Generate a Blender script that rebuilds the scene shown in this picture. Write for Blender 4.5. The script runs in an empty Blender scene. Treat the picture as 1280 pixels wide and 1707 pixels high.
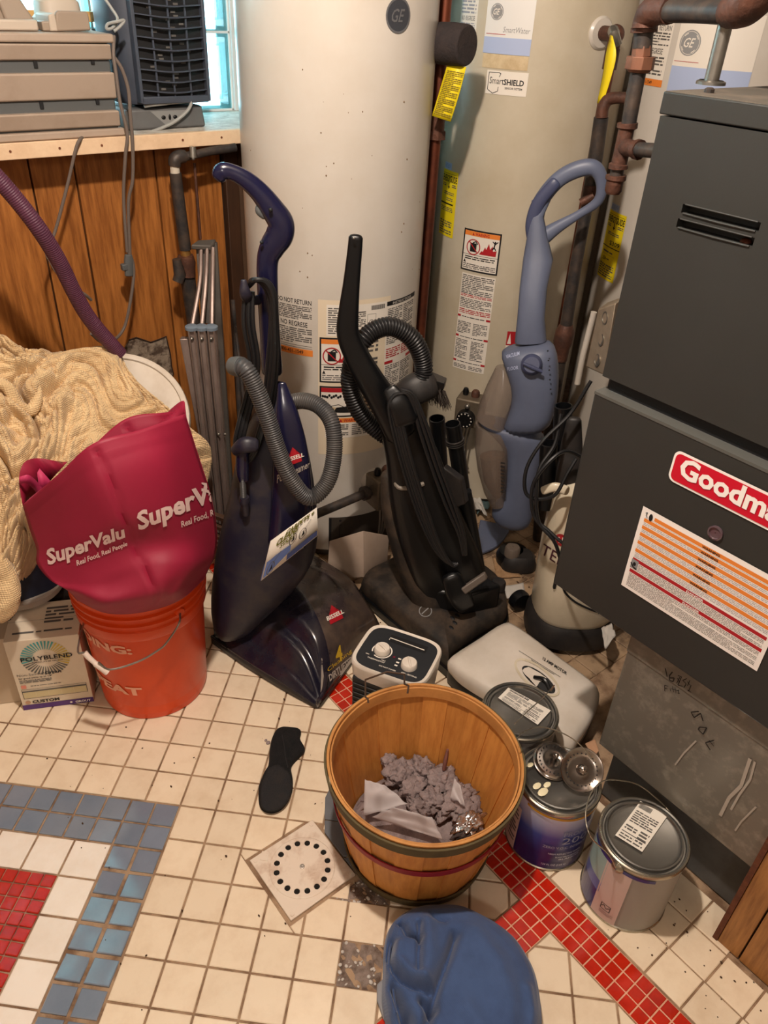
import bpy, bmesh, math, random
import numpy as np
from mathutils import Vector, Matrix, noise as mnoise
from mathutils.bvhtree import BVHTree

# ------------------------------------------------------------------ camera, world, lights, exposure
SC = bpy.context.scene
COL = SC.collection
CAM = np.array([0.0, 0.0, 1.48813])
RR = np.array([0.78080539, -0.62305404, 0.04633140])
UU = np.array([0.32058443, 0.46319420, 0.82624255])
FW = np.array([0.53625420, 0.63028152, -0.56140595])
FPX = 1282.0
cam_data = bpy.data.cameras.new('camera')
cam_data.sensor_fit = 'VERTICAL'; cam_data.sensor_height = 36.0; cam_data.sensor_width = 27.0
cam_data.lens = FPX / 1707.0 * 36.0
cam_data.clip_start = 0.05; cam_data.clip_end = 60
cam = bpy.data.objects.new('camera', cam_data)
COL.objects.link(cam)
_m = Matrix(((RR[0], UU[0], -FW[0], CAM[0]), (RR[1], UU[1], -FW[1], CAM[1]), (RR[2], UU[2], -FW[2], CAM[2]), (0, 0, 0, 1)))
cam.matrix_world = _m
SC.camera = cam
SC.view_settings.view_transform = 'Standard'
SC.view_settings.look = 'None'
SC.view_settings.gamma = 1.0
SC.view_settings.use_curve_mapping = False
SC.view_settings.exposure = 0.32

world = bpy.data.worlds.new('daylight'); SC.world = world
world.use_nodes = True
wn = world.node_tree.nodes['Background']
wn.inputs[0].default_value = (0.66, 0.88, 1.0, 1); wn.inputs[1].default_value = 8.0

def lamp(name, kind, loc, energy, color, size=0.05, rot=None):
    d = bpy.data.lights.new(name, kind); d.energy = energy; d.color = color
    if kind == 'AREA': d.size = size
    else: d.shadow_soft_size = size
    o = bpy.data.objects.new(name, d); o.location = loc
    if rot: o.rotation_euler = rot
    COL.objects.link(o); return o
# bare ceiling bulb between the photographer and the window wall, and a weaker unseen fill for ambient light behind the photographer
BULB = (0.40, 0.74, 2.12)
lamp('ceiling_bulb_light', 'POINT', BULB, 84, (1.0, 0.875, 0.765), 0.035)
lamp('room_fill_light', 'POINT', (-0.9, -0.9, 2.05), 28, (1.0, 0.89, 0.80), 0.12)

# ------------------------------------------------------------------ measured geometry: pixel rays of the 1280x1707 photograph
def ray(x, y): return FW + RR * ((x - 640.0) / FPX) + UU * ((853.5 - y) / FPX)
def G(x, y, z=0.0):
    d = ray(x, y); return CAM + (z - CAM[2]) / d[2] * d
def PX(x, y, X):
    d = ray(x, y); return CAM + X / d[0] * d
def PY(x, y, Y):
    d = ray(x, y); return CAM + Y / d[1] * d
def H(x, y, hd):
    d = ray(x, y); return CAM + hd / math.hypot(d[0], d[1]) * d
def PC(x, y, cx, cy, rad):
    d = ray(x, y); a = d[0]**2 + d[1]**2; b = -2 * (d[0]*cx + d[1]*cy); c = cx*cx + cy*cy - rad*rad
    q = max(b*b - 4*a*c, 0); return CAM + (-b - math.sqrt(q)) / (2*a) * d
def rpx(P, r): return r * float((np.array(P) - CAM) @ FW) / FPX
S = 0.079
def grid(i, j):
    gx, gy = i * S, -j * S
    return np.array([(gx + gy) * 0.70710678 + 0.34673520, (-gx + gy) * 0.70710678 + 1.03605081])
def A(*v): return np.array(v, float)

# ------------------------------------------------------------------ materials
def lin(c):
    o = []
    for v in c[:3]:
        v = v / 255.0
        o.append(v / 12.92 if v <= 0.04045 else ((v + 0.055) / 1.055) ** 2.4)
    return (o[0], o[1], o[2], 1)
MATS = {}
def mat(name, col, rough=0.5, metal=0.0, col2=None, nscale=8.0, namt=0.5, ncontrast=(0.4, 0.65), bump=0.0, bscale=60.0,
        rand=0.0, trans=0.0, alpha=1.0, spec=0.5, coat=0.0, emit=0.0, stretch=None, rough2=None, detail=6.0, sheen=0.0, ior=1.45, wave=None, world=False):
    m = bpy.data.materials.new(name); m.use_nodes = True
    nt = m.node_tree; n = nt.nodes; L = nt.links
    b = n['Principled BSDF']
    b.inputs['Base Color'].default_value = lin(col)
    b.inputs['Roughness'].default_value = rough
    b.inputs['Metallic'].default_value = metal
    b.inputs['Specular IOR Level'].default_value = spec
    b.inputs['IOR'].default_value = ior
    if coat: b.inputs['Coat Weight'].default_value = coat; b.inputs['Coat Roughness'].default_value = 0.08
    if trans: b.inputs['Transmission Weight'].default_value = trans
    if alpha < 1: b.inputs['Alpha'].default_value = alpha
    if sheen: b.inputs['Sheen Weight'].default_value = sheen
    if emit: b.inputs['Emission Color'].default_value = lin(col); b.inputs['Emission Strength'].default_value = emit
    tc = n.new('ShaderNodeTexCoord'); vec = tc.outputs['Object']
    if world: vec = n.new('ShaderNodeNewGeometry').outputs['Position']
    if stretch:
        mp = n.new('ShaderNodeMapping'); mp.inputs['Scale'].default_value = stretch
        L.new(vec, mp.inputs['Vector']); vec = mp.outputs['Vector']
    cs = None
    if col2 is not None:
        t = n.new('ShaderNodeTexNoise'); t.inputs['Scale'].default_value = nscale; t.inputs['Detail'].default_value = detail
        t.inputs['Roughness'].default_value = 0.65
        L.new(vec, t.inputs['Vector'])
        src = t.outputs['Fac']
        if wave:
            w = n.new('ShaderNodeTexWave'); w.inputs['Scale'].default_value = wave; w.inputs['Distortion'].default_value = 6
            w.inputs['Detail'].default_value = 4; w.inputs['Detail Scale'].default_value = 1.5
            L.new(vec, w.inputs['Vector']); src = w.outputs['Fac']
        r = n.new('ShaderNodeValToRGB'); r.color_ramp.elements[0].position = ncontrast[0]; r.color_ramp.elements[1].position = ncontrast[1]
        L.new(src, r.inputs['Fac'])
        mu = n.new('ShaderNodeMath'); mu.operation = 'MULTIPLY'; mu.inputs[1].default_value = namt
        L.new(r.outputs['Color'], mu.inputs[0])
        mx = n.new('ShaderNodeMix'); mx.data_type = 'RGBA'
        mx.inputs[6].default_value = lin(col); mx.inputs[7].default_value = lin(col2)
        L.new(mu.outputs[0], mx.inputs[0]); cs = mx.outputs[2]
        L.new(cs, b.inputs['Base Color'])
        if rough2 is not None:
            mr = n.new('ShaderNodeMapRange'); mr.inputs[3].default_value = rough; mr.inputs[4].default_value = rough2
            L.new(mu.outputs[0], mr.inputs[0]); L.new(mr.outputs[0], b.inputs['Roughness'])
    if rand:
        oi = n.new('ShaderNodeObjectInfo'); mr = n.new('ShaderNodeMapRange')
        mr.inputs[3].default_value = 1 - rand; mr.inputs[4].default_value = 1 + rand * 0.4
        L.new(oi.outputs['Random'], mr.inputs[0])
        hs = n.new('ShaderNodeHueSaturation'); hs.inputs['Color'].default_value = lin(col)
        if cs is not None: L.new(cs, hs.inputs['Color'])
        L.new(mr.outputs[0], hs.inputs['Value']); L.new(hs.outputs[0], b.inputs['Base Color'])
    if bump:
        t2 = n.new('ShaderNodeTexNoise'); t2.inputs['Scale'].default_value = bscale; t2.inputs['Detail'].default_value = 5
        L.new(vec, t2.inputs['Vector'])
        bp = n.new('ShaderNodeBump'); bp.inputs['Strength'].default_value = bump; bp.inputs['Distance'].default_value = 0.004
        L.new(t2.outputs['Fac'], bp.inputs['Height']); L.new(bp.outputs[0], b.inputs['Normal'])
    MATS[name] = m
    return m

# ------------------------------------------------------------------ mesh builder
def catmull(P, k):
    P = [np.array(p, float) for p in P]
    if k <= 1 or len(P) < 3: return P
    out = []
    for i in range(len(P) - 1):
        p0 = P[i-1] if i > 0 else 2*P[0] - P[1]; p1 = P[i]; p2 = P[i+1]
        p3 = P[i+2] if i + 2 < len(P) else 2*P[-1] - P[-2]
        for s in range(k):
            t = s / k
            out.append(0.5*((2*p1) + (-p0+p2)*t + (2*p0-5*p1+4*p2-p3)*t*t + (-p0+3*p1-3*p2+p3)*t*t*t))
    out.append(P[-1]); return out
def resample(P, step):
    P = np.array(P); d = np.r_[0, np.cumsum(np.linalg.norm(np.diff(P[:, :3], axis=0), axis=1))]
    n = max(2, int(d[-1] / step)); t = np.linspace(0, d[-1], n + 1)
    return np.stack([np.interp(t, d, P[:, k]) for k in range(P.shape[1])], 1)
class MB:
    def __init__(s): s.v = []; s.f = []; s.m = []
    def add(s, vs, fs, mi=0):
        o = len(s.v); s.v.extend([tuple(map(float, p)) for p in vs]); s.f.extend([tuple(i + o for i in f) for f in fs]); s.m.extend([mi]*len(fs)); return s
    def hexa(s, c, mi=0):   # 8 corners: bottom 4 ccw, top 4 ccw
        return s.add(c, [(0,3,2,1),(4,5,6,7),(0,1,5,4),(1,2,6,5),(2,3,7,6),(3,0,4,7)], mi)
    def box(s, c, d, rz=0.0, mi=0, R=None):
        c = A(*c); h = A(*d) / 2
        if R is None:
            co, si = math.cos(rz), math.sin(rz); R = np.array([[co,-si,0],[si,co,0],[0,0,1]])
        P = [c + R @ (A(x, y, z) * h) for z in (-1, 1) for x, y in ((-1,-1),(1,-1),(1,1),(-1,1))]
        return s.hexa(P, mi)
    def ext(s, lo, hi, mi=0):
        lo = A(*lo); hi = A(*hi); return s.box((lo+hi)/2, hi-lo, mi=mi)
    def loft(s, rings, cap0=True, cap1=True, closed=True, mi=0):
        n = len(rings[0]); o = len(s.v)
        for r in rings: s.v.extend([tuple(map(float, p)) for p in r])
        fs = []
        for k in range(len(rings)-1):
            for i in range(n if closed else n-1):
                j = (i+1) % n; fs.append((o+k*n+i, o+k*n+j, o+(k+1)*n+j, o+(k+1)*n+i))
        if cap0: fs.append(tuple(o+i for i in range(n))[::-1])
        if cap1: fs.append(tuple(o+(len(rings)-1)*n+i for i in range(n)))
        s.f.extend(fs); s.m.extend([mi]*len(fs)); return s
    def tube(s, path, r, n=10, k=1, cap=True, squash=None, mi=0, up=None):
        """path of points; r scalar or per-point list; squash=(a,b) scales the two cross axes"""
        P = [np.array(p, float) for p in path]
        rs = [r]*len(P) if np.isscalar(r) else list(r)
        Q = catmull([np.r_[p, q] for p, q in zip(P, rs)], k)
        P = [q[:3] for q in Q]; rs = [q[3] for q in Q]
        T = []
        for i in range(len(P)):
            t = P[min(i+1, len(P)-1)] - P[max(i-1, 0)]; T.append(t / (np.linalg.norm(t) + 1e-12))
        u = np.array(up, float) if up is not None else (A(0,0,1) if abs(T[0][2]) < 0.9 else A(1,0,0))
        a = u - T[0]*(u @ T[0]); a /= np.linalg.norm(a)
        rings = []
        for i in range(len(P)):
            a = a - T[i]*(a @ T[i]); a /= np.linalg.norm(a) + 1e-12; b = np.cross(T[i], a)
            sa, sb = squash if squash else (1, 1)
            rings.append([P[i] + rs[i]*(math.cos(w)*a*sa + math.sin(w)*b*sb) for w in (2*math.pi*q/n for q in range(n))])
        return s.loft(rings, cap, cap, mi=mi)
    def cyl(s, p0, p1, r0, r1=None, n=20, cap=True, mi=0):
        return s.tube([p0, p1], [r0, r0 if r1 is None else r1], n=n, cap=cap, mi=mi)
    def lathe(s, prof, c=(0,0,0), n=40, axis=None, cap0=False, cap1=False, mi=0, a0=0):
        c = A(*c)
        if axis is None: ex, ey, ez = A(1,0,0), A(0,1,0), A(0,0,1)
        else:
            ez = np.array(axis, float); ez /= np.linalg.norm(ez)
            h = A(0,0,1) if abs(ez[2]) < .9 else A(1,0,0); ex = np.cross(h, ez); ex /= np.linalg.norm(ex); ey = np.cross(ez, ex)
        rings = [[c + ez*z + r*(math.cos(a0+2*math.pi*i/n)*ex + math.sin(a0+2*math.pi*i/n)*ey) for i in range(n)] for r, z in prof]
        return s.loft(rings, cap0, cap1, mi=mi)
    def prism(s, poly, ext, mi=0):   # planar polygon (3d points) extruded by vector
        n = len(poly); e = np.array(ext, float); P = [np.array(p, float) for p in poly]
        s.add(P + [p+e for p in P], [tuple(range(n))[::-1], tuple(range(n, 2*n))] + [(i, (i+1)%n, n+(i+1)%n, n+i) for i in range(n)], mi); return s
    def surf(s, rows, close=False, mi=0):
        return s.loft(rows, False, False, closed=close, mi=mi)
    def sphere(s, c, r, n=16, m=10, sc=(1,1,1), mi=0):
        c = A(*c); sc = A(*sc)
        rings = [[c + sc*r*A(math.sin(t)*math.cos(a), math.sin(t)*math.sin(a), math.cos(t)) for a in (2*math.pi*i/n for i in range(n))]
                 for t in (math.pi*(m-0.15-k*(m-0.3)/m*1.0)/m for k in range(m+1))]
        return s.loft(rings, True, True, mi=mi)
def gridsurf(ctrl, ku, kv):
    """ctrl[row][col] points -> dense Catmull-Rom grid"""
    rows = [catmull(r, ku) for r in ctrl]
    cols = [catmull([r[i] for r in rows], kv) for i in range(len(rows[0]))]
    return [[cols[i][j] for i in range(len(cols))] for j in range(len(cols[0]))]

def mesh_obj(name, mb, mats, origin=(0,0,0), smooth=True, angle=35, bevel=0, bseg=2, sub=0, solid=0, weld=False):
    me = bpy.data.meshes.new(name)
    o0 = A(*origin)
    me.from_pydata([tuple(np.array(p) - o0) for p in mb.v], [], mb.f)
    if not isinstance(mats, (list, tuple)): mats = [mats]
    for m in mats: me.materials.append(m)
    me.polygons.foreach_set('material_index', mb.m)
    bm = bmesh.new(); bm.from_mesh(me)
    if weld: bmesh.ops.remove_doubles(bm, verts=bm.verts, dist=1e-5)
    bmesh.ops.recalc_face_normals(bm, faces=bm.faces)
    bm.to_mesh(me); bm.free()
    if smooth:
        me.polygons.foreach_set('use_smooth', [True]*len(me.polygons))
        if not sub: me.set_sharp_from_angle(angle=math.radians(angle))
    me.update()
    o = bpy.data.objects.new(name, me); COL.objects.link(o)
    if solid:
        md = o.modifiers.new('solid', 'SOLIDIFY'); md.thickness = solid; md.offset = 0
    if bevel:
        md = o.modifiers.new('bevel', 'BEVEL'); md.width = bevel; md.segments = bseg; md.limit_method = 'ANGLE'; md.angle_limit = math.radians(40)
        md.harden_normals = False
    if sub:
        md = o.modifiers.new('sub', 'SUBSURF'); md.levels = sub; md.render_levels = sub
    return o
class Thing:
    def __init__(s, name, label, cat, loc, group=None):
        s.o = bpy.data.objects.new(name, None); s.o.empty_display_size = 0.02; COL.objects.link(s.o)
        s.o.location = tuple(loc); s.loc = A(*loc); s.o['label'] = label; s.o['category'] = cat
        if group: s.o['group'] = group
    def add(s, name, mb, mats, parent=None, label=None, kind=None, **k):
        o = mesh_obj(name, mb, mats, origin=s.loc, **k); o.parent = parent or s.o
        if label: o['label'] = label
        if kind: o['kind'] = kind
        return o
def solo(name, mb, mats, label, cat, loc=(0,0,0), group=None, **k):
    o = mesh_obj(name, mb, mats, origin=loc, **k); o.location = tuple(loc); o['label'] = label; o['category'] = cat
    if group: o['group'] = group
    return o
def struct(name, mb, mats, parent=None, **k):
    o = mesh_obj(name, mb, mats, **k)
    if parent: o.parent = parent
    else: o['kind'] = 'structure'
    return o

# ------------------------------------------------------------------ flat print: rectangles, outlines, text, laid on any surface
_tc = {}
def text_geo(s, bold=0.0, shear=0.0):
    key = (s, bold, shear)
    if key in _tc: return _tc[key]
    cu = bpy.data.curves.new('t', 'FONT'); cu.body = s; cu.size = 1.0; cu.offset = bold; cu.shear = shear; cu.resolution_u = 2
    ob = bpy.data.objects.new('t', cu); COL.objects.link(ob)
    dg = bpy.context.evaluated_depsgraph_get(); me = ob.evaluated_get(dg).to_mesh()
    v = np.array([tuple(x.co) for x in me.vertices]).reshape(-1, 3)[:, :2]; f = [tuple(p.vertices) for p in me.polygons]
    ob.evaluated_get(dg).to_mesh_clear(); bpy.data.objects.remove(ob); bpy.data.curves.remove(cu)
    _tc[key] = (v, f); return _tc[key]
class Decal:
    """2D artwork; u to the right, v up; each shape has a layer (height above the surface)"""
    def __init__(s, seg=0.012): s.v = []; s.f = []; s.m = []; s.mats = []; s.seg = seg
    def _mi(s, m):
        if m not in s.mats: s.mats.append(m)
        return s.mats.index(m)
    def poly(s, pts, m, l=1):
        o = len(s.v); s.v += [(x, y, l) for x, y in pts]; s.f.append(tuple(range(o, o+len(pts)))); s.m.append(s._mi(m))
    def rect(s, x0, y0, x1, y1, m, l=1, fine=None):
        fine = fine or s.seg
        nx = max(1, int(math.ceil(abs(x1-x0)/fine))); ny = max(1, int(math.ceil(abs(y1-y0)/(fine*4))))
        o = len(s.v); mi = s._mi(m)
        for j in range(ny+1):
            for i in range(nx+1): s.v.append((x0+(x1-x0)*i/nx, y0+(y1-y0)*j/ny, l))
        for j in range(ny):
            for i in range(nx):
                a = o+j*(nx+1)+i; s.f.append((a, a+1, a+nx+2, a+nx+1)); s.m.append(mi)
    def frame(s, x0, y0, x1, y1, t, m, l=1):
        s.rect(x0, y0, x1, y0+t, m, l); s.rect(x0, y1-t, x1, y1, m, l); s.rect(x0, y0+t, x0+t, y1-t, m, l); s.rect(x1-t, y0+t, x1, y1-t, m, l)
    def ring(s, cx, cy, rx, ry, t, m, l=1, n=28):
        o = len(s.v); mi = s._mi(m)
        for i in range(n):
            a = 2*math.pi*i/n
            s.v += [(cx+rx*math.cos(a), cy+ry*math.sin(a), l), (cx+(rx-t)*math.cos(a), cy+(ry-t)*math.sin(a), l)]
        for i in range(n):
            j = (i+1) % n; s.f.append((o+2*i, o+2*j, o+2*j+1, o+2*i+1)); s.m.append(mi)
    def disc(s, cx, cy, rx, ry, m, l=1, n=28):
        s.poly([(cx+rx*math.cos(2*math.pi*i/n), cy+ry*math.sin(2*math.pi*i/n)) for i in range(n)], m, l)
    def stroke(s, pts, w, m, l=1):
        for (x0, y0), (x1, y1) in zip(pts, pts[1:]):
            d = math.hypot(x1-x0, y1-y0) or 1e-9; nx, ny = -(y1-y0)/d*w/2, (x1-x0)/d*w/2
            s.poly([(x0-nx, y0-ny), (x1-nx, y1-ny), (x1+nx, y1+ny), (x0+nx, y0+ny)], m, l)
    def text(s, t, x0, y0, x1, h, m, l=2, bold=0.0, shear=0.0, keep=False, rot=0.0):
        """fits text into x0..x1 with cap height h, baseline y0"""
        v, f = text_geo(t, bold, shear)
        if len(v) == 0: return
        lo = v[:, 0].min(); hi = v[:, 0].max(); sx = (x1-x0)/(hi-lo); sy = h/0.73
        if keep: sx = sy; 
        o = len(s.v); mi = s._mi(m); c, q = math.cos(rot), math.sin(rot)
        for p in v:
            a, b = (p[0]-lo)*sx, p[1]*sy
            s.v.append((x0 + a*c - b*q, y0 + a*q + b*c, l))
        for q_ in f: s.f.append(tuple(i+o for i in q_)); s.m.append(mi)
    def lines(s, x0, y0, x1, y1, n, m, l=2, fill=0.62, seed=0, just=True):
        """greeked small print"""
        rd = random.Random(seed); p = (y1-y0)/n
        for k in range(n):
            y = y1 - (k+1)*p + p*(1-fill)/2; x = x0; xe = x1 if (k % 4 != 3) else x0 + (x1-x0)*rd.uniform(.35, .9)
            while x < xe - 1e-6:
                w = min(rd.uniform(1.2, 6)*p*0.8, xe-x); s.rect(x, y, x+w, y+p*fill*rd.uniform(.7, 1), m, l, fine=10); x += w + p*0.5
    def cut(s, du, dv=None):
        bm = bmesh.new(); vs = [bm.verts.new(p) for p in s.v]
        for f_, m_ in zip(s.f, s.m):
            try: q = bm.faces.new([vs[i] for i in f_]); q.material_index = m_
            except ValueError: pass
        bmesh.ops.triangulate(bm, faces=[f_ for f_ in bm.faces if len(f_.verts) > 4])
        for ax, d in ((0, du), (1, dv)):
            if not d: continue
            lo = min(v.co[ax] for v in bm.verts); hi = max(v.co[ax] for v in bm.verts); x = lo + d
            while x < hi:
                co = [0, 0, 0]; co[ax] = x; no = [0, 0, 0]; no[ax] = 1
                bmesh.ops.bisect_plane(bm, geom=bm.verts[:]+bm.edges[:]+bm.faces[:], dist=1e-7, plane_co=co, plane_no=no); x += d
        bm.verts.index_update(); s.v = [tuple(v.co) for v in bm.verts]; s.f = [tuple(v.index for v in q.verts) for q in bm.faces]; s.m = [q.material_index for q in bm.faces]; bm.free(); return s
    def build(s, name, thing, f, parent=None, label=None, base=0.0006, dl=0.0003, kind=None):
        mb = MB(); mb.v = [tuple(f(x, y, base + l*dl)) for x, y, l in s.v]; mb.f = s.f; mb.m = s.m
        o = mesh_obj(name, mb, s.mats, origin=thing.loc if thing else (0,0,0), smooth=False)
        if thing: o.parent = parent or thing.o
        if label: o['label'] = label
        if kind: o['kind'] = kind
        return o
def on_plane(o, eu, ev, nn):
    o = np.array(o, float); eu = np.array(eu, float); ev = np.array(ev, float); nn = np.array(nn, float)
    return lambda u, v, h: o + eu*u + ev*v + nn*h
def on_cyl(cx, cy, R, a0):
    """u metres along the surface measured clockwise seen from above (left to right for a viewer outside), v = z"""
    return lambda u, v, h: A(cx + (R+h)*math.cos(a0+u/R), cy + (R+h)*math.sin(a0+u/R), v)
def on_px(bvh, quad, depth=None):
    """unit square laid on a surface through four measured image corners (TL, TR, BR, BL)"""
    q = [A(*p) for p in quad]
    def f(u, v, h):
        p = (q[0]*(1-u) + q[1]*u)*v + (q[3]*(1-u) + q[2]*u)*(1-v)
        d = ray(*p); hit = bvh.ray_cast(Vector(CAM), Vector(d))
        if hit[0] is None:
            hit = bvh.find_nearest(Vector(CAM + d*(depth or 1.6)))
        n = A(*hit[1]); P = A(*hit[0])
        if n @ d > 0: n = -n
        return P + n*h
    return f
def bvh_of(*objs):
    V_, F_ = [], []
    dg = bpy.context.evaluated_depsgraph_get(); bpy.context.view_layer.update()
    for o in objs:
        e = o.evaluated_get(dg); me = e.to_mesh(); off = len(V_); mw = o.matrix_world
        V_ += [mw @ v.co for v in me.vertices]; F_ += [tuple(i+off for i in p.vertices) for p in me.polygons]; e.to_mesh_clear()
    return BVHTree.FromPolygons(V_, F_)
def copy_tree(o, parent=None):
    c = o.copy(); COL.objects.link(c); c.parent = parent
    for ch in [x for x in bpy.data.objects if x.parent == o]: copy_tree(ch, c)
    return c
# ------------------------------------------------------------------ palette
M_cream = mat('cream_tile', (236,217,190), 0.32, col2=(202,172,138), nscale=14, namt=0.45, ncontrast=(0.45,0.75), rand=0.07, bump=0.12, bscale=30, rough2=0.5, world=True)
M_creamd = mat('dirty_cream_tile', (172,144,114), 0.5, col2=(66,46,32), nscale=11, namt=0.8, ncontrast=(0.46,0.62), rand=0.12, bump=0.2, bscale=60, world=True)
M_white = mat('white_tile', (246,236,224), 0.22, col2=(225,206,184), nscale=10, namt=0.4, rand=0.03, bump=0.1, bscale=25, world=True)
M_blue = mat('blue_tile', (126,138,154), 0.10, col2=(106,120,138), nscale=12, namt=0.5, rand=0.08, bump=0.06, bscale=26, coat=0.8, ior=1.6, world=True)
M_red = mat('red_tile', (196,38,14), 0.16, col2=(150,22,10), nscale=30, namt=0.5, rand=0.12, bump=0.1, bscale=40, coat=0.2, world=True)
M_grout = mat('grout', (168,140,112), 0.9, col2=(112,84,62), nscale=16, namt=0.9, ncontrast=(0.42,0.62), bump=0.5, bscale=200)
M_groutp = mat('pink_grout', (226,176,146), 0.85, col2=(196,140,108), nscale=30, namt=0.6, bump=0.3, bscale=200)
M_conc = mat('bare_concrete', (138,122,112), 0.9, col2=(84,66,54), nscale=34, namt=0.9, ncontrast=(0.4,0.6), bump=1.0, bscale=90)
M_mortar = mat('old_mortar', (196,188,180), 0.9, bump=0.6, bscale=150)
M_panel = mat('wood_panelling', (176,112,54), 0.42, col2=(112,62,24), nscale=6, namt=0.75, ncontrast=(0.35,0.62), stretch=(14,14,1.1), bump=0.12, bscale=30, rand=0.10, detail=10)
M_panel2 = mat('side_wood_panelling', (172,120,66), 0.5, col2=(98,56,24), nscale=6, namt=0.7, ncontrast=(0.35,0.65), stretch=(14,14,1.2), rand=0.08, detail=10)
M_gap = mat('panel_groove', (46,28,16), 0.8)
M_dkwood = mat('dark_trim', (70,44,26), 0.6, col2=(40,26,16), nscale=8, stretch=(8,8,1))
M_sill = mat('painted_sill', (226,196,162), 0.6, col2=(196,160,126), nscale=20, namt=0.4, bump=0.3, bscale=80)
M_sillt = mat('sill_top', (206,200,190), 0.7, col2=(140,130,118), nscale=24, namt=0.7, bump=0.4, bscale=120)
M_wall = mat('basement_wall', (196,180,160), 0.9, col2=(176,160,140), nscale=4)
M_wallw = mat('white_wall', (214,206,196), 0.9, col2=(186,178,168), nscale=4, bump=0.2, bscale=60)
M_block = mat('glass_block', (196,236,236), 0.06, trans=1.0, bump=0.35, bscale=14)
M_blockf = mat('glass_block_rim', (150,216,218), 0.15, trans=0.6)
def glassy(name, tint, gloss=.1):
    m = bpy.data.materials.new(name); m.use_nodes = True; nt = m.node_tree; n = nt.nodes; L = nt.links; n.remove(n['Principled BSDF'])
    a = n.new('ShaderNodeBsdfTransparent'); a.inputs[0].default_value = tint; b = n.new('ShaderNodeBsdfGlossy'); b.inputs['Roughness'].default_value = .05
    mx = n.new('ShaderNodeMixShader'); mx.inputs[0].default_value = gloss; L.new(a.outputs[0], mx.inputs[1]); L.new(b.outputs[0], mx.inputs[2]); L.new(mx.outputs[0], n['Material Output'].inputs[0]); return m
M_block = glassy('glass_block', (.90, .985, .985, 1)); M_blockf = glassy('glass_block_rim', (.74, .93, .94, 1), .12)
M_joint = mat('block_mortar', (226,228,226), 0.8, bump=0.4, bscale=120)
M_black = mat('black_plastic', (14,15,17), 0.32, spec=0.5)
M_ink = mat('black_ink', (18,18,20), 0.6)
M_inks = mat('small_print', (92,88,84), 0.7)
M_paper = mat('label_paper', (228,220,208), 0.55)
M_orange = mat('label_orange', (226,130,52), 0.55)
M_labred = mat('label_red', (170,28,36), 0.55)
M_yellow = mat('label_yellow', (232,208,26), 0.5)
M_labblue = mat('label_blue', (164,180,214), 0.5)

# ------------------------------------------------------------------ floor and tiles
YW = 2.10      # face of the panelled window wall
ZL = 1.165     # window ledge
mb = MB(); mb.ext((-1.9, -1.9, -0.06), (3.3, 3.0, -0.0035)); floor = struct('floor', mb, M_grout, smooth=False)
T_TOP, T_BOT = 0.0, -0.005
def clip(poly, a, b, c):           # keep a*x+b*y<=c
    out = []
    for i in range(len(poly)):
        p, q = poly[i], poly[(i+1) % len(poly)]; dp, dq = a*p[0]+b*p[1]-c, a*q[0]+b*q[1]-c
        if dp <= 0: out.append(p)
        if (dp < 0 < dq) or (dq < 0 < dp): t = dp/(dp-dq); out.append((p[0]+(q[0]-p[0])*t, p[1]+(q[1]-p[1])*t))
    return out
def parea(p): return 0.5*abs(sum(p[i][0]*p[(i+1)%len(p)][1]-p[(i+1)%len(p)][0]*p[i][1] for i in range(len(p))))
def tile_mesh(poly, ch=0.0014, jit=0.0):
    """chamfered slab from a convex polygon around its own centre"""
    c = np.mean(np.array(poly), 0); n = len(poly); P = [np.array(p)-c for p in poly]
    inner = [p*(1 - ch*1.4/ (np.linalg.norm(p)+1e-6)) for p in P]
    vs = [(p[0], p[1], T_BOT) for p in P] + [(p[0], p[1], T_TOP-ch*0.7) for p in P] + [(p[0], p[1], T_TOP) for p in inner]
    fs = [(i, (i+1)%n, n+(i+1)%n, n+i) for i in range(n)] + [(n+i, n+(i+1)%n, 2*n+(i+1)%n, 2*n+i) for i in range(n)] + [tuple(2*n+i for i in range(n))]
    return c, vs, fs
rt = random.Random(4)
_shared = {}
rest = {}
def ccw(p):
    s_ = sum(p[i][0]*p[(i+1)%len(p)][1]-p[(i+1)%len(p)][0]*p[i][1] for i in range(len(p)))
    return p if s_ > 0 else p[::-1]
def inview(c):
    d = A(c[0], c[1], 0) - CAM; z = d @ FW
    x = 640 + FPX*(d@RR)/z; y = 853.5 - FPX*(d@UU)/z
    return -70 < x < 1350 and 800 < y < 1790
tiles = []     # (dist, name, poly, mat, key)
def put_tile(name, poly, m, key=None, tilt=None):
    poly = ccw([tuple(p) for p in poly])
    if len(poly) < 3 or parea(poly) < 0.00009: return
    c = np.mean(np.array(poly), 0)
    tiles.append((inview(c), np.linalg.norm(A(c[0], c[1], 0)-CAM), name, poly, m, key, tilt))
def cell(i0, j0, i1, j1, g=0.028):
    return [tuple(grid(i0+g, j0+g)), tuple(grid(i1-g, j0+g)), tuple(grid(i1-g, j1-g)), tuple(grid(i0+g, j1-g))]
XS, YB0, YB1, XB = 0.788, 0.362, 0.440, 0.405
DR = (0.395, 0.562, 0.674, 0.839)
def dirty(c): return (c[0] > 1.05 and c[1] > 0.75) or (c[0] > 1.25)
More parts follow.
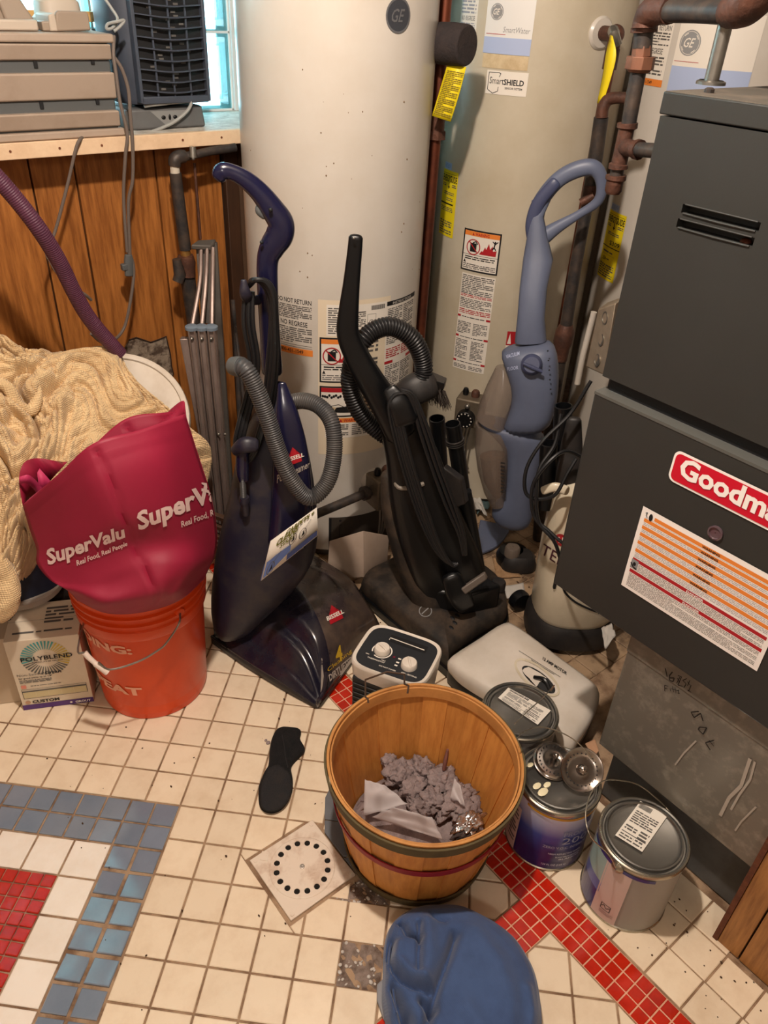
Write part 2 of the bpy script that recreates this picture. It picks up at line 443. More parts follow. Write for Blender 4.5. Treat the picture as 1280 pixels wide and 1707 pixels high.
for i in range(-9, 34):
    for j in range(-24, 9):
        P0 = cell(i, j, i+1, j+1); c = np.mean(np.array(P0), 0)
        if c[1] > YW+0.02 or c[0] > 2.4: continue
        if i < 0 and j >= 0: continue
        if (i, j) == (5, 3) or (i, j) == (5, 1): continue
        full = all(p[0] < XS for p in P0) and all(p[1] > YB1 or p[0] < XB for p in P0) and all(not (DR[0] < p[0] < DR[1] and DR[2] < p[1] < DR[3]) for p in P0) and not (abs(c[0]-0.4785) < .1 and abs(c[1]-.7565) < .1)
        if full:
            put_tile('cream_tile', P0, M_cream, 'cream'); continue
        P = clip(P0, 1, 0, XS-0.003)
        if len(P) < 3: continue
        if c[1] < YB1 + 0.06 and c[0] > XB - 0.06:
            if c[0] > XB: P = clip(P, 0, -1, -(YB1+0.003))
            else: P = clip(P, 1, 0, XB-0.003)
            if len(P) < 3: continue
        x0, x1, y0, y1 = DR
        if any(x0-.02 < p[0] < x1+.02 and y0-.02 < p[1] < y1+.02 for p in P) or (abs(c[0]-0.4785) < .13 and abs(c[1]-.7565) < .13):
            A1 = clip(P, 1, 0, x0-.002); A2 = clip(P, -1, 0, -(x1+.002)); Mid = clip(clip(P, -1, 0, -x0), 1, 0, x1) if len(P) > 2 else []
            A3 = clip(Mid, 0, 1, y0-.002) if len(Mid) > 2 else []; A4 = clip(Mid, 0, -1, -(y1+.002)) if len(Mid) > 2 else []
            for q in (A1, A2, A3, A4):
                if len(q) > 2: put_tile('cream_tile', q, M_cream)
            continue
        put_tile('cream_tile', P, M_cream)
for i in range(2, 22):            # the field before the red branch is laid half a tile off
    for j in range(-6, 14):
        P = cell(i+.4, j+.5, i+1.4, j+1.5)
        P = clip(P, 1, 0, XS-.003)
        if len(P) > 2: P = clip(P, 0, 1, YB0-.003)
        if len(P) > 2: P = clip(P, -1, 0, -XB)
        if len(P) > 2 and np.mean(np.array(P), 0)[1] > -0.15: put_tile('cream_tile', P, M_cream)
for k in range(0, 3):             # tiles square to the walls beside the furnace
    for q in range(-5, 24):
        x0 = 0.8725 + k*0.0765; y0 = 0.0435 + (q-1)*0.0772 + (0.002 if k else 0.004)
        if k == 2 and y0 < 0.1: continue
        P = [(x0, y0+.003), (x0+.0735, y0+.003), (x0+.0735, y0+.0762), (x0, y0+.0762)]
        c = np.mean(np.array(P), 0)
        if c[1] > YW: continue
        put_tile('cream_tile', P, M_cream)
for k in range(3, 18):
    for q in range(10, 25):
        x0 = 0.8725 + k*0.0765; y0 = 0.0435 + (q-1)*0.0772
        if y0 > YW-.12: continue
        put_tile('cream_tile', [(x0, y0+.003), (x0+.0735, y0+.003), (x0+.0735, y0+.0762), (x0, y0+.0762)], M_creamd)
P3 = 0.0263
for q in range(-12, 70):
    for k in range(3):
        x0 = XS + k*P3; y0 = YB1 + (q-3)*P3 - 0.001
        if y0 > 1.75: continue
        put_tile('red_tile', [(x0+.0014, y0+.0014), (x0+P3-.0014, y0+.0014), (x0+P3-.0014, y0+P3-.0014), (x0+.0014, y0+P3-.0014)], M_red, 'red')
for q in range(14):
    for k in range(3):
        x0 = XS - (q+1)*P3; y0 = YB0 + k*P3
        put_tile('red_tile', [(x0+.0014, y0+.0014), (x0+P3-.0014, y0+.0014), (x0+P3-.0014, y0+P3-.0014), (x0+.0014, y0+P3-.0014)], M_red, 'red')
B = 0.6833
rb = random.Random(11)
for k in range(12):
    for a in range(2):
        put_tile('blue_tile', cell(-(k+1)*B, a*B*.995, -k*B, (a+1)*B*.995, 0.03), M_blue, None)
for k in range(2, 11):
    for a in range(2):
        j0 = k*B*0.995; hl = (k in (3, 4, 5, 6)) or (k == 2 and a == 1) or (k == 2 and a == 0 and False)
        put_tile('blue_tile', cell(-(a+1)*B if a else -B, j0, -a*B, j0+B*.995, 0.045), M_blue, None, (0.075 if hl else 0.0))
E_ = 2*B
for k in range(7): put_tile('white_tile', cell(-E_-(k+1), E_, -E_-k, E_+1), M_white, None)
for k in range(5): put_tile('white_tile', cell(-E_-1, E_+1+k, -E_, E_+2+k), M_white, None)
p3 = 0.335
for a in range(12):
    for b_ in range(14):
        put_tile('red_tile', cell(-E_-1-(a+1)*p3, E_+1+b_*p3, -E_-1-a*p3, E_+1+(b_+1)*p3, .018), M_red, None, (rb.uniform(.05, .09) if (a == 0 and 1 <= b_ <= 7) else 0.0))
tiles.sort(key=lambda t: (not t[0], t[1]))
cnt = {}
rest = {}
for inv, d, name, poly, m, key, tilt in tiles:
    cnt[name] = cnt.get(name, 0) + 1
    c, vs, fs = tile_mesh(poly, 0.0012 if name == 'red_tile' else 0.0016)
    if cnt[name] <= 285 and inv:
        if key is not None:
            if key not in _shared:
                me = bpy.data.meshes.new(name); me.from_pydata(vs, [], fs); me.materials.append(m); _shared[key] = me
            me = _shared[key]
        else:
            me = bpy.data.meshes.new(name); me.from_pydata(vs, [], fs); me.materials.append(m)
        o = bpy.data.objects.new(name, me); COL.objects.link(o); o.parent = floor
        o.location = (c[0], c[1], rt.uniform(-.0004, .0003))
        if tilt:
            # tilt shaped to mirror the window to the camera, leaning a few degrees towards it
            tw = A(0.50 + rb.uniform(-.12, .12), 2.31, 1.96 + rb.uniform(-.07, .10)) - A(c[0], c[1], 0); tc_ = CAM - A(c[0], c[1], 0)
            n_ = tw/np.linalg.norm(tw) + tc_/np.linalg.norm(tc_); n_ /= np.linalg.norm(n_); ax = np.cross(A(0, 0, 1), n_); an = math.asin(min(1, np.linalg.norm(ax)))
            o.rotation_mode = 'AXIS_ANGLE'; o.rotation_axis_angle = (an, *ax); o.location.z -= 0.0002
        else:
            o.rotation_euler = (rt.uniform(-.004, .004), rt.uniform(-.004, .004), 0)
    else:
        r_ = rest.setdefault(name, (MB(), [])); mi = 0
        if m not in r_[1]: r_[1].append(m)
        r_[0].add([(v[0]+c[0], v[1]+c[1], v[2]) for v in vs], fs, r_[1].index(m))
for name, (mb, ms) in rest.items():
    o = struct(name + '_field', mb, ms, floor, smooth=False); o['kind'] = 'stuff'
# pale joints under the red mosaic
mb = MB()
mb.ext((XS, -0.3, -0.0045), (XS+3*P3, 1.77, -0.0016)); mb.ext((XB, YB0, -0.0045), (XS, YB1, -0.0016))
struct('mosaic_joint', mb, M_groutp, floor, smooth=False)
# bare patches where tiles are missing
def patch(cellpoly, seed, name='bare_patch'):
    rd = random.Random(seed); P = [A(*p) for p in cellpoly]; n = 14; rows = []
    for a in range(n+1):
        row = []
        for b_ in range(n+1):
            u, v = a/n, b_/n; p = (P[0]*(1-u)+P[1]*u)*(1-v) + (P[3]*(1-u)+P[2]*u)*v
            h = -0.0030 + 0.0022*mnoise.noise(Vector((p[0]*70, p[1]*70, seed))) + .0012*mnoise.noise(Vector((p[0]*200, p[1]*200, seed)))
            row.append((p[0], p[1], min(h, -0.0004)))
        rows.append(row)
    mb = MB(); mb.surf(rows)
    for k in range(26):
        u, v = rd.random(), rd.random(); p = (P[0]*(1-u)+P[1]*u)*(1-v) + (P[3]*(1-u)+P[2]*u)*v
        r = rd.uniform(.001, .004)
        mb.sphere((p[0], p[1], -0.002), r, 7, 5, (1, rd.uniform(.5, 1.6), .6), mi=1)
    o = struct(name, mb, [M_conc, M_mortar], floor); return o
patch(cell(5, 3, 6, 4, 0.0), 1); patch([tuple(G(*q)[:2]) for q in ((556, 1494), (612, 1458), (648, 1508), (578, 1502))], 5)
# crumbs and grit on the floor
rd = random.Random(8); mb = MB()
for k in range(230):
    if k < 60: x, y = rd.uniform(0.1, .75), rd.uniform(.6, 1.35)
    elif k < 110: x, y = rd.uniform(.88, 1.08), rd.uniform(.0, .3)
    else: x, y = rd.uniform(1.0, 1.8), rd.uniform(.9, 1.45)
    r = rd.uniform(.0006, .0024) * (1.6 if k > 110 else 1)
    mb.sphere((x, y, r*.4), r, 6, 4, (1, rd.uniform(.5, 1.8), .6))
o = struct('grit', mb, mat('grit', (70,48,30), 0.9), floor); o['kind'] = 'stuff'

# ------------------------------------------------------------------ drain plate
M_drain = mat('old_white_plastic', (224,208,190), 0.5, col2=(172,132,104), nscale=18, namt=0.75, ncontrast=(0.5,0.72), bump=0.25, bscale=70)
M_hole = mat('drain_dark', (20,16,12), 0.9)
dc = A((DR[0]+DR[1])/2, (DR[2]+DR[3])/2, 0)
t = Thing('drain_plate', 'square white plastic floor drain plate with a ring of round holes', 'drain', (dc[0], dc[1], -0.003))
mb = MB(); h = 0.0775
mb.ext((dc[0]-h, dc[1]-h, -0.004), (dc[0]+h, dc[1]+h, 0.0025)); t.add('plate', mb, M_drain, bevel=0.0015)
# round grate with 16 real holes: ring segments
mb = MB(); RH, rh, N = 0.0525, 0.0062, 16
ang = 2*math.pi/N
for k in range(N):
    a0 = k*ang; m = 12
    # one sector (inner radius .030 to outer .0575) with a round hole in it
    def bpt(s_):     # boundary of the sector, parametrised 0..1
        per = [(0.040, a0-ang/2), (0.0645, a0-ang/2), (0.0645, a0+ang/2), (0.040, a0+ang/2)]
        s4 = s_*4; e = int(s4) % 4; f_ = s4-int(s4); p, q = per[e], per[(e+1)%4]
        r = p[0]+(q[0]-p[0])*f_; a = p[1]+(q[1]-p[1])*f_; return (dc[0]+r*math.cos(a), dc[1]+r*math.sin(a))
    outer = [bpt(s_/m) for s_ in range(m)]
    hc = A(dc[0]+RH*math.cos(a0), dc[1]+RH*math.sin(a0))
    inner = []
    for o_ in outer:
        d = A(*o_)-hc; d /= np.linalg.norm(d); inner.append(hc + d*rh)
    z = 0.0042
    mb.loft([[(p[0], p[1], z) for p in outer], [(p[0], p[1], z) for p in inner], [(p[0], p[1], z-.0055) for p in inner]], False, False)
    mb.add([(p[0], p[1], 0.0027) for p in inner], [tuple(range(m))], 1)
mb.lathe([(0.0645, .0042), (0.0665, .0034), (.067, .0022)], dc, 48)
mb.lathe([(0.040, .0042), (0.0001, .0042)], dc, 32)
t.add('round_grate', mb, [M_drain, M_hole], angle=20)
mb = MB(); mb.lathe([(.0052, .004), (.005, .0056), (.0035, .006), (.0001, .0052)], dc, 14); t.add('screw', mb, mat('screw_steel', (170,160,150), .4, .8))
mb = MB()
for sx in (-1, 1):
    for sy in (-1, 1): mb = MB(); mb.lathe([(.0045, .0025), (.0042, .0034), (.0001, .0034)], (dc[0]+sx*.069, dc[1]+sy*.069, 0), 12); t.add('corner_stud', mb, M_drain)
mb = MB(); mb.box((dc[0]-.048, dc[1]+.066, .003), (.02, .016, .0012), math.pi/4)
t.add('locking_tab', mb, M_drain)

# ------------------------------------------------------------------ shell of the room
ZC = 2.30
mb = MB(); mb.ext((-1.9, -1.9, ZC), (3.3, 3.0, ZC+.06)); struct('ceiling', mb, mat('ceiling_boards', (120,106,90), .9, col2=(96,82,66), nscale=5), smooth=False)
mb = MB(); mb.ext((-1.95, -1.9, 0), (-1.9, 3.0, ZC)); struct('wall_left', mb, M_wall, smooth=False)
mb = MB(); mb.ext((-1.9, -1.95, 0), (3.3, -1.9, ZC)); struct('wall_front', mb, M_wall, smooth=False)
mb = MB(); mb.ext((2.85, -1.9, 0), (2.9, 2.4, ZC)); struct('wall_right', mb, M_wallw, smooth=False)
# back wall: masonry below the ledge with dark backing, boards on it
WX0, WX1 = -0.30, 1.40       # window opening
mb = MB(); mb.ext((-1.9, YW+.012, 0), (3.3, YW+.30, ZL-.036)); mb.ext((-1.9, YW+.012, ZL-.036), (WX0, YW+.30, ZC)); mb.ext((WX1, YW+.012, ZL-.036), (3.3, YW+.30, ZC)); mb.ext((WX0, YW+.012, 2.20), (WX1, YW+.30, ZC))
wb = struct('wall_back', mb, [M_gap], smooth=False)
edges = [-1.3, -1.0, -0.70, -0.42, -0.10, 0.165, 0.42, 0.596, 0.705, 0.919, 1.113]
rw = random.Random(3)
for a, b_ in zip(edges, edges[1:]):
    mb = MB(); mb.ext((a+.0025, YW-.002, 0.0), (b_-.0025, YW+.013, ZL-.036)); o = struct('wood_panel', mb, M_panel, wb, smooth=False, bevel=.0012)
    o.location.y = rw.uniform(-.0008, .0008)
mb = MB(); mb.ext((1.119, YW-.014, 0), (1.16, YW+.012, ZL-.036)); struct('corner_strip', mb, M_dkwood, wb, bevel=.002)
mb = MB(); mb.ext((1.16, YW+.0, 0), (2.85, YW+.013, ZL-.036)); mb.ext((WX1, YW, ZL-.036), (2.85, YW+.013, ZC)); struct('dark_panel', mb, mat('dark_brown_panel', (92,66,46), .7, col2=(60,42,30), nscale=5), wb, smooth=False)  # panel in a darker brown than the wood boards
# torn-away corner of the panelling showing the rough wall behind
q = [PY(*p, YW) for p in ((206,580),(214,566),(226,562),(238,566),(250,570),(262,566),(276,560),(279,574),(283,590),(285,610),(288,622),(283,640),(270,650),(240,650),(215,640),(206,610))]
mb = MB(); mb.prism([(p[0], YW-.0035, p[2]) for p in q], (0, .0012, 0)); o = struct('torn_panel_patch', mb, mat('exposed_wall', (150,134,116), .9, col2=(70,52,40), nscale=40, namt=.9, ncontrast=(.45,.6), bump=.8, bscale=120), wb, smooth=False)
q2 = [p + A(0, 0, 0) for p in q]
mb = MB(); mb.tube([(p[0], YW-.004, p[2]) for p in q2[1:12]], 0.0022, 5); struct('torn_edge', mb, M_gap, wb)
# ledge
t_ = MB(); t_.ext((-1.3, YW-.115, ZL-.034), (WX1+.02, YW-.097, ZL)); o1 = struct('trim_1', t_, M_sill, smooth=True, bevel=.0015)
t_ = MB(); t_.ext((-1.3, YW-.097, ZL-.034), (WX1+.02, YW+.33, ZL-.0005)); struct('ledge_board', t_, M_sillt, o1, smooth=False)
t_ = MB()
for x in (0.53, 0.64, 0.74, 0.95, 1.06): t_.cyl((x, YW-.1152, ZL-.016), (x, YW-.1166, ZL-.016), .0028, n=10)
o = struct('nail_head', t_, mat('rusty_nail', (110,60,34), .7), o1)
# window of glass blocks
YG = 2.31
BW = 0.192
mb = MB()
zs = [ZL + k*(BW+.006) for k in range(6)]; xs = [1.276 - k*(BW+.006) for k in range(9)]
for z in zs: mb.ext((WX0, YG, z-.0005), (WX1, YG+.075, z+.006))
for x in xs: mb.ext((x, YG, ZL), (x+.006, YG+.075, 2.2))
mb.ext((1.282, YG-.01, ZL), (WX1+.01, YG+.08, 2.2))
win = struct('window_1', mb, M_joint, smooth=True, bevel=.001)
base_me = None
for k in range(8):
    for j in range(5):
        x0, z0 = xs[k]-BW, zs[j]+.006
        if z0 > 2.15: continue
        if base_me is None:
            m2 = MB()
            prof = [(0, 0, -.003), (.010, .010, .004), (.022, .022, .002), (.034, .034, -.001)]
            rings = [[(BW/2+sx*(BW/2-d), YY-(YG+.037), BW/2+sz*(BW/2-d)) for sx, sz in ((-1,-1),(1,-1),(1,1),(-1,1))] for d, _, yy in prof for YY in (YG+.012-yy,)]
            back = [[(p[0], .066-p[1]*0-.033-.0, p[2]) for p in rings[0]]]
            m2.loft([back[0]] + rings[:1], True, False); m2.loft(rings, False, True)
            
            for d0, d1 in ((0, .010), (.026, .030)):
                for lo, hi in (((d0, d0), (BW-d0, d1)), ((d0, BW-d1), (BW-d0, BW-d0)), ((d0, d1), (d1, BW-d1)), ((BW-d1, d1), (BW-d0, BW-d1))):
                    m2.ext((lo[0], -.034, lo[1]), (hi[0], .030, hi[1]), mi=1)
            ob = mesh_obj('glass_block', m2, [M_block, M_blockf], bevel=.0); base_me = ob.data; ob.parent = win; ob.location = (x0, YG+.037, z0)
        else:
            ob = bpy.data.objects.new('glass_block', base_me); COL.objects.link(ob); ob.parent = win; ob.location = (x0, YG+.037, z0)
mb = MB(); mb.ext((WX0, YG-.035, 1.385), (1.05, YG-.004, 1.407)); struct('window_batten', mb, mat('raw_wood', (214,164,96), .6, col2=(188,134,70), nscale=8, stretch=(1,10,10)), win, smooth=True, bevel=.001)
# room lamp: bulb on a ceiling holder
t = Thing('ceiling_lamp', 'bare bulb in a porcelain holder on the ceiling', 'lamp', (BULB[0], BULB[1], ZC))
mb = MB(); mb.lathe([(.001, ZC), (.055, ZC), (.05, ZC-.03), (.022, ZC-.05), (.02, ZC-.08)], (BULB[0], BULB[1], 0), 24); t.add('holder', mb, mat('porcelain', (230,226,218), .3))
# ------------------------------------------------------------------ water heaters
M_tank = mat('white_enamel', (203,196,186), 0.28, col2=(188,177,162), nscale=3, namt=0.5, bump=0.02, bscale=8)
M_tankd = mat('aged_enamel', (196,186,166), 0.3, col2=(174,160,134), nscale=3, namt=0.6)
M_tankb = mat('heater_base', (96,86,76), 0.5, col2=(50,40,32), nscale=14)
M_iron = mat('black_iron_pipe', (52,50,50), 0.5, metal=0.3, col2=(94,78,66), nscale=30, namt=0.6, bump=0.2, bscale=90)
M_rusty = mat('rusty_fitting', (96,62,48), 0.55, metal=0.3, col2=(56,42,38), nscale=26, namt=0.8, bump=0.4, bscale=120)
M_copper = mat('old_copper', (112,58,38), 0.45, metal=0.6, col2=(70,40,32), nscale=16, namt=0.7)
M_brass = mat('brass', (176,136,78), 0.35, metal=0.8, col2=(110,78,40), nscale=30)
M_steel = mat('dull_steel', (150,146,138), 0.38, metal=0.85, col2=(104,98,90), nscale=18)
M_alu = mat('cast_aluminium', (120,108,92), 0.5, metal=0.5, col2=(84,72,58), nscale=22, bump=0.2)
M_foam = mat('pipe_insulation', (44,38,38), 0.9, col2=(64,52,48), nscale=30, bump=0.5, bscale=200)
M_beige = mat('beige_plastic', (166,146,130), 0.55, col2=(140,120,104), nscale=8)
M_badge = mat('badge_grey', (96,96,98), 0.4)
M_logo = mat('logo_grey', (140,140,140), 0.6)
M_band = mat('faded_blue_print', (168,182,214), 0.6)
M_stain = mat('stained_paper', (206,186,150), 0.7, col2=(168,140,100), nscale=40)
M_faint = mat('faint_print', (150,150,158), 0.6)
t1c, t2c, t3c = (1.263, 1.757, .24), (1.896, 1.682, .25), (2.25, 1.300, .25)
def heater(c, label, zb=0.03, m=M_tank, top=1.62):
    x, y, R = c; t = Thing('water_heater', label, 'water heater', (x, y, 0), 'white gas water heaters in a row')
    mb = MB(); mb.lathe([(R-.012, zb), (R, zb+.004), (R, zb+.2), (R, .9), (R, top-.02), (R-.02, top), (.001, top+.015)], (x, y, 0), 96)
    t.add('jacket', mb, m, angle=30)
    mb = MB(); mb.lathe([(R-.03, 0.001), (R-.02, .001), (R-.018, zb+.004), (R-.03, zb+.004)], (x, y, 0), 64); t.add('base_ring', mb, M_tankb)
    return t
T1 = heater(t1c, 'white water heater nearest the camera, standing right beside the glass block window')
T2 = heater(t2c, 'middle water heater behind the blue upright vacuum, with a shield sticker', m=M_tankd)
T3 = heater(t3c, 'water heater mostly hidden behind the dark furnace')
def cyl_at(c, px, py):
    P = PC(px, py, *c); return math.atan2(P[1]-c[1], P[0]-c[0]), P[2]
def cmap(c, px, py):       # decal frame with origin under this image point
    a, z = cyl_at(c, px, py); return on_cyl(c[0], c[1], c[2], a), z
def span(c, p, q):         # metres along the surface between two image points, and height difference
    a0, z0 = cyl_at(c, *p); a1, z1 = cyl_at(c, *q); return (a1-a0)*c[2], z0, z1
def label_from(c, pl, pr_, pb):
    a0, z0 = cyl_at(c, *pl); a1, _ = cyl_at(c, *pr_); _, z1 = cyl_at(c, *pb)
    return on_cyl(c[0], c[1], c[2], a0), (a1-a0)*c[2], z1, z0   # f, width, bottom z, top z
def ge_logo(d, cx, cy, r, m, l=2):
    d.ring(cx, cy, r, r, r*.1, m, l); d.disc(cx, cy, r*.86, r*.86, m, l)
    d.text('GE', cx-r*.55, cy-r*.33, cx+r*.5, r*.75, M_paper, l+1, bold=.01, shear=.35)
    for k in range(4):
        a = k*math.pi/2+.4; d.stroke([(cx+r*.78*math.cos(a+q*.12), cy+r*.78*math.sin(a+q*.12)) for q in range(5)], r*.07, M_paper, l+1)
# --- heater 1
f, w, zb, zt = label_from(t1c, (461, 488), (526, 499), (464, 571)); ztop = zt; H_ = zt-zb
w = 0.105
d = Decal(); d.rect(0, zb-.022, w, zt+.004, M_tank, 0)
d.text('DO NOT RETURN', .002, zt-.016, w-.003, .0125, M_ink, 2, bold=.01)
d.lines(.002, zt-.058, w-.002, zt-.02, 8, M_inks, 2, seed=1)
d.text('NO REGRESE', .012, zt-.076, w-.014, .0135, M_ink, 2, bold=.01)
d.lines(.002, zb+.012, w-.002, zt-.08, 8, M_inks, 2, seed=2)
d.rect(.002, zb+.007, w-.002, zb+.008, M_inks, 2); d.rect(.01, zb+.001, w-.002, zb+.002, M_inks, 2)
d.rect(0, zb-.020, w, zb-.002, M_orange, 1)
d.text('1-800-431-1549', .002, zb-.015, w*.75, .010, M_ink, 2, bold=.012)
d.cut(.010).build('return_notice_label', T1, f)
# big cream data label with two warning panels
a0, z0 = cyl_at(t1c, 530, 499)
f = on_cyl(t1c[0], t1c[1], t1c[2], a0); _, zA = cyl_at(t1c, 535, 562); _, zB = cyl_at(t1c, 535, 637); _, zC_ = cyl_at(t1c, 535, 643); _, zD = cyl_at(t1c, 535, 694); _, zE = cyl_at(t1c, 560, 706)
M_data = mat('data_label', (222,206,180), 0.6)
d = Decal(); W = .20
d.rect(0, zE-.10, W, z0, M_data, 0)
d.rect(.022, z0-.095, W-.012, z0-.012, M_paper, 1)
d.lines(.026, z0-.09, .075, z0-.018, 12, M_inks, 2, seed=4); d.lines(.085, z0-.072, .125, z0-.03, 8, M_inks, 2, seed=5)
for k in range(22): d.rect(.14+k*.0019, z0-.03, .14+k*.0019+.0011*(1+(k%3)*.3), z0-.018, M_inks, 2)
d.frame(.13, z0-.085, .155, z0-.04, .0008, M_inks, 2); d.ring(.142, z0-.062, .007, .007, .0015, M_inks, 2)
# no-petrol panel
def warn_panel(d, x0, x1, z0_, z1_, head, kind, seed):
    d.rect(x0, z0_, x1, z1_, M_ink, 1); b = .0045
    d.rect(x0+b, z0_+b, x1-b, z1_-b, M_paper, 2); h = (z1_-z0_)
    d.rect(x0+b, z1_-b-.013, x1-b, z1_-b, M_orange if head == 'o' else M_labred, 3)
    if kind == 'can':
        cx, cy, r = x0+b+(x1-x0)*.27, z1_-.013-b-h*.26, h*.19
        d.rect(cx-r*.45, cy-r*.6, cx+r*.45, cy+r*.5, M_ink, 4); d.stroke([(cx-r*.1, cy+r*.5), (cx+r*.3, cy+r*.75), (cx+r*.6, cy+r*.4)], r*.14, M_ink, 4)
        d.ring(cx, cy, r, r, r*.13, M_labred, 5); d.stroke([(cx-r*.66, cy+r*.66), (cx+r*.66, cy-r*.66)], r*.13, M_labred, 5)
        fx, fy = x0+(x1-x0)*.70, cy-r*.75; q = (x1-x0)*.22
        d.poly([(fx-q, fy), (fx-q*.7, fy+r*.5), (fx-q*.6, fy+r*.35), (fx-q*.35, fy+r*1.0), (fx-q*.2, fy+r*.7), (fx+q*.05, fy+r*1.5), (fx+q*.25, fy+r*.8), (fx+q*.5, fy+r*1.3), (fx+q*.6, fy+r*.6), (fx+q, fy+r*.75), (fx+q*.95, fy)], M_labred, 4)
        px_, py_ = fx+q*.75, fy+r*1.5
        d.disc(px_, py_+r*.25, r*.13, r*.13, M_ink, 5); d.stroke([(px_, py_+r*.15), (px_-.1*r, py_-r*.35), (px_-r*.3, py_-r*.7)], r*.16, M_ink, 5); d.stroke([(px_-r*.35, py_+r*.35), (px_, py_+.02*r), (px_+r*.35, py_+r*.35)], r*.12, M_ink, 5); d.stroke([(px_-.1*r, py_-r*.35), (px_+r*.15, py_-r*.7)], r*.14, M_ink, 5)
        d.rect(x0+b, z0_+h*.40, x1-b, z0_+h*.41, M_ink, 3)
        d.lines(x0+b*2.5, z0_+h*.28, x1-b*2.5, z0_+h*.38, 2, M_ink, 3, seed=seed); d.poly([(x0+b*1.6, z0_+h*.20), (x0+b*3.6, z0_+h*.20), (x0+b*2.6, z0_+h*.28)], M_ink, 3)
        d.lines(x0+b*1.6, z0_+b*1.6, x1-b*1.6, z0_+h*.19, 3, M_inks, 3, seed=seed+1)
    else:
        rd = random.Random(9)
        for k in range(9):
            cx, cy = x0+b*2+k*.006, z1_-.030+rd.uniform(-.003, .004); d.disc(cx, cy, .0035, .0042, M_ink, 4, 8)
        d.stroke([(x0+b*2, z0_+h*.3), (x0+(x1-x0)*.5, z0_+h*.42), (x1-b*3, z0_+h*.2)], .002, M_inks, 4)
        d.poly([(x0+(x1-x0)*.35, z0_+h*.16), (x1-b*4, z0_+h*.14), (x1-b*2.5, z0_+h*.26), (x0+(x1-x0)*.75, z0_+h*.36), (x0+(x1-x0)*.6, z0_+h*.22), (x0+(x1-x0)*.45, z0_+h*.32)], M_ink, 4)
        d.poly([(x0+b, z0_+h*.12), (x0+(x1-x0)*.35, z0_+h*.1), (x0+(x1-x0)*.5, z0_+h*.3), (x0+b, z0_+h*.42)], M_stain, 3)
warn_panel(d, .004, .108, zB, zA, 'o', 'can', 20)
warn_panel(d, .004, .108, zD, zC_, 'r', 'hand', 30)
d.lines(.115, zD, .165, zA-.01, 18, M_inks, 2, seed=7); 
d.cut(.010).build('data_label', T1, f)
f, w, zb_, zt_ = label_from(t1c, (560, 697), (625, 699), (560, 706))
d = Decal(); w = .12; d.rect(-.03, zt_-.062, w, zt_, M_paper, 2); d.rect(-.03, zt_-.014, w, zt_, M_orange, 3); d.text('WARNING', .022, zt_-.0115, .075, .009, M_labred, 4, bold=.02, shear=.2); d.poly([(.008, zt_-.0115), (.018, zt_-.0115), (.013, zt_-.003)], M_labred, 4)
d.lines(-.026, zt_-.055, .035, zt_-.018, 6, M_inks, 4, seed=41); d.lines(.045, zt_-.055, w-.004, zt_-.018, 6, M_inks, 4, seed=42)
d.cut(.010).build('lower_warning_label', T1, f)
# tall instruction label with a black title bar
f, w, zb_, zt_ = label_from(t1c, (645, 503), (689, 478), (648, 690))
w = .125
d = Decal(); d.rect(0, zt_-.33, w, zt_, M_paper, 1); d.rect(0, zt_-.012, w, zt_, M_ink, 2); d.text('INSTRUCTIONS', .02, zt_-.010, .10, .007, M_paper, 3)
for col in (.004, .064):
    d.lines(col, zt_-.12, col+.055, zt_-.018, 20, M_inks, 2, seed=int(col*1000)); d.lines(col, zt_-.16, col+.055, zt_-.13, 5, M_labred, 2, seed=50); d.lines(col, zt_-.32, col+.055, zt_-.18, 26, M_inks, 2, seed=int(col*1000)+5)
d.rect(0, zt_-.176, .03, zt_-.168, M_labred, 3); d.rect(.09, zt_-.176, w, zt_-.168, M_labred, 3)
d.cut(.010).build('instruction_label', T1, f)
# round badge
a_, z_ = cyl_at(t1c, 664, 26); f = on_cyl(t1c[0], t1c[1], t1c[2], a_)
d = Decal(); r = .033; d.ring(0, z_, r, r, .004, M_badge, 3); d.disc(0, z_, r-.003, r-.003, mat('badge_dark', (58,60,66), .35), 1)
d.text('GE', -r*.55, z_-r*.35, r*.5, r*.75, M_badge, 3, bold=.012, shear=.35)
d.cut(.010).build('round_badge', T1, f)
# specks on the jacket
rd = random.Random(2); mb = MB()
for k in range(26):
    px_, py_ = rd.uniform(410, 700), rd.uniform(60, 470); P = PC(px_, py_, *t1c); mb.sphere(P, rd.uniform(.0008, .0022), 6, 4)
o = T1.add('dirt_speck', mb, mat('dirt', (120,96,70), .9), kind='stuff')
# burner door, access opening, beige cover
def front_az(c, px, py): return cyl_at(c, px, py)[0]
a0 = front_az(t1c, 548, 880); a1 = front_az(t1c, 672, 880); 
d = Decal(); fA = on_cyl(t1c[0], t1c[1], t1c[2], a0); wA = (a1-a0)*t1c[2]; zd0 = cyl_at(t1c, 600, 935)[1]; zd1 = cyl_at(t1c, 600, 858)[1]
d.rect(0, zd0, wA, zd1, mat('shadowed_metal', (70,62,54), .6, metal=.3), 1); d.rect(.0, zd0, .008, zd1-.004, M_ink, 2); d.disc(.035, zd1-.012, .004, .004, M_ink, 3); d.stroke([(.03, zd0+.02), (.034, zd1-.028), (.10, zd1-.024)], .0015, M_ink, 3)
d.build('burner_door', T1, fA)
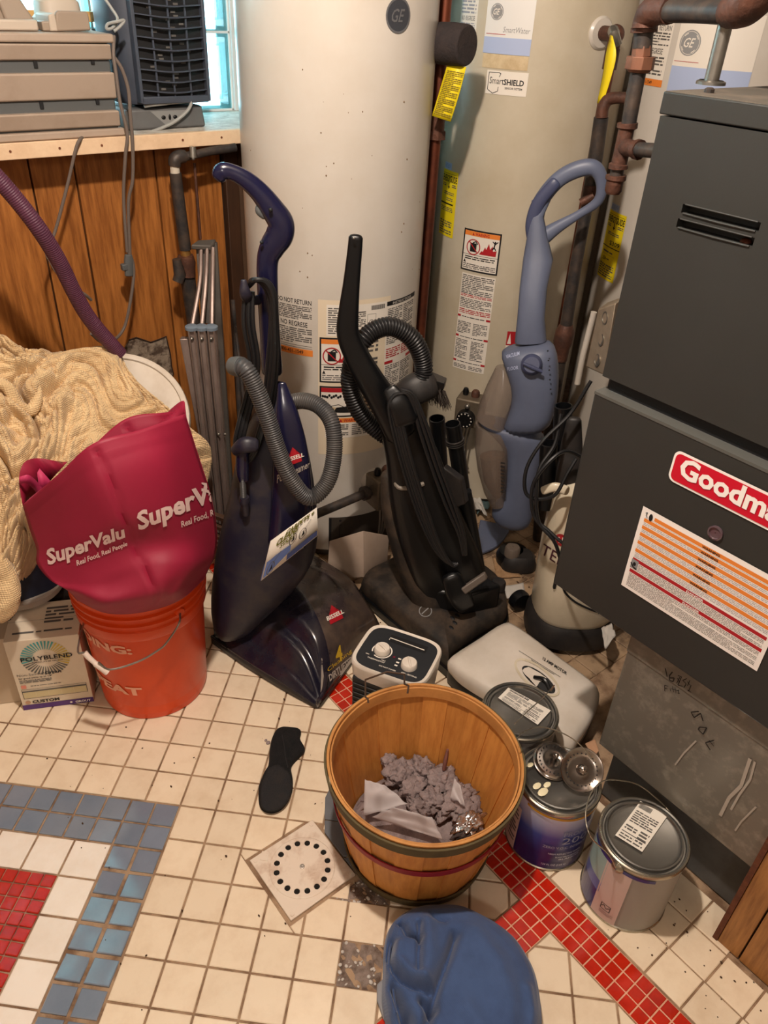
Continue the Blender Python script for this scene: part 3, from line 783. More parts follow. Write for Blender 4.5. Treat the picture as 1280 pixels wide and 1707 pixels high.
# control valve helper
def gas_valve(T, c, px, py, sc=1.0, withdial=True):
    a, z = cyl_at(c, px, py); n = A(math.cos(a), math.sin(a), 0); tdir = A(-math.sin(a), math.cos(a), 0); P = A(c[0]+c[2]*n[0], c[1]+c[2]*n[1], z); up = A(0, 0, 1)
    R = np.stack([tdir, n, up], 1)
    mb = MB(); mb.cyl(P-n*.01, P+n*.02, .042*sc, .040*sc, n=20); T.add('valve_flange', mb, M_tank)
    b = T.add('gas_valve', MB().box(P+n*.055*sc, (.085*sc, .07*sc, .10*sc), R=R), M_alu, bevel=.006, bseg=3)
    mb = MB(); mb.cyl(P+n*.09*sc-up*.012*sc, P+n*.115*sc-up*.012*sc, .031*sc, .029*sc, n=24); kn = T.add('temperature_dial', mb, M_black, b, bevel=.002)
    mb = MB()
    for k in range(12):
        aa = 2*math.pi*k/12; mb.box(P+n*.1155*sc-up*.012*sc+(tdir*math.cos(aa)+up*math.sin(aa))*.023*sc, (.0035, .001, .0035), R=R)
    k_ = T.add('dial_mark', mb, M_paper, b, kind='stuff')
    mb = MB(); mb.lathe([(.014*sc, 0), (.014*sc, .014), (.010*sc, .02), (.001, .021)], P+n*.05*sc+up*.05*sc+tdir*.012, 14); T.add('pilot_button', mb, M_rusty, b)
    mb = MB(); mb.lathe([(.009*sc, 0), (.011*sc, .012), (.007*sc, .022), (.001, .024)], P+n*.05*sc+up*.05*sc-tdir*.02, 12); T.add('gas_knob', mb, M_black, b)
    mb = MB(); mb.sphere(P+n*.095*sc+up*.03*sc+tdir*.0, .009*sc, 10, 8); T.add('sensor_nut', mb, M_steel, b)
    for s_ in (-.012, .0, .012):
        mb = MB(); mb.tube([P+n*.06+tdir*s_-up*.05*sc, P+n*.065+tdir*(s_*.8-.004)-up*.12, P+n*.045+tdir*s_*.5-up*.19, P+n*.02+tdir*s_-up*.235], .0032, 7, k=5); T.add('burner_tube', mb, M_steel, b)
    return P, n, tdir
P1, n1, d1 = gas_valve(T1, t1c, 622, 800, 1.0)
mb = MB(); q0 = P1+n1*.05-d1*.04; mb.tube([q0, q0-d1*.05+A(0,0,-.004), q0-d1*.2+A(0,0,-.02), q0-d1*.36+A(0,0,-.03)], [.0135]*4, 14, k=4); mb.cyl(q0-d1*.012, q0-d1*.03, .021, .021, n=12)
T1.add('gas_supply_pipe', mb, M_iron)
mb = MB(); mb.tube([P1+n1*.02-A(0,0,.23), P1+n1*.05-A(0,0,.225)-d1*.03, P1+n1*.04-A(0,0,.225)-d1*.08], .0016, 6, k=5); T1.add('igniter_wire', mb, mat('white_wire', (214,204,190), .5))
mb = MB(); mb.cyl(P1+n1*.02-A(0,0,.232)-d1*.085, P1+n1*.05-A(0,0,.228)-d1*.085, .010, n=12); T1.add('orange_plug', mb, mat('orange_plastic', (206,80,30), .5))
P2, n2, d2 = gas_valve(T2, t2c, 790, 672, .95)
# beige plastic cover leaning at the foot of heater 1
def pz(px, py, z): return G(px, py, z)
mb = MB()
c4 = [G(541,960,0.0), G(571,966,0.0), G(628,948,0.0), G(640,935,0.0)]
t = Thing('plastic_shroud', 'beige folded plastic cover standing at the foot of the nearest water heater', 'cover', (1.06, 1.46, 0))
front = [H(549,902,1.84), H(605,885,1.83), H(606,962,1.785), H(545,965,1.79)]
side = [H(605,885,1.83), H(648,893,1.89), H(644,955,1.87), H(606,962,1.785)]
base0 = [A(p[0], p[1], max(p[2], .002)) for p in front]; base1 = [A(p[0], p[1], max(p[2], .002)) for p in side]
mb.add(base0, [(0,1,2,3)]); mb.add(base1, [(0,1,2,3)]); t.add('panel', mb, M_beige, solid=.004, weld=True, bevel=.004)
# --- heater 2 labels
f, w, zb_, zt_ = label_from(t2c, (771, 0), (811, 0), (775, 80)); zt_ += .06
w = .070
d = Decal(); d.rect(0, zb_-.004, w, zt_, M_paper, 1); za = cyl_at(t2c, 790, 30)[1]
d.text('NO REGRESE', .006, za-.006, w-.008, .0105, M_inks, 2, bold=.006)
d.lines(.004, za+.008, w-.006, zt_-.002, 11, M_faint, 2, seed=61); d.lines(.004, za-.036, w-.006, za-.010, 6, M_faint, 2, seed=62)
d.rect(0, zb_-.004, w, zb_+.010, M_orange, 2); d.text('1549', .03, zb_-.001, .055, .008, M_inks, 3)
d.cut(.010).build('return_notice_label', T2, f)
f, w, zb_, zt_ = label_from(t2c, (814, 0), (904, 0), (812, 88)); w = .128; zt_ += .05
z1 = cyl_at(t2c, 830, 50)[1]; z2 = cyl_at(t2c, 830, 62)[1]
d = Decal(); d.rect(0, zb_, w, zt_, mat('pale_label', (222,220,216), .4), 1)
d.rect(0, zb_, w, z2, M_band, 2)
lz = cyl_at(t2c, 836, 20)[1]
ge_logo(d, .030, lz, .018, M_logo, 2)
d.text('SmartWater', .052, z1-.004, .122, .013, M_logo, 2, shear=.2)
d.rect(.005, z2+.006, .060, z2+.0072, M_labred, 3)
zs_ = cyl_at(t2c, 830, 116)[1]
d.rect(.002, zs_+.002, .127, zb_-.001, M_stain, 1)
d.cut(.010).build('brand_label', T2, f)
f, w, zb_, zt_ = label_from(t2c, (813, 116), (894, 125), (812, 151)); w = .112
d = Decal(); d.rect(0, zb_-.006, w, zt_, M_paper, 2)
d.text('Smart', .010, zt_-.030, .050, .016, M_ink, 3); d.text('SHIELD', .050, zt_-.030, .103, .013, M_ink, 3, bold=.03)
d.text('SENSOR SYSTEM', .054, zt_-.040, .100, .005, M_ink, 3, bold=.02)
d.stroke([(.040, zt_-.006), (.034, zt_-.004), (.006, zt_-.005), (.006, zt_-.044), (.022, zt_-.052), (.036, zt_-.046), (.036, zt_-.036)], .0016, M_ink, 3); d.stroke([(.040, zt_-.006), (.036, zt_-.014)], .0016, M_ink, 3)
d.cut(.010).build('shield_sticker', T2, f)
def energy(T, c, pl, wpx, pb, big=None, w=.08):
    f, w_, zb_, zt_ = label_from(c, pl, wpx, pb)
    h = zt_-zb_; d = Decal(); d.rect(0, zb_, w, zt_, M_yellow, 2)
    d.rect(.004, zt_-.009, w-.004, zt_-.008, M_ink, 3)
    d.text('ENERGYGUIDE', .003, zt_-.030, w-.003, .018, M_ink, 3, bold=.03)
    d.poly([(w*.43, zt_-.042), (w*.57, zt_-.042), (w*.5, zt_-.050)], M_ink, 3); d.rect(w*.48, zt_-.042, w*.52, zt_-.030, M_ink, 3)
    d.lines(.004, zt_-.044, w*.3, zt_-.034, 2, M_inks, 3, seed=4); d.lines(w*.7, zt_-.044, w-.004, zt_-.034, 2, M_inks, 3, seed=5)
    d.lines(w*.2, zt_-.066, w*.85, zt_-.056, 2, M_inks, 3, seed=6)
    if big: d.text('$309', w*.42, zt_-.092, w*.95, .013, M_ink, 3, bold=.01); d.rect(.0, zt_-.101, w, zt_-.0985, M_ink, 3); d.text('254', .016, zt_-.140, .036, .010, M_ink, 3, bold=.01); d.lines(.04, zt_-.137, .055, zt_-.132, 1, M_inks, 3); d.lines(.012, zt_-.118, w*.7, zt_-.110, 1, M_inks, 3); d.frame(.010, zt_-.155, w*.8, zt_-.122, .0006, M_inks, 3)
    else: d.rect(0, zt_-.092, w*.85, zt_-.088, M_ink, 3); d.lines(.004, zt_-.112, w*.85, zt_-.098, 3, M_inks, 3, seed=7); d.lines(w*.4, zt_-.082, w*.8, zt_-.072, 2, M_inks, 3, seed=9)
    d.lines(.005, zb_+.006, w-.01, zb_+.045, 6, M_inks, 3, seed=8)
    d.cut(.010).build('energy_label', T, f)
    d = Decal(); d.rect(.006, zt_+.002, .006+w*.5, zt_+.020, M_labblue, 2); d.lines(.009, zt_+.005, .003+w*.5, zt_+.017, 4, mat('blue_print', (120,140,190), .6), 3, seed=3); d.build('small_blue_label', T, f)
energy(T2, t2c, (741, 280), (780, 290), (741, 392), None, .078)
f, w, zb_, zt_ = label_from(t2c, (775, 379), (866, 391), (770, 448)); w = .118
d = Decal(); warn_panel(d, 0, w, zb_, zt_, 'o', 'can', 70); d.text('WARNING', w*.33, zt_-.0155, w*.70, .009, M_labred, 4, bold=.03); d.poly([(w*.25, zt_-.0155), (w*.31, zt_-.0155), (w*.28, zt_-.007)], M_labred, 4)
d.cut(.010).build('fire_warning_label', T2, f)
f, w, zb_, zt_ = label_from(t2c, (771, 453), (862, 466), (759, 612)); w = .108
d = Decal(); h = zt_-zb_; d.rect(0, zb_, w, zt_, M_paper, 1)
d.lines(.003, zt_-h*.20, w-.003, zt_-.003, 11, M_inks, 2, seed=81); d.lines(.003, zt_-h*.23, w-.003, zt_-h*.20, 2, M_labred, 2, seed=82); d.lines(.003, zt_-h*.34, w-.003, zt_-h*.24, 6, M_inks, 2, seed=83); d.lines(.003, zt_-h*.40, w-.003, zt_-h*.35, 3, M_labred, 2, seed=84)
for k, yy in enumerate((.42, .63, .90)):
    d.rect(0, zt_-h*(yy+.022), w*.10, zt_-h*yy, M_labred, 3); d.rect(w*.88, zt_-h*(yy+.022), w, zt_-h*yy, M_labred, 3); d.lines(w*.14, zt_-h*(yy+.018), w*.85, zt_-h*(yy+.004), 1, M_ink, 3, seed=85+k)
for col in (.003, w*.52):
    d.lines(col, zt_-h*.61, col+w*.42, zt_-h*.48, 8, M_inks, 2, seed=90+int(col*100)); d.lines(col, zt_-h*.88, col+w*.38, zt_-h*.67, 13, M_inks, 2, seed=95+int(col*100)); d.lines(col, zb_+.004, col+w*.42, zt_-h*.94, 3, M_inks, 2, seed=99)
d.cut(.010).build('instruction_label', T2, f)
f, w, zb_, zt_ = label_from(t2c, (846, 552), (868, 553), (843, 575)); d = Decal(); d.rect(0, zb_-.03, .05, zt_, M_paper, 1); d.rect(0, zb_, .05, zt_, M_labred, 2); d.poly([(.003, zb_+.004), (.015, zb_+.004), (.009, zt_-.006)], M_paper, 3); d.cut(.010).build('side_warning_label', T2, f)
# --- heater 3 labels
f, w, zb_, zt_ = label_from(t3c, (1088, 34), (1136, 34), (1085, 140)); w = .092
d = Decal(); d.rect(0, zb_-.004, w, zt_, M_paper, 1); zr = cyl_at(t3c, 1110, 48)[1]; zg = cyl_at(t3c, 1105, 88)[1]
d.text('DO NOT RETURN', -.012, zr-.004, w-.006, .012, M_inks, 2, bold=.01); d.lines(.004, zg+.014, w-.006, zr-.007, 5, M_inks, 2, seed=101)
d.text('NO REGRESE', -.004, zg-.004, w-.02, .013, M_inks, 2, bold=.012); d.lines(.004, zb_+.02, w-.01, zg-.008, 6, M_inks, 2, seed=102)
d.rect(0, zb_-.004, w, zb_+.012, M_orange, 2); d.text('1-800-431-1549', -.01, zb_-.000, w*.6, .008, M_ink, 3, bold=.01)
d.cut(.010).build('return_notice_label', T3, f)
f, w, zb_, zt_ = label_from(t3c, (1137, 34), (1200, 34), (1120, 150)); w = .20
lz = cyl_at(t3c, 1155, 72)[1]; zr = cyl_at(t3c, 1150, 104)[1]; zq = cyl_at(t3c, 1150, 112)[1]
d = Decal(); d.rect(0, zb_, w, zt_+.02, M_paper, 1); ge_logo(d, .036, lz, .028, M_logo, 2); d.rect(.004, zr, .07, zr+.0012, M_labred, 3); d.rect(0, zb_-.02, w, zq, M_band, 2)
d.cut(.010).build('brand_label', T3, f)
energy(T3, t3c, (1018, 348), (1080, 356), (1000, 460), True, .095)
# --- relief valve arms, foam and tags
def tag(name, label, quads, loc, thick=.0006):
    t = Thing(name, label, 'tag', loc); mb = MB()
    rows = gridsurf(quads, 3, 4); mb.surf(rows); o = t.add('tag_sheet', mb, M_yellow, solid=.0008)
    bv = bvh_of(o); return t, bv
t = Thing('insulated_stub', 'stub wrapped in black foam pipe insulation between the first two water heaters', 'pipe', H(735, 75, 2.12))
Pc = PC(727, 75, *t1c); 
mb = MB(); e0 = H(731, 72, 2.15); e1 = H(779, 76, 2.10); rad = rpx(e1, 31)
mb.tube([e0, e0*.5+e1*.5, e1], [rad*1.0, rad*1.03, rad*.98], 28); t.add('foam_sleeve', mb, M_foam, bevel=.004)
mb = MB(); mb.cyl(e0, A(t1c[0]+.22, t1c[1]-.02, e0[2]), .012, n=14); t.add('nipple', mb, M_copper)
dp = [H(735,98,2.10), H(735,140,2.10), H(733,192,2.10), H(728,240,2.11)]
t = Thing('copper_drain_pipe', 'dark copper overflow pipe running down between the first two water heaters', 'pipe', (H(712,520,2.13)[0], H(712,520,2.13)[1], 0))
mb = MB(); xx, yy = H(736, 0, 2.20)[:2]; 
top = H(737, 0, 2.16); pp = [A(top[0], top[1], 1.6), A(top[0], top[1], 1.30)]
cx_, cy_ = H(725, 240, 2.20)[:2]
mb.tube([A(cx_, cy_, 1.62), A(cx_, cy_, .02)], .0145, 14); t.add('pipe', mb, M_copper)
mb = MB(); mb.cyl(H(729,185,2.195), H(727,222,2.195), .022, .020, n=12); mb.cyl(H(728,218,2.195), H(727,232,2.195), .0235, n=6); t.add('coupling', mb, M_rusty)
cx2, cy2 = H(714, 240, 2.26)[:2]
t = Thing('timber_post', 'dark brown timber strip behind the gap between the first two water heaters', 'post', (H(708,300,2.62)[0], H(708,300,2.62)[1], 0))
pc = H(708, 300, 2.62); mb = MB(); mb.ext((pc[0]-.03, pc[1]-.03, 0), (pc[0]+.03, pc[1]+.03, 2.2)); t.add('strip', mb, M_dkwood)
t, bv = tag('valve_tag', 'yellow warning tag hanging from the foam covered stub', [[H(746,106,2.12), H(777,112,2.10)], [H(733,150,2.12), H(765,158,2.10)], [H(720,193,2.12), H(751,203,2.11)]], H(748,150,2.02))
d = Decal(); d.lines(.06, .05, .94, .95, 26, mat('tag_print', (120,104,20), .6), 2, seed=5); d.build('print', t, on_px(bv, [(746,112),(777,117),(751,203),(720,193)]), base=.0009)
# heater 2 relief outlet: white rosette, brass body, tag, pipe
t = Thing('relief_valve', 'brass relief valve in a white rosette on the middle water heater', 'valve', PC(1000, 50, *t2c))
Pr = PC(1001, 55, *t2c); nr = A(Pr[0]-t2c[0], Pr[1]-t2c[1], 0)/t2c[2]
cen = Pr
mb = MB(); mb.lathe([(.036, -.006), (.037, .002), (.032, .008), (.012, .010)], cen, 28, axis=nr); t.add('rosette', mb, M_tank)
vv = H(1010, 55, np.hypot(*(cen+nr*.05)[:2]))
mb = MB(); mb.cyl(cen, cen+nr*.05, .017, .016, n=14); mb.sphere(cen+nr*.055, .022, 14, 10); t.add('valve_body', mb, M_rusty)
e = cen+nr*.055; mb = MB(); mb.tube([e, e+A(0,0,-.035)], .0165, 14); t.add('outlet', mb, M_rusty)
mb = MB(); mb.tube([e+A(0,0,.0), H(1022,52,2.2), H(1030,75,2.2)], [.012,.013,.010], 10, k=4); t.add('lever', mb, M_steel)
t = Thing('overflow_pipe', 'long brown copper pipe running down the side of the middle water heater', 'pipe', (e[0], e[1], 0))
mb = MB(); mb.tube([e+A(0,0,-.03), A(e[0], e[1], .1)], .0135, 14); t.add('pipe', mb, M_copper)
mb = MB(); mb.cyl(e+A(0,0,-.03), e+A(0,0,-.075), .018, n=12); t.add('coupling', mb, M_rusty)
t, bv = tag('valve_tag', 'yellow tag hanging edge-on from the brass relief valve', [[H(1017,58,2.15), H(1021,60,2.13)], [H(1010,90,2.14), H(1027,92,2.12)], [H(1004,130,2.14), H(1017,134,2.12)], [H(995,172,2.14), H(1004,174,2.13)]], H(1010,110,2.14))
# --- conduit and gas line in front of heater 2, and electrical box
def px_tube(t, name, pts, m, n=14, k=4, **kw):
    """pts: (x, y, radius_px, horizontal distance)"""
    P = [H(a, b, c) for a, b, _, c in pts]; R = [rpx(p, q[2]) for p, q in zip(P, pts)]
    mb = MB(); mb.tube(P, R, n, k=k); return t.add(name, mb, m, **kw)
t = Thing('gas_branch_pipe', 'black iron gas pipe with a bend and valve standing behind the blue vacuum handle', 'pipe', (H(938,580,2.15)[0], H(938,580,2.15)[1], 0.0))
px_tube(t, 'bend', [(1046,164,9,2.11),(1030,163,9,2.12),(1014,166,10,2.13),(1005,180,10,2.13),(1003,196,10,2.13)], M_rusty)
px_tube(t, 'upper_pipe', [(1002,196,12,2.13),(993,260,12,2.14),(985,310,12,2.14)], M_iron, k=1)
px_tube(t, 'gas_cock', [(986,308,13,2.14),(984,330,15,2.14),(980,345,12,2.14)], M_rusty, k=1); px_tube(t, 'cock_handle', [(968,338,7,2.12),(990,326,7,2.12)], M_rusty, k=1)
px_tube(t, 'lower_pipe', [(979,340,10,2.14),(960,440,10,2.14),(943,545,10,2.14)], M_iron, k=1)
px_tube(t, 'union', [(944,541,11,2.14),(942,552,16,2.14),(938,570,16,2.14),(936,582,13,2.14),(933,600,12,2.14)], M_rusty, k=1)
px_tube(t, 'drop_leg', [(934,598,10,2.14),(924,660,10,2.14),(905,800,10,2.14),(897,905,10,2.15)], M_iron, k=1)
# --- main gas line with union and tee
t = Thing('gas_pipe', 'iron gas pipe run with elbow, union, tee and capped drip leg at top right', 'pipe', (1.35, .95, .9))
hd = 1.60
px_tube(t, 'elbow', [(1216,20,24,1.42),(1240,12,30,1.38),(1262,-8,32,1.36),(1270,-40,32,1.36)], M_rusty)
px_tube(t, 'cross_pipe', [(1100,18,17,1.56),(1160,19,17,1.49),(1215,21,18,1.42)], M_iron, k=1)
px_tube(t, 'elbow', [(1118,17,21,1.54),(1104,15,23,1.56),(1086,20,23,1.58),(1077,34,21,1.59),(1074,48,21,1.59)], M_rusty)
px_tube(t, 'nipple', [(1074,44,16,hd),(1070,80,16,hd)], M_iron, k=1)
px_tube(t, 'elbow_lip', [(1074,46,22,hd),(1073,54,22,hd)], M_rusty, k=1)
mb = MB(); 
def ring_at(p, q, r0, r1, n): mb.cyl(H(*p, hd), H(*q, hd), rpx(H(*p, hd), r0), rpx(H(*q, hd), r1), n=n)
ring_at((1071,76), (1069,95), 16, 17, 8); ring_at((1069,94), (1065,116), 24, 24, 8); ring_at((1065,116), (1064,121), 20, 17, 20)
t.add('union', mb, mat('pale_rust', (128,86,66), .5, metal=.3, col2=(86,60,50), nscale=30), bevel=.001)
px_tube(t, 'nipple', [(1064,120,13,hd),(1055,165,13,hd),(1047,212,12,hd)], M_iron, k=1)
px_tube(t, 'tee', [(1046,205,17,hd),(1045,213,17,hd),(1044,216,13,hd),(1037,250,13,hd),(1032,272,13,hd),(1031,274,16,hd),(1030,281,16,hd)], M_rusty, k=1)
px_tube(t, 'tee_branch', [(1040,245,14,hd),(1056,248,13,hd-.03),(1062,249,16,hd-.04),(1066,250,16,hd-.045)], M_rusty, k=1)
px_tube(t, 'furnace_inlet', [(1060,249,11,hd-.04),(1100,252,12,hd-.10),(1150,256,12,hd-.16)], M_iron, k=1)
px_tube(t, 'drip_nipple', [(1030,278,11,hd),(1026,298,11,hd)], M_iron, k=1)
px_tube(t, 'cap', [(1027,292,17,hd),(1026,299,17,hd),(1025,302,14,hd),(1022,318,14,hd),(1021,323,11,hd)], M_rusty, k=1)
t = Thing('vent_pipe', 'grey steel pipe rising out of the furnace top beside the brand label', 'pipe', G(1184, 141, 1.391))
vp = G(1184, 141, 1.391); mb = MB(); mb.tube([vp, A(vp[0], vp[1], 1.62)], rpx(vp, 12), 16); t.add('pipe', mb, M_steel)
mb = MB(); mb.lathe([(.022, 1.391), (.022, 1.395), (.018, 1.397)], (vp[0], vp[1], 0), 20); t.add('collar', mb, M_steel)
t = Thing('junction_box', 'galvanized electrical box with round knockouts on the third water heater', 'electrical box', H(1000, 570, 2.02))
mb = MB(); mb.cyl(H(1003,560,1.92), A(2.25-.20, 1.30-.10, H(1003,560,1.96)[2]), .010, n=10); t.add('mounting_stud', mb, M_steel)
c0, c1, c2, c3 = H(997,515,1.93), H(1026,505,1.85), H(1006,626,1.85), H(976,612,1.93)
mb = MB(); dv = A(.06, .02, 0); mb.hexa([c3, c2, c2+dv, c3+dv, c0, c1, c1+dv, c0+dv]); o = t.add('box', mb, mat('galvanized_box', (176,160,140), .45, metal=.5, col2=(140,124,106), nscale=20), bevel=.004)
c0, c1, c2, c3 = [p + 0*p for p in (c0, c1, c2, c3)]; nb_ = np.cross(c1-c0, c3-c0); nb_ /= np.linalg.norm(nb_); nb_ = nb_ if nb_ @ (CAM-c0) > 0 else -nb_
for v in (.18, .5, .82):
    pc = (c0*(1-v)+c3*v)*.45+(c1*(1-v)+c2*v)*.55; mb = MB(); mb.lathe([(.0165, -.001), (.0165, .0018), (.013, .0022), (.0125, .0006), (.001, .0006)], pc, 20, axis=nb_); t.add('knockout', mb, M_steel)
px_tube(t, 'conduit', [(990,520,5,2.05),(972,590,5,2.05),(962,640,5,2.05)], M_tank, k=1)
# ------------------------------------------------------------------ furnace
M_furn = mat('furnace_grey', (47,47,45), 0.45, col2=(42,42,40), nscale=5, namt=.5, bump=.04, bscale=300)
M_furnt = mat('dusty_grey', (84,78,70), 0.6, col2=(140,124,108), nscale=16, namt=.6, ncontrast=(.5,.8))
M_galv = mat('galvanized_sheet', (126,120,110), 0.45, metal=0.45, col2=(176,168,154), nscale=34, namt=.55, ncontrast=(.5,.72), bump=.08, bscale=60, rough2=.6)
M_signred = mat('sign_red', (196,20,44), 0.3)
M_signw = mat('sign_white', (240,232,226), 0.35)
FX = 1.05; FY0, FY1 = 0.16, 0.690; FB, FT = 0.527, 1.391
t = Thing('furnace', 'dark grey gas furnace cabinet with a red maker sign at the right edge', 'furnace', (1.4, .42, FB))
F_ = t
mb = MB(); mb.ext((FX+.02, FY0, FB), (1.75, FY1, FT-.012)); body = t.add('cabinet', mb, M_furn, bevel=.003)
mb = MB(); mb.ext((FX-.002, FY0-.003, FT-.028), (1.752, FY1+.002, FT)); t.add('top_cap', mb, M_furn, bevel=.002)
mb = MB(); mb.ext((FX+.001, FY0, FT), (1.749, FY1, FT+.0006)); t.add('top_dust', mb, M_furnt)
mb = MB()
mb.ext((1.16, .30, FT+.0006), (1.22, .52, FT+.0012)); t.add('top_hole', mb, M_ink)
for p in ((1.10, .655), (1.16, .52)):
    mb = MB(); mb.lathe([(.007, FT), (.007, FT+.005), (.004, FT+.007), (.001, FT+.007)], (p[0], p[1], 0), 8); t.add('screw', mb, M_iron)
ZM0, ZM1 = 0.945, 0.970
# upper door with two real louvre slots: built around the openings
def slotted(y0, y1, z0, z1, slots, x0, x1):
    """panel in the YZ plane with rectangular rounded slots; strips around them"""
    mb = MB(); zs = sorted({z0, z1} | {s_[2] for s_ in slots} | {s_[3] for s_ in slots})
    for a, b_ in zip(zs, zs[1:]):
        s_ = [q for q in slots if q[2] <= a+1e-6 and q[3] >= b_-1e-6]
        if s_:
            q = s_[0]; mb.ext((x0, y0, a), (x1, q[0], b_)); mb.ext((x0, q[1], a), (x1, y1, b_))
        else: mb.ext((x0, y0, a), (x1, y1, b_))
    return mb
sl = [(.504, .622, 1.246, 1.258), (.506, .624, 1.226, 1.238)]
mb = slotted(FY0, FY1, ZM1, FT-.030, sl, FX, FX+.02); o = t.add('upper_door', mb, M_furn, smooth=False)
for y0, y1, z0, z1 in sl:
    mb = MB(); mb.tube([(FX-.0005, y0+.004, z0), (FX-.001, (y0+y1)/2, z0-.0005), (FX-.0005, y1-.004, z0)], .0016, 8); mb.tube([(FX-.0005, y0+.004, z1), (FX-.0005, y1-.004, z1)], .0012, 8)
    t.add('louvre_lip', mb, M_furn, o)
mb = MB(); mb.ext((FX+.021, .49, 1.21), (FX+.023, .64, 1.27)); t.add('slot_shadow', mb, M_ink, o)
mb = MB(); mb.sphere((FX+.018, .525, 1.222), .010, 12, 8); t.add('copper_fitting', mb, M_copper, o)
# lower door
mb = MB(); mb.ext((FX-.012, FY0, FB), (FX+.02, FY1+.001, ZM0)); lo = t.add('lower_door', mb, M_furn, bevel=.004, bseg=3)
mb = MB(); mb.ext((FX-.013, FY0, ZM0-.004), (FX+.02, FY1, ZM0+.001)); t.add('door_lip', mb, mat('lip_highlight', (84,84,80), .4), lo)  # highlight along the door's top edge, painted as a lighter grey
mb = MB(); mb.ext((FX+.012, FY0, ZM0), (FX+.03, FY1-.01, ZM1)); t.add('door_gap', mb, M_ink)
DX = FX-.0125
fp = on_plane((DX, 0, 0), (0, -1, 0), (0, 0, 1), (-1, 0, 0))   # u = -y
def yz(px, py): p = PX(px, py, DX); return -p[1], p[2]
s0 = yz(1113, 795); s1 = yz(1128, 750)
u0 = (s0[0]+s1[0])/2; zt_ = s1[1]+.002; zb_ = s0[1]-.003; u1 = u0+.222
d = Decal()
def rrect(d, x0, y0, x1, y1, r, m, l, n=6):
    P = []
    for cx, cy, a in ((x1-r, y0+r, -90), (x1-r, y1-r, 0), (x0+r, y1-r, 90), (x0+r, y0+r, 180)):
        for k in range(n+1): aa = math.radians(a+90*k/n); P.append((cx+r*math.cos(aa), cy+r*math.sin(aa)))
    d.poly(P, m, l)
rrect(d, u0, zb_, u1, zt_, .012, M_signw, 1); rrect(d, u0+.004, zb_+.004, u1-.004, zt_-.004, .009, M_signred, 3)
d.text('Goodman', u0+.016, zb_+.017, u1-.018, .034, M_signw, 6, bold=.035)
d.build('maker_sign', t, fp, lo, label='red rounded sign with white lettering', base=.0012, dl=.0004)
l0 = yz(1073, 843); l1 = yz(1037, 970); l2 = yz(1260, 1123)
lu0, lz1, lz0, lu1 = (l0[0]+l1[0])/2, l0[1], (l1[1]+l2[1])/2, l2[0]
d = Decal(); W = lu1-lu0; Hh = lz1-lz0
d.rect(lu0, lz0, lu1, lz1, M_signw, 1); mg = .006
ss = [('o', .055), ('o', .115), ('o', .20), ('o', .285), ('o', .385), ('o', .485), ('r', .60), ('r', .745)]
for k, (c_, v) in enumerate(ss):
    zt2 = lz1 - Hh*v; zh = .0068
    d.rect(lu0+mg+(.02 if k == 0 else 0.002), zt2-zh, lu1-mg, zt2, M_orange if c_ == 'o' else M_labred, 2)
    nxt = ss[k+1][1] if k+1 < len(ss) else .97
    d.lines(lu0+mg+(.016 if c_ == 'r' and k == 6 else .003), lz1-Hh*nxt+.0012, lu1-mg-.002, zt2-zh-.001, max(1, int((Hh*(nxt-v)-.0068)/.0028)), M_faint if c_ == 'o' else M_inks, 2, seed=k, fill=.45)
    d.text('DANGER' if c_ == 'r' else 'WARNING', lu0+W*.44, zt2-zh+.0012, lu0+W*.56, .0042, M_ink if c_ == 'o' else M_signw, 4, bold=.03)
d.stroke([(lu0+.008, lz1-.010), (lu0+.011, lz1-.007), (lu0+.010, lz1-.014), (lu0+.013, lz1-.016)], .0012, M_ink, 4); d.disc(lu0+.019, lz1-.013, .0035, .007, M_ink, 4)
d.rect(lu0+.007, lz0+Hh*.27, lu0+.021, lz0+Hh*.38, M_logo, 3); d.disc(lu0+.014, lz0+Hh*.33, .003, .004, M_ink, 4); d.stroke([(lu0+.007, lz0+Hh*.33), (lu0+.013, lz0+Hh*.29), (lu0+.020, lz0+Hh*.28)], .003, M_ink, 4)
d.build('warning_label', t, fp, lo, label='white warning label striped orange and red', base=.0008)
pp = yz(1193, 888); mb = MB(); mb.lathe([(.0125, 0), (.0125, .003), (.010, .0035), (.0092, .001), (.001, .0012)], (DX, -pp[0], pp[1]), 24, axis=(-1, 0, 0)); t.add('sight_glass', mb, [mat('smoked_glass', (88,70,76), .12, coat=.5)], lo)
# galvanized return box below and its dark base
GX = FX+.012
t = Thing('return_air_box', 'galvanized sheet-metal return box marked in pen under the furnace', 'duct', (1.4, .3, .2))
mb = MB(); mb.ext((GX, FY0+.002, .201), (1.72, .512, FB-.001)); gb = t.add('sheet_box', mb, M_galv, bevel=.002)
mb = MB(); mb.ext((GX-.002, FY0+.0, .470), (GX+.002, .513, .5265)); t.add('filter_flange', mb, M_galv, bevel=.001)
mb = MB(); mb.ext((GX+.02, .513, .34), (GX+.05, .522, .375)); t.add('filter_clip', mb, M_galv, bevel=.002)
M_pen = mat('marker_pen', (26,22,20), .6)
fg = on_plane((GX-.0012, 0, 0), (0, -1, 0), (0, 0, 1), (-1, 0, 0))
def yg(px, py): p = PX(px, py, GX-.002); return -p[1], p[2]
d = Decal()
def pen(pts, w=.0022): d.stroke([yg(*p) for p in pts], w, M_pen, 2)
pen([(1109,1114),(1112,1128)]); pen([(1121,1120),(1116,1126),(1116,1134),(1122,1136),(1124,1130),(1117,1130)]); pen([(1129,1130),(1133,1138)],.0015); pen([(1133,1129),(1128,1139)],.0015)
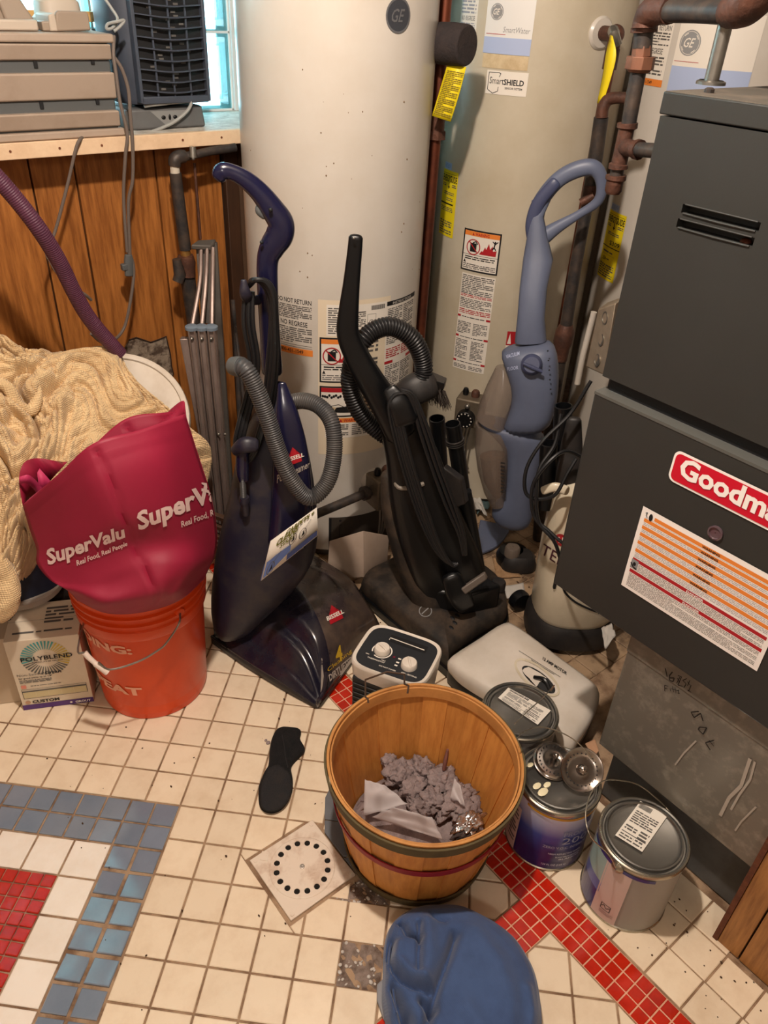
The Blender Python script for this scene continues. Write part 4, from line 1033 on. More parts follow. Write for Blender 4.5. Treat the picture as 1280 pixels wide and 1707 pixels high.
pen([(1130,1126),(1136,1128),(1130,1142),(1138,1144)],.0016); pen([(1145,1131),(1138,1134),(1144,1140),(1140,1146)],.0016); pen([(1146,1136),(1150,1142)],.0014); pen([(1150,1134),(1146,1143)],.0014); pen([(1152,1142),(1148,1152),(1146,1150),(1152,1154)],.0016)
pen([(1108,1142),(1108,1152)],.0014); pen([(1108,1142),(1114,1144)],.0014); pen([(1108,1147),(1112,1148)],.0014); pen([(1117,1147),(1118,1152)],.0012); pen([(1121,1144),(1123,1154)],.0012); pen([(1125,1146),(1127,1156)],.0012); pen([(1119,1148),(1129,1151)],.0012); pen([(1128,1152),(1132,1150),(1130,1156),(1133,1156)],.0012)
pen([(1165,1186),(1152,1187),(1157,1196),(1168,1189),(1172,1202)]); pen([(1178,1213),(1166,1212),(1164,1216),(1172,1224),(1178,1213)]); pen([(1184,1250),(1176,1238),(1190,1234)]); pen([(1190,1244),(1182,1234)],.0016)
d.build('pen_writing', t, fg, gb)
d = Decal(); M_smear = mat('white_smear', (170,160,148), .7)
for pts, w in (([(1250,1265),(1235,1310),(1215,1330),(1200,1360)], .006), ([(1258,1270),(1250,1300),(1232,1325),(1218,1350)], .004), ([(1160,1235),(1140,1255),(1125,1275)], .003), ([(1260,1345),(1235,1370),(1225,1385)], .003)): d.stroke([yg(*p) for p in pts], w, M_smear, 1)
d.build('dried_smear', t, fg, gb, base=.0003)
rd = random.Random(5)
t = Thing('metal_plinth', 'dark grey sheet plinth carrying the return box on the tiles', 'base', (1.4, .35, 0))
mb = MB(); mb.ext((1.118, FY0-.01, 0.0), (1.68, .50, .200)); t.add('plinth', mb, mat('dark_painted_metal', (92,92,90), .6, col2=(66,60,56), nscale=20), bevel=.003)
# panelled side wall at the lower right corner
WXs = 1.034
mb = MB(); mb.ext((WXs+.014, -1.9, 0), (2.85, .148, .52)); ws = struct('wall_side', mb, M_gap, smooth=False)
for a, b_ in ((.110, .152), (.0, .107), (-.16, -.003), (-.33, -.163), (-.9, -.333)):
    mb = MB(); mb.ext((WXs, a, 0.0), (WXs+.015, b_, .52)); struct('wood_panel', mb, M_panel2, ws, smooth=False, bevel=.0015)
mb = MB(); mb.ext((WXs-.002, .1525, 0), (1.108, .162, .52)); struct('rusted_edge', mb, mat('rusted_edge', (104,58,34), .9, col2=(60,34,24), nscale=60, bump=1), ws, smooth=False)
# ------------------------------------------------------------------ things on the ledge
M_tan = mat('tan_plastic', (168,150,134), 0.5, col2=(140,120,102), nscale=9, namt=.5, ncontrast=(.5,.8), bump=.05)
M_slate = mat('slate_plastic', (84,86,86), 0.5)
M_fan = mat('fan_grey', (70,76,88), 0.4, col2=(60,62,70), nscale=6)
M_fanb = mat('fan_base_grey', (96,96,96), 0.5, col2=(78,76,74), nscale=9)
M_cord = mat('grey_cord', (104,92,84), 0.6)
M_cordw = mat('pale_cord', (150,150,146), 0.5)
X0, X1, Yf = -.05, .800, 1.995
t = Thing('storage_drawers', 'wide tan and grey plastic drawer unit on the window ledge', 'storage unit', (.4, 2.12, ZL))
mb = MB(); mb.ext((X0, Yf+.012, ZL), (X1-.003, 2.255, 1.372)); t.add('carcass', mb, M_slate, bevel=.004)
for z0, z1 in ((1.186, 1.221), (1.245, 1.300), (1.324, 1.356)):
    mb = MB(); mb.hexa([A(X0, Yf+.004, z0), A(X1, Yf+.004, z0), A(X1, Yf+.03, z0), A(X0, Yf+.03, z0), A(X0, Yf-.008, z1), A(X1-.004, Yf-.008, z1), A(X1-.004, Yf+.03, z1), A(X0, Yf+.03, z1)])
    t.add('drawer_front', mb, M_tan, bevel=.004, bseg=3)
mb = MB(); mb.ext((X0, Yf-.006, 1.358), (X1+.006, 2.262, 1.376)); t.add('top_board', mb, M_tan, bevel=.004)
mb = MB(); mb.ext((X0, Yf-.003, ZL+.001), (X1+.008, 2.26, 1.182)); t.add('bottom_rim', mb, M_tan, bevel=.003)
for (px_, py_) in ((59,107),(154,101),(69,175),(162,168)):
    p = PY(px_, py_, Yf+.011); mb = MB(); mb.ext((p[0]-.004, Yf+.008, p[2]-.007), (p[0]+.004, Yf+.0125, p[2]+.007)); t.add('drawer_slot', mb, M_ink)
# plastic brackets and parts on top
def zpiece(name, label, pts, m, y, dep, extra=None, bev=.004):
    """outline given by image points at depth plane y, extruded backwards"""
    P = [PY(a, b, y) for a, b in pts]; t = Thing(name, label, 'bracket', (P[0][0], y, min(p[2] for p in P)))
    z0 = min(p[2] for p in P); dz = 1.3765 - z0
    P = [p + A(0, 0, dz) if True else p for p in P]; mb = MB(); mb.prism(P, (0, dep, 0)); t.add('plate', mb, m, bevel=bev)
    return t, P
M_tan2 = mat('tan_plastic_light', (186,172,156), .5)
M_tan3 = mat('tan_plastic_dark', (150,134,118), .5)
t, P = zpiece('plastic_bracket', 'tan angled plastic bracket on the drawer unit, nearest the fan', [(94,58),(94,26),(98,23),(146,24),(149,30),(153,56)], M_tan3, 2.03, .012)
mb = MB(); mb.hexa([A(P[0][0]-.012, 2.03, 1.377), A(P[0][0]+.006, 2.03, 1.377), A(P[0][0]+.006, 2.12, 1.377), A(P[0][0]-.012, 2.12, 1.377), A(P[0][0]-.010, 2.03, 1.408), A(P[0][0]+.004, 2.03, 1.412), A(P[0][0]+.004, 2.12, 1.412), A(P[0][0]-.010, 2.12, 1.408)]); t.add('return', mb, M_tan2, bevel=.003)
t = Thing('domed_plastic_piece', 'pale rounded plastic cap behind the angled bracket on the drawer unit', 'cap', (.74, 2.15, 1.377))
mb = MB(); mb.loft([[(.74+.055*s_*math.copysign(abs(math.cos(a))**.6, math.cos(a)), 2.14+.045*s_*math.copysign(abs(math.sin(a))**.6, math.sin(a)), z) for a in (2*math.pi*k/20 for k in range(20))] for s_, z in ((1, 1.377), (1, 1.398), (.9, 1.404), (.86, 1.43), (.6, 1.446))]); t.add('body', mb, M_tan2)
t = Thing('plastic_elbow', 'tan hollow plastic elbow piece at the left on the drawer unit', 'bracket', (.60, 2.09, 1.377))
mb = MB(); mb.ext((.56, 2.03, 1.377), (.655, 2.06, 1.398)); t.add('foot', mb, M_tan2, bevel=.004)
mb = MB(); mb.tube([A(.46, 2.10, 1.425), A(.53, 2.09, 1.424), A(.575, 2.085, 1.405), A(.60, 2.08, 1.388)], [.026, .027, .024, .013], 14, k=4, squash=(1, .7)); t.add('spout', mb, M_tan3)
mb = MB(); mb.hexa([A(.60,2.06,1.377), A(.67,2.06,1.377), A(.67,2.12,1.377), A(.60,2.12,1.377), A(.585,2.07,1.47), A(.62,2.07,1.47), A(.62,2.11,1.47), A(.585,2.11,1.47)]); t.add('upright', mb, M_tan3, bevel=.006, bseg=3)
t = Thing('plastic_block', 'small tan plastic block lying flat between the elbow and the bracket', 'block', (.68, 2.05, 1.377))
mb = MB(); mb.ext((.665, 2.035, 1.377), (.715, 2.07, 1.396)); t.add('body', mb, M_tan3, bevel=.003)
t = Thing('roller_bar', 'grey rolled bar at the left end of the drawer unit top', 'bar', (.45, 2.13, 1.377))
mb = MB(); mb.tube([A(.30, 2.16, 1.388), A(.54, 2.15, 1.388)], .011, 14); t.add('bar', mb, M_fanb)
# fan heater
t = Thing('tower_fan', 'grey louvred fan on a box base at the right end of the ledge', 'fan', (.955, 2.12, ZL))
b0, b1, b2, b3 = [PY(a, b, 2.055) for a, b in ((212,219),(345,216),(345,184),(212,187))]
mb = MB(); z0 = ZL+.0005
mb.hexa([A(.838,2.055,z0), A(1.055,2.055,z0), A(1.05,2.235,z0), A(.842,2.235,z0), A(.842,2.062,z0+.046), A(1.051,2.062,z0+.050), A(1.045,2.225,z0+.052), A(.848,2.225,z0+.048)])
ba = t.add('base', mb, M_fanb, bevel=.006, bseg=3)
fb = on_plane((0, 2.0555, 0), (1, 0, 0), (0, 0.15, 1), (0, -1, 0)); 
d = Decal(); c_ = .950; d.poly([(c_-.045, z0+.041), (c_+.055, z0+.041), (c_+.03, z0+.014), (c_+.01, z0+.008), (c_-.01, z0+.010)], mat('fan_panel', (128,128,126), .5), 1)
fb = lambda u, v, h: A(u, 2.0555+(v-z0)*.15-h, v)
d.build('switch_panel', t, fb, ba)
for k, (du, w_) in enumerate(((-.012, .006), (.005, .0035), (.020, .006))):
    mb = MB(); mb.sphere(fb(c_+du, z0+.026, .002), w_, 10, 6, (1, .5, .8 if k != 1 else 2.0)); t.add('switch', mb, M_black, ba)
# body: curved housing leaning a little
hz0, hz1 = z0+.055, z0+.40
def fring(z, s_=1.0):
    cx, cy = .958 - (z-hz0)*.01, 2.135; P = []
    for k in range(28):
        a = 2*math.pi*k/28; P.append((cx + .112*s_*math.copysign(abs(math.cos(a))**.55, math.cos(a)) - .012*math.sin(a), cy + .075*s_*math.copysign(abs(math.sin(a))**.55, math.sin(a)), z))
    return P
mb = MB(); mb.loft([fring(hz0, .93), fring(hz0+.012), fring(hz0+.12, 1.04), fring(hz0+.25, 1.05), fring(hz1, 1.0), fring(hz1+.01, .9)]); t.add('housing', mb, M_fan, angle=50)
mb = MB(); mb.lathe([(.05, z0+.045), (.045, hz0+.002)], (.95, 2.14, 0), 24); t.add('swivel', mb, M_black)
yf = 2.0555
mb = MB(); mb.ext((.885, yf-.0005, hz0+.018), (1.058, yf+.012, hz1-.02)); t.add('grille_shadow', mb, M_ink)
gx0, gx1 = .880, 1.062
fr = []
for nm, lo, hi in (('l', (gx0-.004, yf-.014, hz0+.006), (gx0+.005, yf+.01, hz1)), ('r', (gx1-.003, yf-.014, hz0+.006), (gx1+.006, yf+.01, hz1)), ('b', (gx0, yf-.014, hz0+.004), (gx1, yf+.01, hz0+.020))):
    fr.append((lo, hi))
mb = MB(); [mb.ext(a, b) for a, b in fr]; gf = t.add('grille_frame', mb, M_fan, bevel=.002)
for k in range(14):
    z = hz0+.032 + k*.0228
    mb = MB(); mb.tube([A(gx0, yf-.006, z+.003), A((gx0+gx1)/2, yf-.016, z-.004), A(gx1, yf-.006, z+.001)], .0042, 6, k=4, squash=(.45, 1.5)); t.add('louvre', mb, M_fan)
for x in (.925, .970, 1.015):
    mb = MB(); mb.tube([A(x, yf-.010, hz0+.02), A(x+.001, yf-.010, hz1-.01)], .0026, 6); t.add('grille_rib', mb, M_fan)
mb = MB(); rd = random.Random(3)
for k in range(40): z = hz0+.035+k*.0082; mb.box((.97+rd.uniform(-.05,.05), yf-.002, z), (.012, .002, .0045))
t.add('inner_blades', mb, mat('dusty_blade', (92,88,84), .7), kind='stuff')
# cords
def cable(name, label, pts, r, m, group=None, k=6, cat='cord', n=8):
    P = [H(a, b, c) for a, b, c in pts]; mb = MB(); mb.tube(P, r, n, k=k)
    return solo(name, mb, m, label, cat, loc=P[0])
def hy(px_, py_, Y): p = PY(px_, py_, Y); return math.hypot(p[0], p[1])
def C(px_, py_, Y): return (px_, py_, hy(px_, py_, Y))
t = Thing('fan_cord_bundle', 'doubled grey power cord hanging from the ledge over the panelling to its plug', 'cord', PY(215, 300, 1.97))
def cord(t, name, pts, r, m, k=6, n=8, **kw):
    P = [H(a, b, c) for a, b, c in pts]; mb = MB(); mb.tube(P, r, n, k=k); return t.add(name, mb, m, **kw)
cord(t, 'cord', [C(190,60,2.0), C(189,90,1.985), C(193,120,1.98), C(200,170,1.975), C(212,222,1.97), C(209,260,1.975), C(206,330,1.99), C(212,420,2.0)], .0042, M_cord)
cord(t, 'cord', [C(190,95,1.985), C(203,115,1.98), C(214,150,1.975), C(217,190,1.97), C(221,240,1.97), C(221,300,1.98), C(214,340,1.99), C(217,430,2.0)], .0042, M_cord)
cord(t, 'cord', [C(214,420,2.0), C(222,440,2.0), C(222,470,2.0), C(214,520,2.0), C(206,548,2.0), C(192,565,1.98), C(170,570,1.95), C(152,556,1.93)], .0042, M_cord)
mb = MB(); p0, p1 = H(*C(214,424,2.0)), H(*C(215,460,2.0)); mb.tube([p0, p0*.7+p1*.3, p1], [.010, .013, .012], 10, squash=(1, .7)); mb.box(p0*.45+p1*.55+A(-.008,0,0), (.024, .016, .016)); t.add('plug', mb, M_slate, bevel=.002)
t = Thing('looped_cord', 'pale cord tied in a loop hanging on the side of the fan', 'cord', PY(185, 40, 2.02))
cord(t, 'cord', [C(172,-6,2.03), C(186,14,2.02), C(196,32,2.01), C(188,46,2.0), C(178,48,2.0), C(180,40,2.0), C(196,36,1.99), C(207,34,1.99), C(200,44,1.99), C(190,52,1.99)], .0034, M_cordw)
t = Thing('base_cord', 'light cord draped across the front of the fan base', 'cord', PY(290, 200, 2.05))
cord(t, 'cord', [C(222,220,2.045), C(245,221,2.045), C(268,214,2.045), C(292,202,2.045), C(312,185,2.045), C(318,170,2.045), C(300,170,2.05), C(262,174,2.05), C(240,177,2.055)], .0042, M_cordw)
t = Thing('power_cord', 'brown cord slipping from the ledge down the panelling behind the purple hose', 'cord', PY(120, 300, 1.99))
cord(t, 'cord', [C(144,226,2.04), C(134,232,1.98), C(126,250,1.975), C(112,310,1.985), C(92,385,1.99), C(78,420,1.97), C(84,436,1.93), C(96,456,1.87), C(118,478,1.85), C(140,490,1.85), C(152,500,1.86)], .0038, M_cord)
# purple hose
M_hose = mat('purple_hose', (86,44,64), 0.5, col2=(62,30,48), nscale=12)
M_hosek = mat('black_hose', (38,38,42), 0.5)
def ribbed(path, r, pitch, depth=.10, k=10, n=16, up=None):
    P = catmull([np.array(p, float) for p in path], k); Q = resample([np.r_[p, 0] for p in P], pitch/4)
    mb = MB(); rs = [r*(1-depth*(0.0, .35, 1.0, .35)[i % 4]) for i in range(len(Q))]; mb.tube([q[:3] for q in Q], rs, n, up=up); return mb
pts = [(-330,-60,1.62), (-200,90,1.70), (-120,185,1.76), (-60,240,1.80), (-20,280,1.80), (25,330,1.80), (65,382,1.80), (98,435,1.82), (125,490,1.84), (152,535,1.86), (200,590,1.88)]
P = [H(*p) for p in pts]
t = Thing('purple_hose', 'long ribbed purple vacuum hose slanting down from the upper left onto the canvas', 'hose', P[3])
t.add('hose', ribbed(P, rpx(P[3], 15.5), .0045, .07), M_hose, angle=80)
# pipes on the panelling
t = Thing('wall_gas_pipe', 'black iron gas pipe with elbow and shutoff valve on the wood panelling', 'pipe', PY(300, 400, 1.99))
def ptube(t, name, pts, m, Y, n=12, k=4, **kw):
    P = [PY(a, b, Y if len(q_)==0 else q_[0]) for a, b, _, *q_ in pts]; R = [rpx(p, q[2]) for p, q in zip(P, pts)]
    mb = MB(); mb.tube(P, R, n, k=k); return t.add(name, mb, m, **kw)
ptube(t, 'cross_pipe', [(392,246,7),(350,252,7),(305,262,7)], M_iron, 1.985, k=1)
ptube(t, 'elbow', [(308,261,10),(300,261,11),(292,266,11),(291,277,10)], M_iron, 1.985)
ptube(t, 'thread', [(291,276,8),(292,290,8)], mat('joint_compound', (196,186,170), .7), 1.985, k=1)
ptube(t, 'drop_pipe', [(292,288,10),(300,350,10),(309,416,10)], M_iron, 1.985, k=1)
ptube(t, 'brass_ferrule', [(308,414,8),(310,428,9)], M_brass, 1.985, k=1)
ptube(t, 'valve_body', [(309,426,13),(311,438,15),(312,447,13),(312,460,14)], M_rusty, 1.98, k=1)
ptube(t, 'valve_handle', [(294,432,7),(300,458,10),(296,470,9)], M_iron, 1.97, k=1)
ptube(t, 'lower_pipe', [(312,458,13),(318,500,12),(326,560,11),(332,640,11)], M_iron, 1.985, k=1)
ptube(t, 'pipe_clamp', [(321,244,5),(322,262,7)], M_steel, 1.972, k=1)
mb = MB(); p = PY(322, 264, 1.968); mb.sphere(p, .005, 10, 6); t.add('clamp_screw', mb, M_steel)
t = Thing('thin_rod', 'thin rusty rod running down the panelling from the pipe clamp', 'rod', PY(330, 330, 2.0))
ptube(t, 'rod', [(324,272,2.4),(329,335,2.4),(334,398,2.4)], M_rusty, 2.0, k=1)
# folded aluminium stand leaning on the panelling
M_al = mat('worn_aluminium', (134,118,110), 0.42, metal=.55, col2=(100,84,78), nscale=7, namt=.7, stretch=(6,6,1))
M_ald = mat('dusty_aluminium', (84,78,72), 0.6, metal=.3, col2=(60,54,50), nscale=12)
t = Thing('folded_ladder_stand', 'folded aluminium stand of channels and rods leaning in the corner beside the first water heater', 'stand', (H(390,900,1.86)[0], H(390,900,1.86)[1], 0))
hd0, hd1 = 1.83, 1.80
def chan(x0, x1, y0, xb0, xb1, y1, hda, hdb, thick=.018):
    a, b, c, d_ = H(x0, y0, hda), H(x1, y0, hda), H(xb1, y1, hdb), H(xb0, y1, hdb); back = A(.54, .63, 0)/.83*thick
    mb = MB(); mb.hexa([d_, c, c+back, d_+back, a, b, b+back, a+back]); return mb
for k, (xa, xb, ca, cb) in enumerate(((312, 327, 358, 367), (329, 343, 368, 377), (345, 359, 378, 388))):
    o = t.add('channel', chan(xa, xb, 549, ca, cb, 905, 1.86, 1.74), M_al, bevel=.0025)
    mb = MB(); a, b = H(xa+1.5, 549, 1.858), H(xa+4.5, 549, 1.858); mb.tube([H((xa+xb)/2-5, 552, 1.852), H((ca+cb)/2-3, 905, 1.732)], [.0028, .002], 6); mb.tube([H((xa+xb)/2+5, 552, 1.852), H((ca+cb)/2+3, 905, 1.732)], [.0028, .002], 6)
    t.add('channel_lip', mb, M_al, o)
    mb = MB(); c_ = H((xa+xb)/2, 546, 1.865); mb.lathe([(.001, -.004), (.0165, -.004), (.0165, .003), (.012, .006), (.001, .006)], c_, 16); t.add('end_cap', mb, mat('blue_grey_cap', (104,116,128), .5), o)
    mb = MB(); p = H((xa+xb)/2, 565, 1.852); mb.sphere(p, .0055, 10, 6, (1, 1, 1)); t.add('rivet', mb, M_steel, o)
    if k: mb = MB(); p = H((ca*.5+cb*.5)-8, 724 if k == 1 else 724, 1.79); mb.sphere(p, .0045, 8, 6); t.add('rivet', mb, M_steel, o)
t.add('side_channel', chan(299, 313, 565, 345, 356, 800, 1.875, 1.80), M_al, bevel=.002)
for xa, xb in ((320, 335), (336, 345), (353, 355)):
    mb = MB(); mb.tube([H(xb, 412, 1.97), H(xb-2 if xa < 350 else 354, 470, 1.94), H(xa, 545, 1.88)], .0058, 8, k=4); t.add('rod', mb, M_al)
t.add('back_channel', chan(341, 361, 405, 372, 392, 880, 1.985, 1.86, .012), M_ald, bevel=.002)
t.add('front_plate', chan(326, 350, 412, 336, 352, 540, 1.98, 1.93, .006), M_ald, bevel=.002)
mb = MB(); a, b, c, d_ = H(318,408,1.96), H(330,400,1.99), H(360,398,1.99), H(352,410,1.965); mb.hexa([a-A(0,0,.012), d_-A(0,0,.012), c-A(0,0,.012), b-A(0,0,.012), a, d_, c, b]); t.add('top_cap', mb, M_ald, bevel=.003)
t = Thing('dark_pole', 'dark slim poles standing between the aluminium stand and the first water heater', 'pole', (H(400,900,1.9)[0], H(400,900,1.9)[1], 0))
for pts in ([(388,500,3.5,1.98),(396,620,4,1.95),(404,800,4,1.9),(404,1010,4,1.80)], [(392,545,3,1.97),(410,700,3,1.9),(412,1000,3,1.80)]): px_tube(t, 'pole', pts, M_iron, k=1, n=8)
# ------------------------------------------------------------------ drum, canvas, boxes, bucket, bag
M_drum = mat('drum_white', (214,202,186), 0.5, col2=(186,168,146), nscale=14)
lc = H(196, 697, 1.83)
t = Thing('bucket_lid', 'round dusty white lid leaning upright behind the canvas against the panelling', 'lid', lc)
nl = CAM - lc; nl /= np.linalg.norm(nl); nl = nl*.85 + A(-.1, 0, .5); nl /= np.linalg.norm(nl)
LR = rpx(lc, 118)
mb = MB(); mb.lathe([(.001, -.002), (LR*.90, -.002), (LR*.91, .004), (LR*.95, .006), (LR*.985, .004), (LR, -.006), (LR, -.016), (LR*.97, -.018), (.001, -.012)], lc, 64, axis=nl); t.add('disc', mb, M_drum)
t = Thing('wooden_crate', 'dark crate hidden under the canvas heap', 'crate', (.25, 1.9, 0))
mb = MB(); mb.ext((-.10, 1.79, .001), (.50, 2.03, .50)); t.add('body', mb, mat('crate_wood', (92,70,48), .8), bevel=.004)
# canvas drop cloth heap
def cloth_mat(name, col, col2, sc=900, bs=.35):
    m = mat(name, col, .9, col2=col2, nscale=16, namt=.7, ncontrast=(.4,.7), sheen=.2)
    nt = m.node_tree; n = nt.nodes; L = nt.links; b = n['Principled BSDF']; tc = [x for x in n if x.type == 'TEX_COORD'][0]
    bp = n.new('ShaderNodeBump'); bp.inputs['Strength'].default_value = bs; bp.inputs['Distance'].default_value = .002
    hs = []
    for dvec in ('X', 'Z'):
        w = n.new('ShaderNodeTexWave'); w.bands_direction = dvec; w.inputs['Scale'].default_value = sc/6.28/2; w.inputs['Distortion'].default_value = 1.5; w.inputs['Detail'].default_value = 2; w.inputs['Detail Scale'].default_value = .4
        L.new(tc.outputs['Object'], w.inputs['Vector']); hs.append(w.outputs['Fac'])
    ad = n.new('ShaderNodeMath'); ad.operation = 'ADD'; L.new(hs[0], ad.inputs[0]); L.new(hs[1], ad.inputs[1])
    L.new(ad.outputs[0], bp.inputs['Height']); L.new(bp.outputs[0], b.inputs['Normal'])
    return m
M_canvas = cloth_mat('canvas', (222,192,146), (176,142,100), 900, .5)
rows = [
 [(-190,552,1.98),(-60,548,1.98),(0,566,1.95),(52,590,1.93),(110,586,1.93),(190,576,1.92),(205,600,1.88),(218,640,1.84)],
 [(-190,594,1.86),(-60,590,1.86),(0,600,1.86),(45,612,1.84),(100,600,1.84),(175,596,1.84),(212,625,1.80),(250,655,1.76)],
 [(-190,654,1.78),(-60,650,1.78),(0,655,1.78),(50,655,1.77),(110,650,1.76),(170,645,1.77),(225,668,1.74),(285,682,1.72)],
 [(-190,714,1.70),(-60,710,1.70),(0,715,1.70),(55,708,1.71),(110,700,1.70),(160,700,1.70),(225,712,1.70),(320,715,1.70)],
 [(-190,774,1.64),(-60,770,1.64),(0,775,1.64),(45,765,1.65),(100,755,1.65),(160,760,1.66),(240,765,1.68),(352,752,1.70)],
 [(-190,844,1.58),(-60,840,1.58),(0,845,1.57),(30,840,1.57),(60,830,1.60),(140,840,1.64),(240,840,1.68),(340,820,1.70)],
 [(-190,924,1.53),(-60,920,1.53),(-10,925,1.52),(20,915,1.52),(45,900,1.54),(80,900,1.62),(160,900,1.68),(300,880,1.72)],
 [(-190,1004,1.50),(-60,1000,1.50),(-20,1000,1.49),(5,990,1.49),(28,975,1.51),(40,955,1.56),(60,940,1.64),(140,940,1.70)]]
ctrl = [[H(*p) for p in r] for r in rows]
Gd = gridsurf(ctrl, 34, 30)
def bil(x, y, z):      # billow: round pads of cloth with sharp valleys between them
    return min(1.0, abs(mnoise.noise(Vector((x, y, z))))*3.2)**.6
def fold(u, v):
    w = mnoise.noise(Vector((u*1.1, v*1.1, 3.3)))*1.3; w2 = mnoise.noise(Vector((u*1.2+9, v*1.1, 7.7)))*1.3
    a, b = u + w, v + w2
    left = 1/(1+math.exp((u-1.5)*3.5))
    p, q = a*.8+b*.6, -a*.6+b*.8
    big = bil(p*2.0, q*.9, 1.0)
    mid = bil(p*4.2+4, q*2.0, 2.0)
    sm = bil(p*8.5+1, q*5.0, 4.0)
    fine = mnoise.noise(Vector((p*17, q*9, 9.0)))
    soft = mnoise.noise(Vector((u*2.2+v*.8, v*.9, 12.0)))
    return (.058*big + .032*mid + .014*sm)*(.40+.60*left) + .026*soft*(1-left) + .0022*fine + .004*bil(u*3+v*7, v*2-u, 6)
NR, NC = len(Gd), len(Gd[0])
out = []
for i in range(NR):
    row = []
    for j in range(NC):
        p = A(*Gd[i][j]); u, v = (j/NC-.14)*3.9, i/NR*3.0
        d_ = CAM - p; d_ /= np.linalg.norm(d_); nd = d_*.72 + A(0, 0, .6)
        e = min(1, i/8, (NC-1-j)/8)
        row.append(p + nd*(fold(u, v)-.042)*(.35+.65*e))
    out.append(row)
mb = MB(); mb.surf(out)
cv = solo('canvas_drop_cloth', mb, M_canvas, 'rumpled tan canvas drop cloth heaped over the round bin', 'cloth', loc=(.3, 1.6, 0), angle=180, solid=.003)
# loose rolls of the same cloth
def cloth_roll(pts, r, seed, name, parent):
    P = catmull([H(*p) for p in pts], 10); Q = resample([np.r_[p, 0] for p in P], .006); mb = MB(); n = 16
    rings = []; 
    for i, q in enumerate(Q):
        p = q[:3]; T = (Q[min(i+1, len(Q)-1)]-Q[max(i-1, 0)])[:3]; T /= np.linalg.norm(T)+1e-9; a = np.cross(T, A(0,0,1)); a /= np.linalg.norm(a)+1e-9; b = np.cross(a, T)
        s_ = i/len(Q); rr = r*(.55+.45*math.sin(math.pi*min(1, max(0, s_*1.0)))**.5)
        rings.append([p + (a*math.cos(w)+b*math.sin(w))*rr*(1+.28*mnoise.noise(Vector((w*1.3 if w < 3.2 else (6.28-w)*1.3, s_*4, seed)))+.10*mnoise.noise(Vector((w*4 if w<3.2 else (6.28-w)*4, s_*20, seed+3)))) for w in (2*math.pi*k/n for k in range(n))])
    mb.loft(rings); o = mesh_obj(name, mb, M_canvas, origin=(.3, 1.6, 0), angle=180); o.parent = parent; return o
for k, (pts, r) in enumerate([([(-30,628,1.76),(12,645,1.73),(32,676,1.715),(52,684,1.715),(62,660,1.73),(55,636,1.75)], .013), ([(-10,1030,1.46),(12,1005,1.46),(8,960,1.48),(-10,930,1.49)], .026)]):
    cloth_roll(pts, r, k*1.7, 'cloth_fold', cv)
# orange bucket
M_bucket = mat('orange_bucket', (222,74,20), 0.34, col2=(196,56,12), nscale=6, namt=.4, bump=.02)
M_bktext = mat('bucket_print', (236,170,140), 0.5)
bc = A(.462, 1.405, 0); bR0, bR1, bH = .128, .150, .385
t = Thing('orange_bucket', 'bright orange plastic bucket with pale block lettering and a wire handle', 'bucket', bc)
B_ = t
def brad(z): return bR0 + (bR1-.004-bR0)*z/bH
prof = [(.001, .006), (bR0-.008, .004), (bR0-.002, .001), (bR0, .008), (brad(.27), .27), (brad(.275)+.004, .272), (brad(.275)+.007, .278), (brad(.30)+.007, .300), (brad(.30)+.003, .303), (brad(.312)+.003, .312), (brad(.314)+.009, .315), (brad(.32)+.009, .320), (brad(.322)+.003, .323), (brad(.334)+.003, .334), (brad(.336)+.009, .337), (brad(.342)+.009, .342), (brad(.344)+.003, .345), (brad(.355)+.003, .355), (brad(.36)+.008, .358), (brad(.365)+.008, .366), (brad(.365)+.002, .368), (brad(.36)-.001, .362), (brad(.1)-.004, .02), (.001, .014)]
mb = MB(); mb.lathe(prof, bc, 80); t.add('shell', mb, M_bucket, angle=25)
aF = math.atan2(-bc[1], -bc[0])      # azimuth facing the camera
def bf(az): 
    return lambda u, v, h: A(bc[0] + (brad(v)+h)*math.cos(az+u/brad(v)), bc[1] + (brad(v)+h)*math.sin(az+u/brad(v)), v)
def baz(px_, py_):
    P = PC(px_, py_, bc[0], bc[1], brad(.15)); a = math.atan2(P[1]-bc[1], P[0]-bc[0]); return a-2*math.pi if a > 1.2 else a
d = Decal(); a0 = baz(128, 1075); wl = (baz(222, 1080)-a0)*.137
zz = lambda x, y: PC(x, y, bc[0], bc[1], .137)[2]
z_a = zz(222, 1089); z_b = zz(200, 1110)
d.text('DOING:', -.022, z_a, wl, .024, M_bktext, 2, bold=.045)
d.text('L', .020, z_a-.036, .036, .020, M_bktext, 2, bold=.045)
z_c = zz(232, 1161); d.text('REPEAT', -.040, z_c, (baz(233, 1150)-a0)*.137, .026, M_bktext, 2, bold=.045)
d.cut(.006).build('lettering', t, bf(a0))
